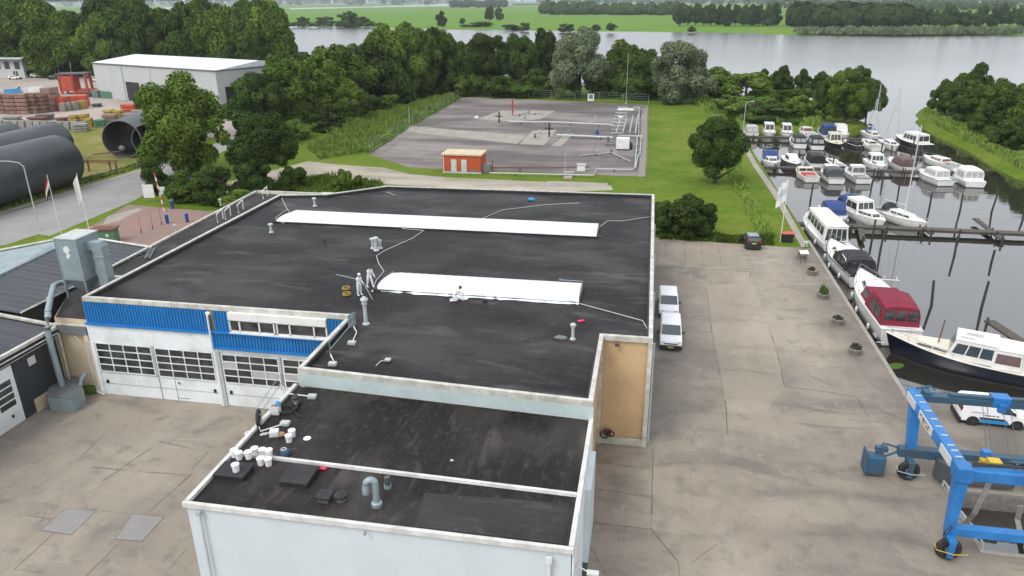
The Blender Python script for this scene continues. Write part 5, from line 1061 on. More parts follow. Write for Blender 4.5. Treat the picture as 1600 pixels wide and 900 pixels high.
for s_ in (-1, 1):
    b = MB(); yy = s_*(.965); b.quad((-1.0, yy, .32), (.9, yy, .32), (.75, yy, .58), (-1.05, yy, .58)); b.build('blue_stripe', 'skyblue', v3)
    b = MB(); b.quad((-.95, yy, .59), (.75, yy, .59), (.5, yy, .74), (-1.1, yy, .74)); b.build('dark_stripe', 'black', v3)
    b = MB(); b.quad((-1.6, yy, 1.05), (-.7, yy, 1.05), (-.7, yy, 1.09), (-1.6, yy, 1.09)); [b.quad((x, yy, .86), (x+.16, yy, .86), (x+.16, yy, .95), (x, yy, .95)) for x in (-.75, -.5, -.28, -.02)]; b.build('door_lettering', 'midgrey', v3)
CP = [(-1.75, .3), (-1.8, .8), (-1.72, 1.0), (-1.5, 1.42), (-1.2, 1.5), (.3, 1.5), (.95, 1.02), (1.6, .88), (1.8, .7), (1.82, .3)]
p = G(1176, 392, 0)
vehicle('parked_car', 'small dark hatchback parked at the grass edge of the yard, tail to the camera', 'car', (p.x, p.y+2.0, 0), UP+.06, CP, 1.68, .9, .2, 'black', ((.93, 1.04), (.34, 1.44)), ((-1.7, 1.03), (-1.5, 1.38)), [[(-1.2, .98), (.75, .98), (.3, 1.38), (-1.1, 1.4)]], (-1.15, 1.15), .31, 3.6)
bpy.data.objects['parked_car'].scale = (1.0, 1.05, 1.05)
b = MB(); b.box(-1.3, .2, -.6, .6, 1.505, 1.52); o = b.build('roof_panel', 'steel', bpy.data.objects['parked_car'])

# ================================================================ BOAT HOIST
HT = thing('boat_hoist', 'blue wheeled travel hoist straddling the slip with white name boards on its top beam', 'boat hoist', (17, 38.5, 0))
def HH(nm, bb, mt, **k): return bb.build(nm, mt, HT, HT.location, **k)
zt = 5.5
def beam(x0, x1, y0, y1, z0, z1, mat='liftblue', nm='beam', **k): b = MB(); b.box(x0, x1, y0, y1, z0, z1); return HH(nm, b, mat, bevel=.03, **k)
beam(16.7, 17.3, 35.9, 43.9, 4.85, zt, nm='top_crossbeam')
def tap(nm, a, bb_, mat='liftblue'):
    (x0, x1, y0, y1, z0), (X0, X1, Y0, Y1, z1) = a, bb_; b = MB(); b.frustum((x0, x1, y0, y1), (X0, X1, Y0, Y1), z0, z1); HH(nm, b, mat, bevel=.03)
tap('leg', (16.8, 17.2, 35.2, 35.65, 1.4), (16.72, 17.3, 35.25, 35.95, 4.75)); tap('leg', (17.0, 17.5, 42.5, 43.0, 1.4), (16.8, 17.4, 43.0, 43.6, 4.85), 'liftblue')
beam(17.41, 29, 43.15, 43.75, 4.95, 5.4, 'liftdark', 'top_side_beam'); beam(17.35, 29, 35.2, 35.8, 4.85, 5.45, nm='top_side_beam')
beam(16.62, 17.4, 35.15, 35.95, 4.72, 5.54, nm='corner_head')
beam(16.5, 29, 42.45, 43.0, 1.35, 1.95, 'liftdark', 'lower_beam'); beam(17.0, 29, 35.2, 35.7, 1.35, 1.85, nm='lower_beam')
for y in (36.3, 36.9, 37.4, 38.4, 39.3, 40.1, 41.0, 42.0, 42.8): b = MB(); b.box(16.85, 17.2, y, y+.1, zt, zt+.05); HH('tread_plate', b, 'pipegrey')
for i, (y0, y1) in enumerate(((36.3, 37.8), (39.2, 41.3), (42.1, 43.6))): b = MB(); b.box(16.64, 16.7, y0, y1, 4.92, 5.42); HH('name_board', b, 'lampglass')
b = MB()
for (y, z, w_) in ((39.5, 5.28, .28), (39.95, 5.3, .18), (40.25, 5.27, .4), (40.8, 5.29, .25), (39.6, 5.1, .5), (40.3, 5.1, .35)): b.box(16.626, 16.64, y, y+w_, z-.05, z+.04)
HH('board_mark', b, 'rust')
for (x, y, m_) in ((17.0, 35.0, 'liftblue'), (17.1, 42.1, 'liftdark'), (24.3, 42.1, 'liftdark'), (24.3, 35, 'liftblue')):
    b = MB(); ring(b, (x, y, .68), .44, .24, 'y', 24, 8, .75); wv = HH('wheel', b, 'rubber', smooth=True)
    b = MB(); b.cyl((x, y-.19, .68), (x, y+.19, .68), .2, n=16); o = b.build('hub', 'midgrey'); o.data.transform(Matrix.Translation(-HT.location)); o.parent = wv
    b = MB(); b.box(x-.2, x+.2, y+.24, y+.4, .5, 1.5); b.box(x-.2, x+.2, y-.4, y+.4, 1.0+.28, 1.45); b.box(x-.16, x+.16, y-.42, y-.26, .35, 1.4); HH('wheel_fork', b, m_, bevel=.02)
    b = MB(); b.tube([(x-.75, y-.1, 1.0), (x-.7, y-.3, .75), (x+.1, y-.5, .7), (x+.8, y-.45, .75)], .025); HH('wheel_guard_rope', b, 'yellow' if y < 40 and x < 20 else 'pipegrey')
b = MB(); b.box(14.6, 15.7, 41.9, 42.7, .25, 1.45); b.box(14.5, 14.62, 41.8, 42.8, .3, 1.75); HH('power_cabinet', b, 'liftdark', bevel=.04)
b = MB(); b.tube([(15.6, 42.4, 1.3), (16.7, 42.7, 1.7)], .08); b.tube([(15.2, 42.6, 1.5), (15.6, 42.7, 2.1), (16.6, 42.8, 1.8)], .07); b.cbox((15.5, 42.6, 1.6), (.7, .35, .3)); HH('hydraulic_arm', b, 'liftdark')
b = MB(); b.prism([(18.6, 42.1), (18.9, 41.7), (22.9, 41.7), (23.2, 42.1), (23.2, 42.44), (18.6, 42.44)], .3, 1.6); HH('tank', b, 'dkgrey', bevel=.05)
b = MB(); b.tube([(16.9, 34.95, 2.2), (16.5, 34.8, 1.9), (16.5, 34.7, 1.2), (16.8, 34.8, .9)], .035); b.tube([(16.95, 34.95, 2.1), (16.6, 34.75, 1.7), (16.6, 34.7, 1.1)], .03); HH('hose', b, 'rubber')
b = MB(); b.tube([(17.4, 35.6, 5.55), (18.6, 35.7, 5.6), (29, 35.9, 5.6)], .06); b.tube([(17.6, 35.9, 5.5), (29, 36.1, 5.5)], .05); HH('hydraulic_pipe', b, 'black')
b = MB(); b.tube([(17.2, 43.8, 5.55), (18.0, 43.9, 5.7), (18.3, 43.8, 5.5)], .06); b.box(17.5, 17.9, 43.2, 43.9, 5.42, 5.6); HH('hose', b, 'liftdark')
beam(18.9, 29, 43.2, 43.5, 5.42, 5.6, 'liftdark', 'trolley_rail'); beam(21.3, 22.3, 43.1, 43.85, 4.95, 5.62, nm='trolley'); beam(21.6, 22.0, 42.85, 43.15, 4.75, 5.3, nm='trolley'); beam(18.4, 19.0, 36.0, 36.5, 5.2, 5.6, 'yellow', 'trolley')
b = MB(); b.cyl((19.6, 36.5, 5.4), (21.1, 36.5, 5.4), .1); [b.cyl((x, 36.5, 5.25), (x+.12, 36.5, 5.25), .2) for x in (19.8, 20.2, 20.6, 20.9)]; b.cyl((19.5, 36.5, 5.4), (29, 36.5, 5.4), .05); HH('sheave_row', b, 'liftdark')
for i, x in enumerate((18.5, 18.75, 19.6, 20.0, 21.0)):
    b = MB(); b.cyl((x, 36.5, 5.3), (x+2.3, 43.3, 5.2), .018, n=4); HH('wire_rope', b, 'dkgrey')
b = MB(); b.cbox((18.9, 37.6, 4.9), (.45, .4, .4)); HH('hook_block', b, 'liftblue', bevel=.03)
b = MB(); b.cbox((18.75, 37.3, 4.6), (.4, .35, .35)); HH('hook_block', b, 'yellow', bevel=.03)
for lb, x0 in (('', 18.6), ('', 22.2)):
    b = MB(); pts = [(x0+.0, 35.9, 4.9), (x0+.08, 36.3, 3.6), (x0+.2, 37.0, 1.6), (x0+.35, 38.2, -.3), (x0+.4, 39.3, -.95), (x0+.6, 40.2, -.8), (x0+.9, 40.8, -.2)]
    b.loft([[Vector(p)+Vector((-.15, 0, 0)), Vector(p)+Vector((.15, 0, 0))] for p in pts], False); b.loft([[Vector(p)+Vector((-.15, .02, .02)), Vector(p)+Vector((.15, .02, .02))] for p in pts], False); HH('sling', b, 'strap')
for i, (a, c, lb) in enumerate((((1472, 762), (1485, 785), 'far'), ((1499, 810), (1534, 862), 'near'))):
    p = G(*a); q = G(*c); b = MB(); b.tube([(0, 0, .1), (0, 0, .5), (q-p)*.5+Vector((0, 0, .6)), q-p+Vector((0, 0, .5)), q-p+Vector((0, 0, .05))], .06); solo('guard_hoop', 'pale bent tube guard at the %s corner of the slip' % lb, 'guard hoop', b, 'pipegrey', p)
b = MB(); b.box(0, 1.3, 0, .9, 0, .06); o = solo('floating_panel', 'pale panel floating in the near corner of the slip', 'panel', b, 'midgrey', (20.5, 36.3, WZ+.02)); 
# ================================================================ QUAY FURNITURE
t = None
for px, py, lb, gr in ((1335, 553, 'nearest the navy cruiser', .5), (1308, 506, 'beside the crimson-canvas yacht', .35), (1285, 466, 'with the tallest green plant, third along the quay', .9), (1268, 429, 'with a dark wilted plant beside the black-canvas yacht', .4), (1252, 404, 'with thin plant behind the white sign, farthest along the quay', .6)):
    p = G(px, py, 0); lab = 'octagonal concrete planter '+lb
    t = thing('planter', lab, 'planter', p, random.uniform(0, 1), 'planters along the quay')
    b = MB(); ocr = [(math.cos(PI/8+PI/4*i), math.sin(PI/8+PI/4*i)) for i in range(8)]
    b.loft([[Vector((x*r_, y*r_, z)) for x, y in ocr] for r_, z in ((.42, 0), (.6, .45), (.66, .5), (.66, .58), (.56, .58), (.54, .5))], True); b.f.append([40+i for i in range(8)]); b.mi.append(0); b.build('pot', 'planter', t)
    b = MB(); rg = random.Random(px)
    for i in range(90):
        a = rg.uniform(0, 6.28); r_ = rg.uniform(0, .45); h = rg.uniform(.2, gr)*(1.2-r_); c = Vector((r_*math.cos(a), r_*math.sin(a), .5)); d = Vector((rg.uniform(-.12, .12), rg.uniform(-.12, .12), h)); s_ = Vector((rg.uniform(-1, 1), rg.uniform(-1, 1), 0)).normalized()*.05
        b.quad(c-s_, c+s_, c+d+s_*.8, c+d-s_*.8)
    b.build('plant', 'moss' if gr > .8 else 'wilt', t)
t = thing('info_sign', 'small white tilted information board on two thin dark legs near the quay planters', 'sign', (*G(1254, 411)[:2], 0), .3)
for s_ in (-1, 1): b = MB(); b.cyl((s_*.3, 0, 0), (s_*.3, 0, 1.2), .035); b.build('leg', 'dkgrey', t)
b = MB(); b.box(-.5, .5, -.3, .3, -.02, .02, Matrix.Translation((0, 0, 1.3)) @ Matrix.Rotation(.5, 4, 'X')); b.build('board', 'white', t)
t = thing('waste_bin', 'black wheeled waste container with a pink-red lid on the grass by the flagpole', 'waste bin', (*G(1229, 378)[:2], 0), .1)
b = MB(); b.frustum((-.6, .6, -.4, .4), (-.7, .7, -.5, .5), .1, 1.1); b.build('body', 'black', t, bevel=.03); b = MB(); b.box(-.74, .74, -.54, .54, 1.1, 1.2); b.build('lid', 'redcont', t, bevel=.03)
for x in (-.5, .5):
    for y in (-.35, .35): b = MB(); b.cyl((x, y-.03, .08), (x, y+.03, .08), .08); b.build('wheel', 'rubber', t)
t = thing('power_post', 'small pale green box on a short post at the quay grass end', 'power post', (*G(1258, 388)[:2], 0)); b = MB(); b.cyl((0, 0, 0), (0, 0, .6), .06); b.build('post', 'dkgrey', t); b = MB(); b.cbox((0, 0, .6), (.45, .3, .3)); b.build('box', 'fascia', t)
def flag(label, px, py, h, mats, fw, fh, droop, dirx=(1, .2), tilt=(0, 0), rr=.05):
    p = G(px, py, 0); t = thing('flagpole', label, 'flagpole', p); top = Vector((tilt[0], tilt[1], h)); b = MB(); b.cyl((0, 0, 0), top, rr, rr*.6, 8); b.build('pole', 'white', t)
    nx, nz = 8, 3*len(mats); d = Vector((dirx[0], dirx[1], 0)).normalized(); side = Vector((-d.y, d.x, 0)); b = MB(); grid = []
    for j in range(nz+1):
        r_ = []
        for i in range(nx+1):
            u = i/nx; v = j/nz
            r_.append(top+Vector((0, 0, -.1))+d*(fw*u*(1-droop*.75))+side*(.18*math.sin(u*9+v*2)*u)+Vector((0, 0, -fh*v-droop*fw*u*.9-.08*math.sin(u*7))))
        grid.append(r_)
    vs_ = [q for r_ in grid for q in r_]
    for k in range(len(mats)):
        b.m(k); o = len(b.v)
    b = MB(); b.v = [tuple(q) for q in vs_]
    for j in range(nz):
        for i in range(nx): b.f.append([j*(nx+1)+i, j*(nx+1)+i+1, (j+1)*(nx+1)+i+1, (j+1)*(nx+1)+i]); b.mi.append(j*len(mats)//nz)
    b.build('flag', mats, t)
flag('white flagpole with a drooping red, white and blue flag beside the road', 97, 372, 8.2, ['red', 'boatwhite', 'navy'], 2.2, 1.5, .95, (-.3, -.2))
flag('white flagpole with a limp white pennant right of the tricolour flag', 140, 362, 7.8, ['boatwhite'], 1.7, 3.2, .8, (-1, -.2))
flag('white flagpole with a pale green and white flag beside the waste container', 1219, 378, 8.0, ['boatwhite', 'fascia', 'boatwhite'], 2.0, 2.6, .6, (-1, -.3))
# ================================================================ TREES AND PLANTS
def leafmat(nm, c1, c2, rnd=.32, tr=.12):
    M[nm] = mk(nm, c1, .7, c2, 2.6, rnd=rnd, trans=tr, lo=.38, hi=.62, spec=.06)
leafmat('leaf_mid', (.05, .1, .016), (.12, .175, .03))
leafmat('leaf_dark', (.032, .066, .014), (.075, .115, .026))
leafmat('leaf_light', (.07, .13, .018), (.15, .21, .036), .15)
leafmat('leaf_willow', (.1, .14, .07), (.19, .23, .13), .12)
leafmat('reed_green', (.13, .23, .035), (.24, .31, .075), .2)
import numpy as np
def crown(nm, seed, n, mat, leaf=.07, lobes=20, shape='round', flat=1.0, lo=.22, lr=(.2, .36)):
    """foliage: leaf faces scattered over and inside overlapping lobes, unit radius, unit height"""
    rg = np.random.default_rng(seed); c = []
    while len(c) < lobes:
        p = rg.uniform(-1, 1, 3)
        if p[0]**2+p[1]**2+abs(p[2])**(3.5 if p[2] < 0 else 2) < 1: c.append(p)
    c = np.array(c); wz = 1-.16*np.maximum(0, c[:, 2]); r = rg.uniform(lr[0], lr[1], lobes)
    c = np.stack([c[:, 0]*wz*.78, c[:, 1]*wz*.78, lo+(1-lo)/2+(1-lo)/2*c[:, 2]*.8], 1)
    c = np.concatenate([c, c[:8]*np.array([1.28, 1.28, 1.0])+np.array([0, 0, .0])]); r = np.concatenate([r, rg.uniform(.07, .13, 8)]); lobes += 8; N = n*4; k = rg.choice(lobes, N, p=r*r/(r*r).sum()); d = rg.normal(size=(N, 3)); d[:, 2] += .25; d /= np.linalg.norm(d, axis=1)[:, None]
    p = c[k]+d*(r[k]*rg.uniform(.66, 1.16, N))[:, None]*np.array([1, 1, .5])
    q = (p[:, None, :]-c[None])/(r[None, :, None]*np.array([1, 1, .5])); inside = (np.linalg.norm(q, axis=2) < .7); inside[np.arange(N), k] = False
    keep = ~(inside.any(1) & (rg.random(N) < .92)); p = p[keep][:n]; d = d[keep][:n]; N = len(p)
    nn = d+rg.normal(size=(N, 3))*.55; nn[:, 2] += .2; nn /= np.linalg.norm(nn, axis=1)[:, None]
    t_ = rg.normal(size=(N, 3)); a = np.cross(nn, t_); a /= np.linalg.norm(a, axis=1)[:, None]; e = np.cross(nn, a)
    s_ = (leaf*rg.uniform(.55, 1.4, N))[:, None]; sq = np.array([1, 1, .55])
    v = np.stack([p-a*s_*sq, p-e*s_*.65*sq, p+a*s_*sq, p+e*s_*.65*sq], 1).reshape(-1, 3)
    me = bpy.data.meshes.new(nm); me.from_pydata(v.tolist(), [], np.arange(4*N).reshape(-1, 4).tolist()); me.materials.append(M[mat]); return me
def trunkm(nm, seed, lo=.35):
    rg = random.Random(seed); bb = MB(); bb.tube([(0, 0, -.02), (.01, .01, lo), (.02, -.01, .62)], .045, 7)
    bb.cyl((0, 0, -.02), (0, 0, .06), .075, .045, 7)
    for i in range(7):
        a = 6.28*i/7+rg.uniform(-.3, .3); z = rg.uniform(lo*.6, .6); bb.cyl((0, 0, z), (.55*math.cos(a), .55*math.sin(a), z+rg.uniform(.12, .25)), .025, .008, 5)
    me = bpy.data.meshes.new(nm); me.from_pydata(bb.v, [], bb.f); me.materials.append(M['bark']); return me
KIND = {}
def defk(k, n, mat, var=3, **kw):
    KIND[k] = [(crown('crown', 100*len(KIND)+i, n, mat, **kw), trunkm('trunk', i, kw.get('lo', .22))) for i in range(var)]
defk('mid', 15000, 'leaf_mid', leaf=.047, lobes=34, lo=.03, lr=(.16, .32))
defk('dark', 15000, 'leaf_dark', leaf=.047, lobes=34, lo=.03, lr=(.16, .32))
defk('light', 12000, 'leaf_light', leaf=.047, lobes=30, var=2, lo=.03, lr=(.16, .32))
defk('willow', 30000, 'leaf_willow', leaf=.028, lobes=40, var=2, lo=.0, lr=(.14, .32))
defk('big', 30000, 'leaf_mid', leaf=.031, lobes=48, var=2, lo=.04, lr=(.12, .28))
defk('bigdark', 30000, 'leaf_dark', leaf=.03, lobes=48, var=2, lo=.08, lr=(.12, .28))
defk('biglight', 30000, 'leaf_light', leaf=.03, lobes=48, var=1, lo=.02, lr=(.12, .28))
defk('bush', 9000, 'leaf_mid', leaf=.055, lobes=22, lo=-.1, var=2, lr=(.16, .34))
defk('bushdark', 12000, 'leaf_dark', leaf=.046, lobes=24, lo=-.1, var=2, lr=(.16, .34))
defk('bushlight', 9000, 'leaf_light', leaf=.055, lobes=22, lo=-.1, var=2, lr=(.16, .34))
ORD = 'first second third fourth fifth sixth seventh eighth ninth tenth eleventh twelfth thirteenth fourteenth fifteenth'.split()
tcount = [0]
def tree(kind, p, h, r, label, group=None, name='tree', cat='tree'):
    tcount[0] += 1; rg = random.Random(tcount[0]*7); cm, tm = KIND[kind][rg.randrange(len(KIND[kind]))]
    t = thing(name, label, cat, p, rg.uniform(0, 6.28), group); t.scale = (r, r*rg.uniform(.92, 1.08), h)
    c = bpy.data.objects.new('crown', cm); C.objects.link(c); c.parent = t
    k = bpy.data.objects.new('trunk' if name != 'bush' else 'stem', tm); C.objects.link(k); k.parent = t
    return t
def tpx(kind, px, py, hpx, wpx, label, group=None, name='tree', cat='tree'):
    """base pixel, height and crown width in photo pixels -> a real tree on the ground"""
    p = G(px, py, 0); s = SC(p); return tree(kind, p, hpx/s/.95, wpx/2/s, label, group, name, cat)
rg = random.Random(11)
# tall belt on the left, behind the far yard
gl = 'tall trees in the belt behind the far yard'; ll = 'tall dark green tree in the dense belt behind the far yard and grey hall'
for row_, (y0, hh, nn, x0, x1) in enumerate(((121, 108, 15, -60, 462), (108, 100, 15, -60, 455), (98, 92, 13, -20, 440))):
    for i in range(nn):
        px = x0+(x1-x0)*(i+rg.uniform(.1, .9))/nn
        if 135 < px < 160 and row_ > 0: continue
        base = y0+(px-150)*.02+rg.uniform(-2, 2)
        if 90 < px < 170: hp = hh*rg.uniform(.72, .85)
        elif 240 < px < 290: hp = hh*.84
        elif px > 440: hp = hh*.62
        else: hp = hh*rg.uniform(.9, 1.1)
        kd_ = rg.choice(['mid', 'dark', 'dark', 'light', 'mid']); tpx(kd_, px, base, hp, rg.uniform(70, 100), (ORD[i]+' tree from the left in the front row of the tall left belt') if row_ == 0 else ll, gl)
# belt along the ditch between the far yard and the pad
gm = 'trees in the belt between the far yard and the fenced pad'; lm = 'leafy green tree in the belt along the ditch left of the fenced pad'
for px, py, hp, wp, kd in ((450, 196, 92, 95, 'mid'), (392, 208, 78, 80, 'dark'), (475, 190, 90, 90, 'mid'), (505, 178, 95, 90, 'mid'), (540, 172, 92, 95, 'mid'), (575, 165, 92, 85, 'dark'), (600, 158, 98, 80, 'mid'), (630, 152, 98, 80, 'mid'), (655, 148, 92, 70, 'mid'), (680, 143, 88, 65, 'dark'), (700, 140, 78, 55, 'mid'), (520, 155, 66, 80, 'dark'), (560, 150, 74, 80, 'dark'), (610, 140, 92, 75, 'light'), (650, 134, 88, 70, 'mid'), (685, 130, 78, 60, 'dark'), (480, 165, 75, 80, 'dark'), (545, 188, 60, 60, 'light'), (450, 170, 78, 80, 'mid'), (480, 150, 62, 70, 'mid')):
    tpx(kd, px, py, hp, wp*1.12, lm, gm)
for px, py, hp, wp in ((470, 215, 34, 60), (505, 205, 32, 60), (540, 190, 30, 55), (575, 178, 30, 50), (605, 170, 28, 45), (635, 160, 28, 45), (665, 152, 26, 40), (700, 146, 24, 36), (440, 225, 36, 60), (415, 240, 40, 60)):
    tpx(rg.choice(['bush', 'bushdark']), px, py, hp, wp, 'low bush filling in under the ditch trees left of the pad', 'low bushes under the ditch trees', 'bush', 'bush')
# near left trees
tpx('biglight', 300, 274, 150, 162, 'large light green tree beside the open black tubes at the road')
tpx('bigdark', 418, 292, 112, 118, 'dark green tree left of the gravel lane behind the hall')
tpx('bigdark', 412, 205, 88, 92, 'dark tree in front of the right end of the grey hall')
for px, py, hp, wp, lb in ((252, 300, 56, 66, 'at the road corner by the white boards'), (300, 312, 55, 80, 'behind the two white boards'), (345, 318, 60, 80, 'above the outer annex edge'), (395, 305, 60, 70, 'at the foot of the dark tree beside the hall')):
    tpx('bushdark' if px != 300 else 'bush', px, py, hp, wp, 'dense green bush '+lb, None, 'bush', 'bush')
tpx('bushlight', 370, 330, 36, 70, 'low bright green scrub along the annex wall', None, 'bush', 'bush')
for px, py, hp, wp, lb in ((460, 296, 48, 50, 'left of three by the far left hall corner'), (535, 298, 42, 34, 'middle of three by the far left hall corner'), (566, 296, 28, 30, 'right of three by the far left hall corner')):
    tpx('bush', px, py, hp, wp, 'dark green shrub, '+lb, None, 'bush', 'bush')
# behind the pad
gp = None
tpx('bigdark', 762, 146, 88, 92, 'broad dark tree at the back left corner of the fenced pad')
tpx('bigdark', 812, 147, 88, 70, 'dark round tree left of the grey willow behind the pad')
for px, py, hp, wp in ((735, 150, 40, 60), (775, 150, 42, 80), (812, 151, 40, 70), (845, 151, 45, 60), (870, 152, 34, 50), (945, 152, 44, 60), (1010, 156, 46, 70), (1030, 150, 60, 60), (955, 146, 62, 60)):
    tpx(rg.choice(['bushdark', 'bush']), px, py, hp, wp, 'leafy undergrowth bush behind the back fence of the pad', 'undergrowth behind the pad', 'bush', 'bush')
tpx('dark', 848, 146, 92, 74, 'narrow dark tree touching the left of the grey willow')
tpx('willow', 905, 152, 105, 108, 'big silvery grey-green willow behind the pad')
tpx('mid', 975, 142, 72, 80, 'loose dark green tree between the two willows, behind the mast')
tpx('bush', 985, 155, 40, 50, 'low bush at the foot of the loose tree between the willows', None, 'bush', 'bush')
tpx('willow', 1062, 162, 100, 118, 'big silvery grey-green willow right of the pad beside the lake')
tpx('dark', 1012, 150, 66, 72, 'dark tree tucked against the left side of the right willow')
tpx('dark', 728, 146, 74, 64, 'slim dark tree at the far end of the ditch')
for i, (px, py, hp, wp, kd) in enumerate(((1128, 152, 46, 80, 'bushlight'), (1165, 158, 44, 90, 'bushlight'), (1205, 150, 42, 70, 'bush'), (1180, 182, 36, 110, 'bush'), (1230, 170, 40, 90, 'bush'), (1140, 176, 30, 70, 'bushlight'), (1210, 190, 28, 110, 'bushdark'), (1250, 186, 40, 60, 'bushlight'))):
    tpx(kd, px, py, hp, wp, 'rounded green scrub bush between the lake and the marina', 'scrub bushes between the lake and the marina', 'bush', 'bush')
for px, py, hp, wp, lb in ((1217, 152, 46, 40, 'left of the row'), (1250, 154, 42, 36, 'second of the row'), (1282, 154, 40, 40, 'third of the row'), (1190, 150, 38, 36, 'smallest of the row')):
    tpx('dark', px, py, hp, wp, 'small dark tree by the lake behind the scrub, '+lb)
for px, py, hp, wp, kd, lb in ((1318, 192, 82, 70, 'big', 'tallest green tree on the spit behind the sailing yachts'), (1352, 194, 66, 56, 'bigdark', 'dark tree at the tip of the spit beside the masts'), (1288, 188, 62, 50, 'bigdark', 'dark tree on the spit left of the tallest one'), (1335, 170, 62, 60, 'dark', 'dark tree at the back of the spit'), (1300, 165, 52, 40, 'light', 'light green tree at the back of the spit')):
    tpx(kd, px, py, hp, wp, lb)
# promontory on the right
gr = 'trees on the promontory at the right'; 
for px, py, hp, wp, kd in ((1475, 180, 52, 56, 'dark'), (1500, 178, 58, 60, 'mid'), (1520, 172, 66, 62, 'dark'), (1540, 195, 66, 70, 'mid'), (1510, 195, 52, 60, 'dark'), (1570, 215, 72, 75, 'dark'), (1600, 222, 76, 80, 'mid'), (1555, 180, 50, 60, 'dark'), (1590, 190, 54, 60, 'mid'), (1630, 240, 80, 90, 'dark'), (1575, 232, 48, 70, 'dark'), (1540, 212, 42, 60, 'mid'), (1650, 200, 60, 80, 'mid')):
    tpx(kd, px, py, hp, wp, 'dark leafy tree on the wooded promontory at the right', gr)
# on the lawn
tpx('bigdark', 1117, 286, 102, 98, 'broad dark tree standing alone on the lawn left of the marina')
tpx('bushdark', 1062, 368, 70, 100, 'large round dark shrub against the far right corner of the hall', None, 'bush', 'bush'); tpx('bushdark', 1036, 366, 58, 60, 'dark shrub squeezed between the hall corner and the large round shrub', None, 'bush', 'bush'); tpx('bushdark', 1090, 368, 60, 70, 'dark shrub right of the large round shrub, reaching towards the ditch', None, 'bush', 'bush')
# far bank bushes and trees
fbk = [(690, 42, 22, 20, 'far_mid'), (508, 38, 12, 40, 0), (545, 40, 22, 45, 0), (570, 40, 14, 30, 0), (475, 38, 12, 26, 0), (820, 47, 12, 22, 0), (885, 49, 12, 36, 0), (932, 49, 10, 18, 0), (955, 49, 12, 18, 0), (765, 33, 22, 18, 1), (780, 33, 20, 16, 1), (745, 42, 8, 60, 0), (800, 45, 7, 40, 0), (1080, 50, 8, 16, 0), (722, 38, 9, 12, 0)]
for px, py, hp, wp, k in fbk:
    if wp < 20 or k == 'far_mid' or k == 1: tpx('dark', px, py, hp, wp, 'small dark tree on the far bank of the lake', 'trees and bushes on the far bank', 'tree', 'tree')
    else: tpx('bushdark', px, py, hp, wp, 'dark bush on the far bank of the lake', 'trees and bushes on the far bank', 'bush', 'bush')
for i in range(13):
    tpx('dark', 1062+i*12.3, 40+rg.uniform(-1, 1.5), 30*rg.uniform(.9, 1.05), 26, ORD[i]+' dark tree from the left in the far bank row', 'row of trees on the far bank')
for i in range(15):
    px = 1425+i*12.5+rg.uniform(-3, 3); tpx('dark', px, 42+rg.uniform(-2, 1), rg.uniform(20, 34), 22, ORD[i]+' spaced tree on the far bank right of the dense wood', 'spaced trees on the far bank at the right')
def wood(nm, label, pts, hpx, seed, mat='leaf_dark', depth=2.2, q=10, lfs=2600, lw=1.0):
    """a far wood reading as one mass: clumps of foliage along a band"""
    rg = random.Random(seed); bb = MB(); segs = list(zip(pts, pts[1:])); n = int(sum(abs(b_[0]-a[0]) for a, b_ in segs)/q)
    for a, c in segs:
        m_ = max(1, int(abs(c[0]-a[0])/q))
        for i in range(m_):
            u = (i+rg.random())/m_; px = a[0]+(c[0]-a[0])*u; py = a[1]+(c[1]-a[1])*u-rg.uniform(0, depth)
            p = G(px, py, 0); s = SC(p); h = hpx*rg.uniform(.75, 1.1)/s; r = h*rg.uniform(.45, .8)*max(1, q/hpx)
            for j in range(lfs//max(1, n)):
                d = Vector((rg.gauss(0, 1), rg.gauss(0, 1), rg.gauss(0, 1))).normalized(); t_ = rg.uniform(.8, 1.05)
                c_ = p+Vector((d.x*r*t_, d.y*r*t_, h*.5+d.z*h*.5*t_)); z_ = max(.5, c_.z); c_.z = z_
                nn = (d+Vector((rg.gauss(0, .4), rg.gauss(0, .4), .2))).normalized(); a_ = nn.orthogonal().normalized(); e = nn.cross(a_); l_ = h*.16*lw*rg.uniform(.6, 1.3)
                bb.quad(c_-a_*l_, c_-e*l_, c_+a_*l_, c_+e*l_)
    o = bb.build(nm, mat); tag(o, label, 'wood', None, 'stuff'); return o
wood('far_wood', 'dense dark wood on the far bank, right of the tree row', [(1245, 43), (1420, 43)], 34, 1, q=7, lfs=9000)
wood('far_wood', 'long dark wood beyond the meadow across the lake', [(842, 23), (1070, 24)], 17, 2, q=6, lfs=7000)
wood('far_wood', 'dark wood beyond the meadow, left of the centre across the lake', [(708, 13), (790, 12)], 12, 3, q=5, lfs=3000)
wood('far_wood', 'bluish far woods along the horizon', [(-100, 11), (450, 9), (700, 7)], 11, 4, q=7, lfs=9000, depth=5)
wood('far_wood', 'bluish far woods on the horizon behind the far bank trees', [(840, 9), (1300, 9), (1700, 9)], 10, 5, q=7, lfs=9000, depth=6)
wood('far_wood', 'far tree lines in the fields behind the tall left belt', [(460, 7), (700, 3), (1100, 4), (1700, 7)], 8, 6, q=8, lfs=7000, depth=4)
wood('far_wood', 'mid-distance wood behind the spaced trees at the right', [(1200, 16), (1400, 17), (1700, 19)], 13, 7, q=7, lfs=6000, depth=4)
wood('far_wood', 'low bank of bushes under the left far shore', [(420, 42), (600, 42)], 7, 8, q=6, lfs=3000, depth=1)
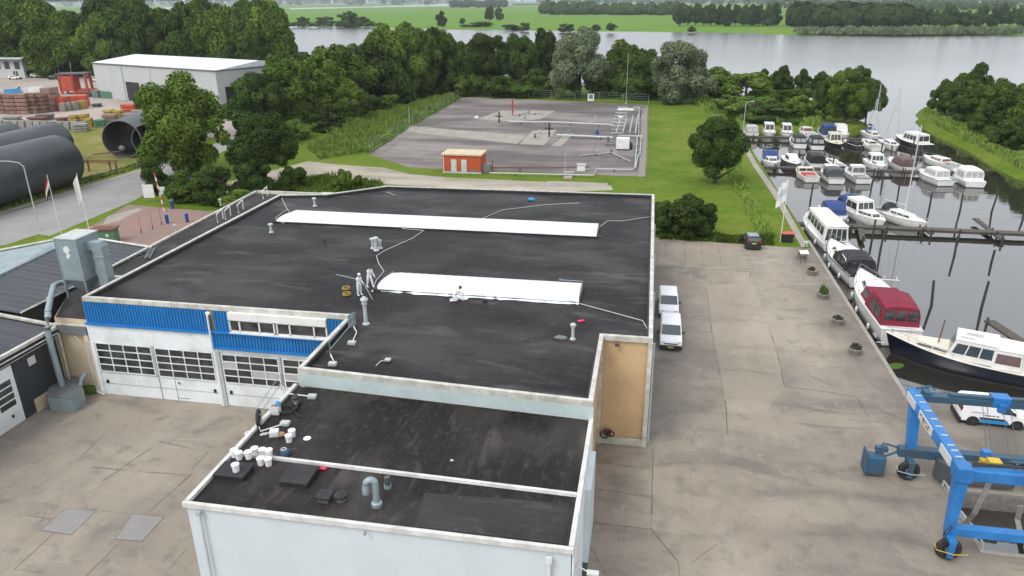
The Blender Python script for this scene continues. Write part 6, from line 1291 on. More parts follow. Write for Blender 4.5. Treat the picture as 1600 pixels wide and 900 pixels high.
# reeds and tall grass
def reeds(nm, label, poly, n, h, w_=.12, mat='reed_green', seed=1, z=0):
    rg = random.Random(seed); ps = P2(poly); xs = [p[0] for p in ps]; ys = [p[1] for p in ps]; bb = MB(); k = 0
    def inside(x, y):
        r_ = False; j = len(ps)-1
        for i in range(len(ps)):
            if (ps[i][1] > y) != (ps[j][1] > y) and x < (ps[j][0]-ps[i][0])*(y-ps[i][1])/(ps[j][1]-ps[i][1])+ps[i][0]: r_ = not r_
            j = i
        return r_
    while k < n:
        x, y = rg.uniform(min(xs), max(xs)), rg.uniform(min(ys), max(ys))
        if not inside(x, y): continue
        k += 1; from_h = h*rg.uniform(.5, 1.2)*(.7+.5*math.sin(x*.7)*math.sin(y*.45)); a = rg.uniform(0, 3.14); s_ = Vector((math.cos(a), math.sin(a), 0))*w_*rg.uniform(.6, 1.4)
        l_ = Vector((rg.gauss(0, .25), rg.gauss(0, .25), 1))*from_h; p = Vector((x, y, z)); bb.quad(p-s_, p+s_, p+l_+s_*.5, p+l_-s_*.5)
    o = bb.build(nm, mat); return tag(o, label, 'reeds', None, 'stuff')
reeds('reeds', 'tall green reeds in the ditch between the trees and the pad', [(480, 232), (560, 185), (640, 165), (700, 148), (712, 152), (660, 178), (590, 215), (560, 240), (500, 250)], 6500, 1.25, .16, seed=1)
reeds('rough_vegetation', 'rough grass on the pad bank beside the fence', [(560, 238), (640, 190), (718, 150), (724, 152), (640, 200), (580, 240)], 2500, .7, .12, 'leaf_light', 2)
reeds('reeds', 'tall reeds along the ditch on the lawn by the marina', [(1100, 172), (1128, 168), (1150, 250), (1178, 310), (1212, 372), (1186, 374), (1160, 320), (1135, 270)], 4500, .75, .12, seed=3)
reeds('reeds', 'reed bed between the willow and the marina', [(1080, 160), (1150, 165), (1290, 180), (1270, 200), (1168, 190), (1120, 178)], 5000, 1.8, .2, seed=4)
reeds('reeds', 'green reeds on the promontory shore', [(1442, 176), (1500, 192), (1560, 225), (1620, 260), (1600, 266), (1550, 240), (1500, 215), (1452, 190)], 5000, 1.2, .2, seed=5)
reeds('reeds', 'band of reeds along the far shore at the right', [(1238, 49), (1600, 50), (1600, 52), (1400, 54), (1250, 52)], 4000, 4.0, 2.2, 'leaf_willow', 6)
reeds('tall_grass', 'tall grass beside the lane behind the far left hall corner', [(420, 300), (440, 278), (500, 276), (600, 288), (590, 296), (520, 300)], 2600, 1.0, .12, 'leaf_light', 7)
reeds('tall_grass', 'uncut grass under the big tubes', [(0, 330), (100, 296), (207, 266), (290, 243), (290, 236), (207, 258), (0, 318)], 2500, .5, .14, 'leaf_light', 8)
reeds('tall_grass', 'dark grass strip between the lawn and the concrete yard', [(1030, 374), (1110, 378), (1210, 384), (1206, 372), (1110, 366), (1030, 362)], 2600, .7, .1, 'leaf_mid', 9)

# ================================================================ FENCES, LAMPS, PAD
def fence(label, pts, h, gap, mat='steel', rails=3):
    ps = [G(*p) if len(p) == 2 else Vector(p) for p in pts]; o = ps[0]; t = thing('wire_fence', label, 'fence', o); k = 0
    b = MB()
    for a, c in zip(ps, ps[1:]):
        for j in range(rails): z = h*(j+1)/rails-.05; b.cyl(a-o+Vector((0, 0, z)), c-o+Vector((0, 0, z)), .02, n=4)
    b.build('wire', mat, t)
    for a, c in zip(ps, ps[1:]):
        m_ = max(1, int((c-a).length/gap))
        for i in range(m_+1):
            if i == m_ and c is not ps[-1]: continue
            p = a.lerp(c, i/m_)-o; b = MB(); b.cyl(p, p+Vector((0, 0, h)), .05, n=6); b.build('post', mat, t)
    return t
fence('tall wire fence round the back and sides of the tank pad', [(578, 240), (722, 150), (862, 155), (1013, 162), (1009, 277)], 2.6, 6.5, rails=4)
fence('long wire fence between the road and the big black tubes', [(-60, 345), (0, 325), (120, 290), (215, 262), (300, 236)], 1.5, 4, rails=3)
t = thing('pipe_trestle', 'rusty steel frame standing at the end of the big black tube', 'frame', G(140, 268))
for a, c in ((0, 0), (3.5, 1), (5.5, 0)): b = MB(); b.box(a-.1, a+.1, c-.1, c+.1, 0, 2.0); b.build('post', 'rust', t)
b = MB(); b.tube([(-3, -.5, 2.0), (5.8, .4, 2.0)], .12, 4); b.tube([(-3, .5, 1.5), (4, .9, 1.5)], .1, 4); b.tube([(-2, 4, 2.2), (2.5, 5.5, 2.6)], .1, 4); b.build('rail', 'rust', t)
def lamp(label, px, py, h, arm=(-1.6, .3)):
    t = thing('street_lamp', label, 'street lamp', G(px, py)); b = MB(); b.cyl((0, 0, 0), (0, 0, h-.6), .09, .06, 8); b.tube([(0, 0, h-.7), (arm[0]*.15, arm[1]*.15, h-.2), (arm[0]*.5, arm[1]*.5, h), (arm[0], arm[1], h+.05)], .05); b.build('pole', 'pipegrey', t)
    b = MB(); b.box(-.45, .35, -.14, .14, -.04, .1, Matrix.Translation((arm[0], arm[1], h+.05)) @ Matrix.Rotation(math.atan2(arm[1], arm[0])+PI, 4, 'Z')); b.build('lamp_head', 'lampglass', t, bevel=.03)
lamp('grey street lamp with a long arm beside the road at the left', 62, 360, 9.2, (-3.2, -.6))
lamp('small grey lamp post at the far corner of the quay', 1161, 205, 6.5, (1.4, .3))
lamp('slim lamp post beside the grass strip near the road bend in the yard', 135, 120, 8, (.9, 0))
def mast(label, px, py, h, r=.07, mat='pipegrey'): b = MB(); b.cyl((0, 0, 0), (0, 0, h), r, r*.6, 7); b.cyl((0, 0, 0), (0, 0, .5), r*2.5, n=7); solo('mast_pole', label, 'pole', b, mat, G(px, py))
mast('tall thin grey mast at the back right of the pad', 978, 163, 14)
for px, py, h, lb in ((88, 122, 9, 'left of three beyond the yard'), (94, 122, 8.6, 'middle of three beyond the yard'), (113, 121, 8.8, 'right of three beyond the yard')):
    t = thing('flagpole', 'white flagpole with a hanging banner, '+lb, 'flagpole', G(px, py), 0, 'flagpoles by the office'); b = MB(); b.cyl((0, 0, 0), (0, 0, h), .13, n=7); b.build('pole', 'white', t)
    b = MB(); b.add([(0, -.05, h), (.7, .1, h-.4), (.8, -.1, h*.5), (0, .05, h*.4)], [(0, 1, 2, 3)]); b.build('flag', 'fascia', t)
mast('brown wooden pole beside the office building', 52, 118, 8, .15, 'bark')
# road furniture
t = thing('barrier_pole', 'red and white striped barrier post standing upright by the paving', 'barrier', G(257, 330))
for i in range(10): b = MB(); b.cyl((.0-.05*i, 0, .55*i), (-.05*(i+1), 0, .55*(i+1)), .1, n=8); b.build('band', 'redcont' if i % 2 else 'white', t)
for px, py, w_, h, lb in ((235, 316, 1.6, 2.0, 'larger white notice board left of the striped post'), (256, 311, 1.0, 1.2, 'smaller white notice board right of the striped post')):
    t = thing('notice_board', lb, 'notice board', G(px, py), .25); b = MB(); b.box(-w_/2, w_/2, -.04, .04, .7, .7+h); b.build('board', 'white', t)
    for s_ in (-1, 1): b = MB(); b.cyl((s_*w_*.45, .06, 0), (s_*w_*.45, .06, .7+h), .05); b.build('post', 'steel', t)
for px, py, lb in ((270, 326, 'by the bushes'), (262, 349, 'in the middle of the paving'), (293, 347, 'near the annex edge')):
    t = thing('blue_bollard', 'short blue post %s' % lb, 'bollard', G(px, py), 0, 'blue posts at the paved entrance'); b = MB(); b.cyl((0, 0, 0), (0, 0, 1.2), .22, n=10); b.build('post', 'blue', t); b = MB(); b.cyl((0, 0, 1.2), (0, 0, 1.26), .25, n=10); b.build('cap', 'skyblue', t)
for px, py, lb in ((221, 364, 'left'), (239, 358, 'middle'), (253, 351, 'right')):
    mast('thin rusty rod in the paved entrance, %s of three' % lb, px, py, 2.4, .03, 'rust')
t = thing('utility_cabinet', 'green utility cabinet with a brown flat top behind the dust collector', 'cabinet', G(168, 378), .25); b = MB(); b.box(-1.3, 1.3, -.7, .7, 0, 1.7); b.build('body', 'greenbox', t, bevel=.03); b = MB(); b.box(-1.45, 1.45, -.85, .85, 1.7, 1.85); b.build('lid', 'rust', t); b = MB(); b.box(.3, .6, -.72, -.7, .9, 1.2); b.build('label_plate', 'white', t)
lay('verge', 'grass', [(0, 386), (60, 366), (97, 372), (100, 378), (0, 392), (-100, 420)], 6)

# pad equipment
PW = thing('pump_house', 'small orange brick building with two pale doors on the pad edge', 'building', (G(695, 270).x, G(695, 270).y, 0))
p0 = G(695, 272); p1 = G(749, 274); wx = p1.x-p0.x; dp = 4.2
b = MB(); b.box(-.3, wx+.3, 0, dp, .25, 3.1); b.build('wall', 'orange', PW); b = MB(); b.box(-.36, wx+.36, -.06, dp+.06, 0, .28); b.build('plinth', 'pipegrey', PW)
b = MB(); b.frustum((-.5, wx+.5, -.2, dp+.2), (-.5, wx+.5, -.2, dp+.2), 3.1, 3.35); b.build('roof', 'tan2', PW)
for x in (1.2, 3.0): b = MB(); b.box(x, x+.95, -.05, .02, .1, 2.4); d = b.build('door', 'fascia', PW); b = MB(); b.box(x+.75, x+.85, -.1, -.04, 1.1, 1.25); b.build('handle', 'black', d)
b = MB(); b.box(x+1.6, x+2.8, -.04, .02, .3, .7); b.build('vent_grille', 'midgrey', PW); b = MB(); b.cyl((-.1, -.1, 0), (-.1, -.1, 3.1), .07); b.build('downpipe', 'white', PW)
def pipeline(label, pts, r=.16, z=.5, mat='pipegrey', sup=5, nm='pipeline', rack=True, par=None):
    ps = [G(*p, z) for p in pts]; o = Vector((ps[0].x, ps[0].y, 0)); t = thing(nm, label, 'pipeline', o)
    b = MB(); b.tube([p-o for p in ps], r, 8); b.build('pipe', mat, t, smooth=True)
    for a, c in zip(ps, ps[1:]):
        m_ = int((c-a).length/sup)
        for i in range(m_):
            p = a.lerp(c, (i+.5)/m_)-o; d = (c-a).normalized(); b = MB(); b.cbox((p.x, p.y, 0), (.25, .5, max(.1, z-r*.8)), math.atan2(d.y, d.x)); b.build('support', 'dkgrey', t)
    return t
pipeline('long pale pipe across the pad from the red valve to the pipe rack', [(795, 190), (870, 191), (958, 195)], .2, .6)
pipeline('pale pipe from the black wellhead to the pipe rack', [(870, 211), (920, 213), (958, 215)], .22, .5)
pipeline('white pipe running down the right edge of the pad to the front corner', [(990, 167), (999, 168), (998, 210), (996, 214), (992, 262), (988, 265), (932, 264), (928, 274), (765, 270)], .12, .4, 'pipegrey', 6)
pipeline('white pipe doubling back along the right fence of the pad', [(1002, 213), (1000, 240), (997, 243), (993, 262)], .11, .4, 'pipegrey', 6)
pipeline('pale pipe linking the rack to the right edge of the pad', [(966, 212), (1003, 213)], .2, .5)
pipeline('thin brown pipe along the front of the pad', [(765, 262), (860, 262), (922, 261)], .09, .8, 'rust', 7)
t = thing('pipe_rack', 'skeletal grey pipe rack with stacked crossbars at the right of the pad', 'pipe rack', G(968, 214)); W_, D_ = 7.5, 22
a = G(958, 218); c = G(980, 186); x1 = c.x-a.x-0.5; y1 = c.y-a.y; t.location = a
for x in (0, x1):
    for y in (0, y1*.33, y1*.66, y1): b = MB(); b.cyl((x, y, 0), (x, y, 3.0), .09, n=6); b.build('post', 'steel', t)
for y in (0, y1*.16, y1*.33, y1*.5, y1*.66, y1*.83, y1):
    for z in (1.4, 2.9): b = MB(); b.cyl((-.6, y, z), (x1+.6, y, z), .1, n=6); b.build('crossbar', 'pipegrey', t)
for i, x in enumerate((.6, 2.0, 3.4, 4.6)): b = MB(); b.cyl((x, -.5, 1.6), (x, y1*(.6+.1*i), 1.6), .13, n=7); b.build('pipe', 'pipegrey', t)
b = MB(); b.box(-.3, 3.5, y1*.8, y1*.8+1.5, 2.9, 3.2); b.build('tray', 'white', t)
b = MB(); b.box(.4, x1, y1*.4, y1*.4+1, 2.9, 3.1); b.build('tray', 'white', t)
t = thing('white_tank', 'white boxy tank unit in front of the pipe rack', 'tank', G(973, 234)); b = MB(); b.box(-1.3, 1.3, -1, 1, .25, 2.4); b.build('body', 'white', t, bevel=.15); b = MB(); b.box(-1.2, 1.2, -.9, .9, 0, .25); b.build('skid', 'dkgrey', t)
b = MB(); b.lathe((0, 0, 0), [(.6, 0), (.6, 1.2), (.2, 1.5)], 10); solo('black_drum', 'black drum beside the white tank unit', 'drum', b, 'black', G(983, 233))
def wellhead(label, px, py, h, mat):
    t = thing('wellhead', label, 'wellhead', G(px, py)); b = MB(); b.cyl((0, 0, 0), (0, 0, h), .14, n=8)
    for z in (.25, .55, .8): b.cyl((0, 0, h*z-.1), (0, 0, h*z+.1), .3, n=8)
    b.build('stem', mat, t); b = MB(); b.cyl((-.8, 0, h*.62), (.8, 0, h*.62), .1, n=7); b.cyl((-.85, 0, h*.62), (-.7, 0, h*.62), .28, n=8); b.build('crossarm', mat, t); b = MB(); ring(b, (0, 0, h), .25, .05, 'z'); b.build('handwheel', mat, t)
wellhead('tall red wellhead valve at the back of the pad', 801, 180, 4.0, 'red'); wellhead('dark wellhead valve left of the red one', 780, 192, 2.6, 'black'); wellhead('dark wellhead valve in the middle of the pad', 858, 214, 3.0, 'black')
wellhead('small blue valve on the pad beside the pale pipe', 933, 215, 1.6, 'blue')
t = thing('stock_fence', 'small white framed hatch board on the back fence of the pad', 'sign', G(923, 161)); b = MB(); b.box(-.9, .9, -.05, .05, .6, 2.6); b.build('board', 'white', t); b = MB(); b.box(-.55, .55, -.08, -.051, 1.2, 2.4); b.build('panel', 'greenbox', t); t.name = 'hatch_board'
lump('pale_manhole', 'white marker block at the left tip of the pale slab', 'marker', 745, 185, 0, (1.2, .8, .8), 'white', 0, 21)
mast('thin post with a cross wire at the front of the pad', 883, 265, 3.2, .06)
t = thing('concrete_step', 'pale concrete block plinth at the front edge of the pad', 'plinth', G(889, 275)); b = MB(); b.box(-.9, .9, -.8, .8, 0, .7); b.build('block', 'concblock', t); b = MB(); b.box(-.7, .7, -2.6, -.81, 0, .25); b.build('step', 'slabpale', t)
t = thing('white_cabinet', 'small white cabinet on the pad front right of the thin post', 'cabinet', G(908, 268)); b = MB(); b.box(-.7, .7, -.4, .4, .1, 1.2); b.build('body', 'white', t); b = MB(); b.box(-.8, .8, -.5, .5, 1.2, 1.3); b.build('lid', 'pipegrey', t)
t = thing('gas_cabinet', 'grey cabinet with a black base beside the orange building', 'cabinet', G(759, 270)); b = MB(); b.box(-.8, .8, -.5, .5, .1, 1.5); b.build('body', 'midgrey', t); b = MB(); b.cyl((1.2, 0, 0), (1.2, 0, 2.2), .12); b.build('post', 'rust', t)
mast('thin post carrying a small white lamp on the left bank of the pad', 640, 192, 4.0, .07)

for px, py, h, m_, lb in ((836, 216, .9, 'dkgrey', 'low dark valve group right of the middle wellhead'), (843, 209, .8, 'pipegrey', 'small pale valve behind the middle wellhead'), (888, 212, 1.1, 'steel', 'small grey valve on the pale pipe'), (820, 186, .9, 'steel', 'small grey valve right of the red wellhead'), (826, 178, 1.0, 'steel', 'pale box valve at the back of the upper slab'), (930, 193, 1.6, 'pipegrey', 'square pipe loop frame on the long pale pipe'), (950, 222, 1.0, 'dkgrey', 'dark valve left of the white tank unit'), (955, 240, .7, 'rust', 'rusty valve in front of the white tank unit')):
    t = thing('valve', lb, 'valve', G(px, py), .3); b = MB(); b.cyl((0, 0, 0), (0, 0, h), .12, n=8); b.cyl((0, 0, h*.4), (0, 0, h*.55), .28, n=8); b.build('body', m_, t); b = MB(); ring(b, (0, 0, h), .28, .045, 'z', 12, 5); b.build('handwheel', m_, t)
    b = MB(); b.cyl((-1.1, 0, h*.3), (1.1, 0, h*.3), .09, n=7); b.build('pipe', 'pipegrey', t)
pipeline('thin grey pipe along the front strip of the pad near the right corner', [(905, 243), (955, 238), (985, 252)], .08, .3, 'pipegrey', 5)
pipeline('dark pipe running beside the white tank unit to the right edge', [(945, 226), (990, 227)], .14, .4, 'dkgrey', 4)
pipeline('thin grey pipe from the red wellhead to the back slab', [(801, 181), (822, 176), (850, 178)], .09, .4, 'steel', 5)
# ================================================================ FAR YARD
def tubex(label, pa, pb, r, nm='steel_tube', openend=False, ext=0, group='giant black steel tubes'):
    a = G(*pa, r); c = G(*pb, r); d = (c-a).normalized(); L = (c-a).length+ext; t = thing(nm, label, 'steel tube', (a.x, a.y, 0), 0, group); A = Vector((0, 0, r)); E = A+d*L
    b = MB(); b.cyl(A, E, r, n=40, caps=False); 
    b.build('shell', 'pipeblack', t, smooth=True)
    b = MB(); b.cyl(A+d*.1, E-d*.1, r*.965, n=40, caps=not openend); b.build('inner_shell', 'pipein' if openend else 'pipeblack', t, smooth=openend)
    q = d.to_track_quat('Z', 'Y'); u = q @ Vector((1, 0, 0)); v = q @ Vector((0, 1, 0)); b = MB(); n = 40; rr = []
    for rad, off in ((r*1.0, 0), (r*1.012, .15), (r*.965, 0), (r*.965, .15)): rr.append([A+d*off+u*(rad*math.cos(6.2832*i/n))+v*(rad*math.sin(6.2832*i/n)) for i in range(n)])
    b.loft([rr[1], rr[0], rr[2], rr[3]], True); b.build('rim', 'midgrey', t)
    if openend: b = MB(); b.lathe(A+d*3+Vector((-r*.5, 0, -r*.75)), [(.4, 0), (.7, .5), (.3, 1.0)], 9); b.build('debris', 'white', t)
    return t
tubex('biggest black steel tube lying beside the road, its end facing the frame', (96, 250), (0, 276), 4.1, ext=25)
tubex('black steel tube behind the biggest one, middle of three', (88, 221), (-10, 247), 3.6, ext=25)
tubex('black steel tube farthest left of three, mostly behind the others', (18, 219), (-60, 240), 3.4, ext=22)
tubex('open-ended black steel tube, left of two beside the light green tree', (190, 218), (262, 186), 3.6, openend=True)
tubex('open-ended black steel tube, right of two, half hidden by the light green tree', (232, 220), (300, 192), 3.2, openend=True)
# grey hall
HB = thing('grey_hall', 'large grey industrial hall with a white low-pitched roof at the far yard', 'industrial hall', G(155, 152))
a = G(155, 152); c = G(345, 172); e = G(430, 150)
import itertools
u = (c-a).normalized(); vv = Vector((-u.y, u.x, 0)); Lh = (c-a).length; dv = (e-c); wd = abs(dv.dot(vv)); hz = 10.5
o = HB.location; base = [a, c, c+vv*wd, a+vv*wd]
b = MB(); b.add([p-o for p in base]+[p-o+Vector((0, 0, hz)) for p in base], [(3, 2, 1, 0), (4, 5, 6, 7), (0, 1, 5, 4), (1, 2, 6, 5), (2, 3, 7, 6), (3, 0, 4, 7)]); b.build('wall', 'hallwall', HB)
rdg = [(a+c)/2, (a+c)/2+vv*wd]; ov = .3
E_ = [a-u*ov-vv*ov, c+u*ov-vv*ov, c+u*ov+vv*(wd+ov), a-u*ov+vv*(wd+ov)]; m1 = (E_[0]+E_[3])/2; m2 = (E_[1]+E_[2])/2
b = MB(); v_ = [p-o+Vector((0, 0, hz+.05)) for p in E_]+[m1-o+Vector((0, 0, hz+1.7)), m2-o+Vector((0, 0, hz+1.7))]
b.add(v_, [(0, 1, 5, 4), (3, 4, 5, 2), (0, 4, 3), (1, 2, 5), (0, 3, 2, 1)]); b.build('roof', 'hallroof', HB)
b = MB()
for p, q in zip(E_, E_[1:]+E_[:1]): b.tube([p-o+Vector((0, 0, hz)), q-o+Vector((0, 0, hz))], .16, 4)
b.build('eaves_trim', 'midgrey', HB)
def onwall(x0, x1, z0, z1, nm, mat, off=.03, side=0):
    b = MB()
    if side == 0: P = lambda x, z: a-o+u*x-vv*off+Vector((0, 0, z))
    else: P = lambda x, z: c-o+vv*x+u*off+Vector((0, 0, z))
    b.quad(P(x0, z0), P(x1, z0), P(x1, z1), P(x0, z1)); b.build(nm, mat, HB)
onwall(Lh*.27, Lh*.385, 0, 5.6, 'doorway', 'black'); onwall(Lh*.25, Lh*.26, 0, 10.2, 'joint', 'steel'); onwall(Lh*.49, Lh*.495, 0, 10.2, 'joint', 'steel'); onwall(wd*.08, wd*.26, 0, 6, 'doorway', 'black', .03, 1); onwall(0, Lh, 10.1, 10.4, 'eaves_band', 'steel', .04)
# office
OB = thing('office_building', 'two-storey grey office with dark flat overhanging roof at the left edge', 'building', G(40, 122)); oo = OB.location; b = MB(); b.box(-30, 0, 0, 14, 0, 6.6); b.build('wall', 'hallwall', OB)
b = MB(); b.box(-31, 1.8, -1.5, 15, 6.6, 7.3); b.build('roof', 'dkgrey', OB); b = MB(); b.box(-30, 1, -1, 14, 7.3, 7.6); b.build('parapet', 'hallroof', OB)
for i, x in enumerate((-2.6, -7.2, -11.5, -16)): b = MB(); b.box(x-1.2, x+1.2, -.06, .02, 3.4, 6.3); b.build('window', 'glass', OB)
for x in (-5.2, -3.9): b = MB(); b.box(x, x+.9, -.06, .02, .4, 2.6); b.build('window', 'glass', OB)
b = MB(); b.box(.0, .04, 1, 5, .6, 2.6); b.build('window', 'glass', OB)
# stock in the yard
def stackthing(nm, label, cat, px, py, wpx, h, d, mat, group, layers=0, rz=None):
    p = G(px, py); s = SC(p); w_ = wpx/s; t = thing(nm, label, cat, p, .35 if rz is None else rz, group)
    if layers:
        for i in range(layers):
            z = h*i/layers; b = MB(); b.box(-w_/2+random.uniform(-.1, .1), w_/2+random.uniform(-.1, .1), -d/2, d/2, z+.12, z+h/layers-.05); b.build('bundle', mat, t)
            b = MB(); [b.box(-w_/2+f_*w_-.1, -w_/2+f_*w_+.1, -d/2+.1, d/2-.1, z, z+.12) for f_ in (.2, .8)]; b.build('spacer', 'oldwood', t)
    else:
        b = MB(); b.box(-w_/2, w_/2, -d/2, d/2, 0, h); b.build('body', mat, t, bevel=.04)
        b = MB(); [b.box(-w_/2+f_*w_-.06, -w_/2+f_*w_+.06, -d/2-.04, -d/2, .1, h-.1) for f_ in (.05, .28, .5, .72, .95)]; b.build('rib', mat, t)
        b = MB(); b.box(-w_/2+.15, w_/2-.15, -d/2+.15, d/2-.15, h, h+.08); b.build('lid', mat, t)
    return t
gs = 'tall stacks of brown bundles in the far yard'
for i, (px, py, w_, h) in enumerate(((-10, 173, 20, 5.0), (8, 176, 17, 5.0), (26, 177, 18, 5.2), (44, 177, 18, 5.2), (58, 176, 15, 5.2), (71, 175, 14, 5.0))):
    stackthing('bundle_stack', 'tall brown stack of strapped bundles in the row at the left of the far yard', 'stack', px, py, w_, h, 4, 'timber', gs, 5, .1)
for px, py, w_, h, lb in ((84, 173, 15, 6.3, 'pinkish crate stack at the right end of the brown stacks'),): stackthing('crate_stack', lb, 'stack', px, py, w_, h, 4, 'brickpav', None, 4, .1)
stackthing('red_container', 'red container beside the pinkish crate stack', 'container', 97, 172, 24, 3.6, 3.5, 'redcont', None, 0, .1)
stackthing('red_skip', 'red-orange skip behind the pale crates', 'skip', 127, 166, 22, 3.0, 3.5, 'redcont', None, 0, .4)
for px, lb in ((101, 'leftmost'), (109, 'second'), (117, 'third')): stackthing('pale_crate', 'pale crate in front of the red container, '+lb, 'crate', px, 174-(px-100)*.12, 8, 2.2, 2, 'concblock', 'pale crates by the red container', 0, .2)
stackthing('yellow_crate', 'yellow crate right of the pale crates', 'crate', 130, 170, 12, 2.2, 2, 'ochre', None, 0, .2)
t = thing('red_gantry', 'tall red steel gantry frame with platforms behind the far yard stock', 'steel frame', G(122, 146), .3)
for x in (-4, 0, 4):
    for y in (-2, 2): b = MB(); b.box(x-.35, x+.35, y-.3, y+.3, 0, 6.2); b.build('post', 'redcont', t)
b = MB(); b.box(-4.3, .3, -2.3, 2.3, 1.0, 5.8); b.build('panel', 'redcont', t); b = MB(); b.box(-4.5, 4.5, -2.5, 2.5, 6.2, 6.6); b.build('deck', 'dkgrey', t); b = MB(); b.box(.3, 9, -2, 2, .3, 1.4); b.build('platform', 'redcont', t)
stackthing('dark_skip', 'dark green open skip in front of the grey hall doorway', 'skip', 173, 153, 24, 2.0, 3, 'greenbox', None, 0, -.1); stackthing('grey_skip', 'small grey skip left of the dark green skip', 'skip', 155, 152, 12, 2.2, 3, 'midgrey', None, 0, -.1); lump('black_heap', 'black tarpaulin heap beside the red frame', 'heap', 146, 151, 0, (5, 3, 2.2), 'black', 0, 31)
# concrete block row
blk = None
for i in range(13):
    px = -8+i*11.6; py = 200+.25*i; loc = G(px, py)
    lab = 'pale concrete block in the long row between the yard and the grass'
    if blk is None:
        blk = thing('concrete_block', lab, 'concrete block', loc, .15, 'concrete blocks in a row'); b = MB(); b.frustum((-.75, .75, -.75, .75), (-.65, .65, -.6, .6), 0, 1.7); b.build('block', 'concblock', blk, bevel=.1); b = MB(); b.tube([(-.2, 0, 1.65), (-.1, 0, 1.9), (.1, 0, 1.9), (.2, 0, 1.65)], .05); b.build('lifting_loop', 'rust', blk)
        blk.scale = (1.15, 1.15, 1.15)
    else: dup(blk, loc, .15+random.uniform(-.15, .15), lab)
for px, py, w_, mat, lb in ((117, 194, 10, 'ochre', 'left'), (126, 193, 11, 'ochre', 'second'), (136, 195, 10, 'ochre', 'third'), (142, 198, 8, 'ochre', 'smallest, rightmost')): stackthing('yellow_crate', 'yellow pipe-fitting crate behind the block row, '+lb, 'crate', px, py, w_, 1.8+random.random(), 1.8, mat, 'yellow crates behind the block row', 3, .3)
for px, py, w_, h, mat, lb in ((172, 183, 12, 2.0, 'ochre', 'yellow brown box stack left behind the open tubes'), (186, 184, 12, 2.0, 'ochre', 'yellow pipe stack behind the open tubes'), (203, 178, 20, 2.6, 'redcont', 'red stacked frames behind the open tubes'), (225, 176, 16, 2.0, 'redcont', 'lower red stack with white tops near the green tree'), (175, 194, 20, 2.4, 'brickpav', 'pinkish slab stack close to the left open tube'), (216, 187, 12, 2.4, 'concblock', 'pale grey crate row behind the left open tube'), (203, 191, 14, 2.2, 'concblock', 'grey crate with blue bags above the left open tube'), (235, 183, 12, 2.4, 'concblock', 'pale crate near the light green tree'), (60, 190, 26, 1.2, 'rust', 'low rusty red scrap stack behind the block row'), (72, 187, 22, 1.4, 'dkgrey', 'dark scrap pile behind the rusty stack'), (98, 191, 14, 1.2, 'rust', 'small rusty scrap stack left of the yellow crates'), (20, 190, 24, 1.2, 'midgrey', 'low grey stack of plates at the left edge of the yard'), (158, 198, 14, 1.8, 'greenbox', 'dark green container box near the left open tube'), (128, 205, 20, 1.8, 'concblock', 'long grey slab frame at the right end of the block row'), (152, 167, 10, 1.0, 'dkgrey', 'dark tyre stack right of the red skip')):
    stackthing('yard_stack', lb, 'stack', px, py, w_, h, 2.2, mat, None, 3 if h > 1.5 else 2, random.uniform(.1, .4))
lump('white_bag', 'pale big bag on the grass, left of two', 'bag', 40, 212, 0, (2.2, 1.8, 1.8), 'cream', 0, 41); lump('white_bag', 'wider pale big bag on the grass, right of two', 'bag', 54, 212, 0, (3.6, 2, 1.8), 'cream', 0, 42)
b = MB()
for i, (px, py, mat, lb, w_) in enumerate(((22, 152, 'skyblue', 'blue boat hull on the yard', 24), (36, 151, 'boatwhite', 'white boat with a small cabin on the yard', 16), (58, 148, 'boatwhite', 'white round boat hull shape on the yard', 22), (80, 150, 'boatwhite', 'pinkish white vehicle in the yard', 14))):
    p = G(px, py); s = SC(p); boat(lb, w_/s, w_/s*.36, (p.x, p.y, .3), .1, hull=mat, deck='boatwhite' if i else 'bluecanvas', fb=2.0, rail=False, cabins=((.3, .6, .7, 1.1, .3, .1, 'boatwhite', (2, 0, 0, 'glass')),) if i == 1 else (), name='stored_boat')
car0 = bpy.data.objects['parked_car']
for i, (px, py, rz) in enumerate(((58, 121, .2), (66, 121, .3), (78, 121, .2), (86, 124, .2), (94, 123, .1), (102, 124, .1), (108, 123, .15), (143, 122, .2), (151, 127, .4), (24, 124, .1))):
    pt = ['boatwhite', 'fascia', 'greenbox', 'black', 'steel', 'skyblue', 'boatwhite', 'dkgrey', 'boatwhite', 'boatwhite'][i]
    r = car0.copy(); C.objects.link(r); r.location = G(px, py); r.rotation_euler = (0, 0, rz); r['label'] = 'small parked car beyond the far yard near the flagpoles and office'; r['group'] = 'cars parked beyond the far yard'; r.scale = (1.25, 1.15, 1.1)
    for ch in car0.children:
        if ch.name.startswith(('roof_panel', 'headlight', 'tail', 'number', 'wing')): continue
        q = ch.copy(); C.objects.link(q); q.parent = r
        if ch.name.startswith('body'): q.data = ch.data.copy(); q.data.materials[0] = M[pt]

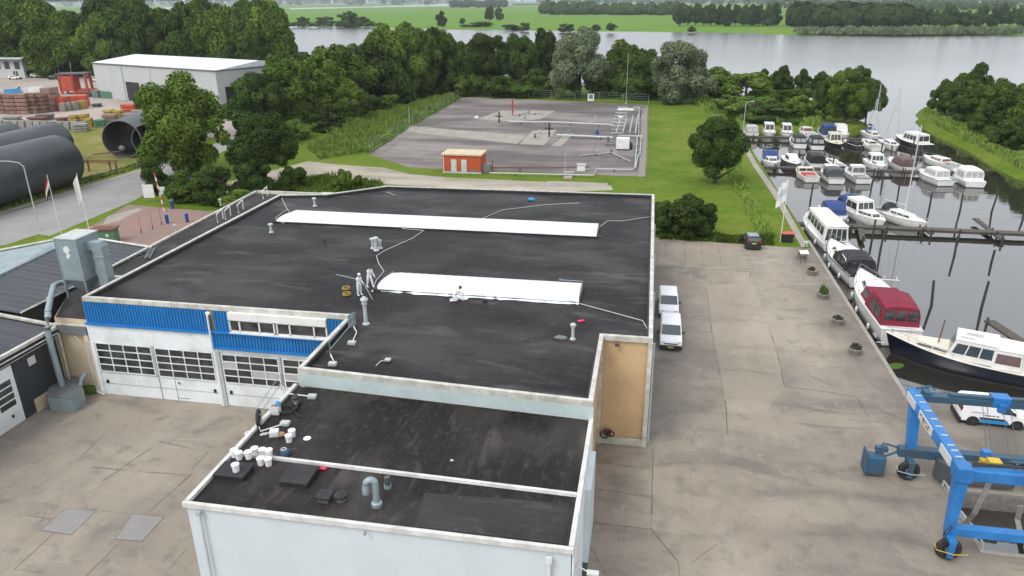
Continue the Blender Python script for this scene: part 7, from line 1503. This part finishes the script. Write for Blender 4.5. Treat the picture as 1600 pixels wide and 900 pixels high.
# ================================================================ PEOPLE
def person(label, loc, rz, joints, edges, suit, hair, hoodcol, cap=None):
    """one skinned body; joints: name -> (pos, radius)"""
    t = thing('person', label, 'person', loc, rz)
    names = list(joints); me = bpy.data.meshes.new('body'); idx = {n_: i for i, n_ in enumerate(names)}
    me.from_pydata([joints[n_][0] for n_ in names], [(idx[a_], idx[b_]) for a_, b_ in edges], [])
    ob = bpy.data.objects.new('body', me); C.objects.link(ob)
    ob.modifiers.new('skin', 'SKIN'); sv = me.skin_vertices[0].data
    for i, n_ in enumerate(names): r_ = joints[n_][1]; sv[i].radius = r_ if isinstance(r_, tuple) else (r_, r_)
    sv[idx['pelvis']].use_root = True
    ss = ob.modifiers.new('sub', 'SUBSURF'); ss.levels = 1; ss.render_levels = 1
    dg = bpy.context.evaluated_depsgraph_get(); m2 = bpy.data.meshes.new_from_object(ob.evaluated_get(dg)); ob.modifiers.clear(); ob.data = m2
    m2.materials.clear(); m2.materials.append(M[suit]); m2.materials.append(M['skin']); m2.materials.append(M['boatwhite'])
    P = {n_: Vector(joints[n_][0]) for n_ in names}
    for p_ in m2.polygons:
        p_.use_smooth = True; c_ = p_.center; near = min(P, key=lambda k: (P[k]-c_).length)
        p_.material_index = 1 if near.startswith(('head', 'neck', 'hand', 'f', 'nose')) else 0
    ob.parent = t
    hd = P['head']; fw = (P['nose']-hd).normalized()
    b = MB(); bm = bmesh.new(); bmesh.ops.create_uvsphere(bm, u_segments=14, v_segments=9, radius=.118)
    for v in bm.verts:
        v.co.z = v.co.z*1.02+.035
        if v.co.z < -.02: v.co.z = -.02
        v.co += hd-fw*.012
    m3_ = bpy.data.meshes.new('hair'); bm.to_mesh(m3_); bm.free(); m3_.materials.append(M[hair]); o = bpy.data.objects.new('cap' if cap else 'hair', m3_); C.objects.link(o); o.parent = t
    sd = fw.cross(Vector((0, 0, 1))).normalized(); b = MB()
    for s_ in (-1, 1): b.cbox(hd+fw*.098+sd*(s_*.035)+Vector((0, 0, .0)), (.02, .02, .014))
    b.cbox(hd+fw*.1+Vector((0, 0, -.055)), (.03, .02, .01)); b.build('eyes', 'black', t)
    b = MB(); 
    for s_ in (-1, 1): b.lathe(hd+sd*(s_*.1)+Vector((0, 0, -.03)), [(.01, 0), (.022, .03), (.01, .06)], 6)
    b.build('ears', 'skin', t)
    return t
def mkjoints(lean=0, l1=0, l2=0, handL=(.3, .2, 1.0), handR=(.3, -.2, 1.0), head=(.06, 0), kneel=False):
    J = {}; pz = .93
    if not kneel:
        J['pelvis'] = ((0, 0, pz), (.15, .12)); J['waist'] = ((lean*.3, 0, 1.08), (.14, .105)); J['chest'] = ((lean*.8, 0, 1.32), (.165, .12)); J['shoulder'] = ((lean, 0, 1.44), (.14, .09)); J['neck'] = ((lean*1.1+.01, 0, 1.52), .058)
        J['head'] = ((lean*1.15+head[0], head[1], 1.66), (.092, .105)); J['nose'] = ((lean*1.15+head[0]+.115, head[1], 1.64), .016)
        for s_, l_, hd_, k in ((1, l1, handL, 'L'), (-1, l2, handR, 'R')):
            J['hip'+k] = ((0, s_*.09, .88), .105); J['knee'+k] = ((l_*.5+.03, s_*.11, .48), .068); J['ankle'+k] = ((l_*.9-.02, s_*.12, .1), .05); J['toe'+k] = ((l_*.9+.17, s_*.13, .045), .045)
    else:
        J['pelvis'] = ((0, 0, .42), (.16, .13)); J['waist'] = ((.1, 0, .56), (.15, .11)); J['chest'] = ((.28, 0, .74), (.17, .13)); J['shoulder'] = ((.36, 0, .84), (.14, .09)); J['neck'] = ((.43, 0, .9), .058); J['head'] = ((.52, 0, 1.0), (.095, .105)); J['nose'] = ((.63, 0, .95), .016)
        for s_, k in ((1, 'L'), (-1, 'R')): J['hip'+k] = ((.02, s_*.1, .38), .11); J['knee'+k] = ((.3, s_*.16, .1), .075); J['ankle'+k] = ((-.12, s_*.15, .07), .05); J['toe'+k] = ((-.3, s_*.15, .05), .045)
    sh = Vector(J['shoulder'][0])
    for s_, hd_, k in ((1, handL, 'L'), (-1, handR, 'R')):
        a_ = sh+Vector((0, s_*.19, -.02)); h_ = Vector(hd_); m_ = (a_+h_)/2+Vector((-.08, s_*.05, -.08))
        J['arm'+k] = (tuple(a_), .062); J['elbow'+k] = (tuple(m_), .045); J['wrist'+k] = (tuple(h_), .034); d = (h_-m_).normalized(); J['hand'+k] = (tuple(h_+d*.07), (.038, .022)); sd = d.cross(Vector((0, 0, 1))); sd = sd.normalized() if sd.length > .1 else Vector((0, 1, 0))
        for i, off in enumerate((-.03, -.01, .01, .03)): J['f%s%d' % (k, i)] = (tuple(h_+d*.12+sd*off), .0095); J['ft%s%d' % (k, i)] = (tuple(h_+d*(.155 if i in (1, 2) else .145)+sd*off+Vector((0, 0, -.03))), .008)
        J['fth'+k] = (tuple(h_+d*.05+sd*.055), .011); J['ftt'+k] = (tuple(h_+d*.09+sd*.07+Vector((0, 0, -.02))), .009)
    for k_ in list(J):
        if not k_.startswith(('head', 'nose', 'neck', 'hand', 'f', 'wrist')): p_, r_ = J[k_]; J[k_] = (p_, tuple(q*1.22 for q in r_) if isinstance(r_, tuple) else r_*1.28)
    E = [('pelvis', 'waist'), ('waist', 'chest'), ('chest', 'shoulder'), ('shoulder', 'neck'), ('neck', 'head'), ('head', 'nose')]
    for k in 'LR':
        E += [('pelvis', 'hip'+k), ('hip'+k, 'knee'+k), ('knee'+k, 'ankle'+k), ('ankle'+k, 'toe'+k), ('shoulder', 'arm'+k), ('arm'+k, 'elbow'+k), ('elbow'+k, 'wrist'+k), ('wrist'+k, 'hand'+k), ('wrist'+k, 'fth'+k), ('fth'+k, 'ftt'+k)]
        for i in range(4): E += [('hand'+k, 'f%s%d' % (k, i)), ('f%s%d' % (k, i), 'ft%s%d' % (k, i))]
    return J, E
J, E = mkjoints(.06, .05, -.05, (.32, .12, 1.02), (.3, -.12, 1.0)); pz = G(562, 462, RZ)
person('person in white coveralls and cap holding a long pole beside the near rooflight', pz, -.35, J, E, 'coverall', 'boatwhite', None, True)
b = MB(); b.tube([(-2.1, .5, 1.3), (.0, .35, 1.1), (.35, .1, 1.02)], .025); b.tube([(.35, .1, 1.02), (1.4, -.7, .12)], .03); solo('lance_pole', 'long thin pale pole held by the worker in the white cap', 'pole', b, 'steel', pz, -.1)
J, E = mkjoints(.12, .3, -.18, (.42, .18, .95), (.4, -.16, .92)); pz2 = G(578, 449, RZ)
person('person in white coveralls with dark hair stepping towards the end of the near rooflight', pz2, -.5, J, E, 'coverall', 'black', None)
J, E = mkjoints(0, 0, 0, (.62, .2, .5), (.6, -.16, .45), kneel=True); pz3 = G(709, 470, RZ)
person('person in white coveralls with dark hair kneeling at the front edge of the near rooflight', pz3, .25, J, E, 'coverall', 'black', None)
lump('white_sheet_roll', 'crumpled white film lying beside the kneeling worker', 'film', 722, 468, RZ, (1.0, .35, .25), 'boatwhite', 0, 51)
for px, py, lb in ((541, 452, 'upper'), (542, 461, 'lower')): b = MB(); ring(b, (0, 0, .06), .27, .06, 'z'); ring(b, (0, 0, .16), .25, .05, 'z'); solo('tape_coil', 'yellow ringed coil lying left of the workers, the %s one' % lb, 'coil', b, 'ochre', G(px, py, RZ))
lump('tool_bag', 'small dark tool bag between the workers and the rooflight', 'tool bag', 587, 452, RZ, (.4, .25, .2), 'black', 0, 52); lump('small_tin', 'tiny cream tin on the roof in front of the workers', 'tin', 582, 456, RZ, (.18, .18, .18), 'cream', 0, 53)
b = MB(); b.tube([(0, 0, .05), (.5, .6, .05), (.7, .8, .3)], .03); solo('scraper', 'pale scraper tool leaning at the left end of the near rooflight', 'tool', b, 'cream', G(589, 455, RZ))

# ================================================================ HAZE
def haze(dens):
    b = MB(); b.box(-13500, 13500, -300, 13500, -4, 34); o = b.build('haze', 'white'); o.data.materials.clear()
    m = bpy.data.materials.new('haze'); m.use_nodes = True; t = m.node_tree; t.nodes.remove(t.nodes['Principled BSDF'])
    v = t.nodes.new('ShaderNodeVolumePrincipled'); v.inputs['Density'].default_value = dens; v.inputs['Color'].default_value = (.82, .9, .97, 1); v.inputs['Anisotropy'].default_value = .2
    t.links.new(v.outputs[0], t.nodes['Material Output'].inputs['Volume']); o.data.materials.append(m); tag(o, kind='stuff'); return o
haze(.00009)
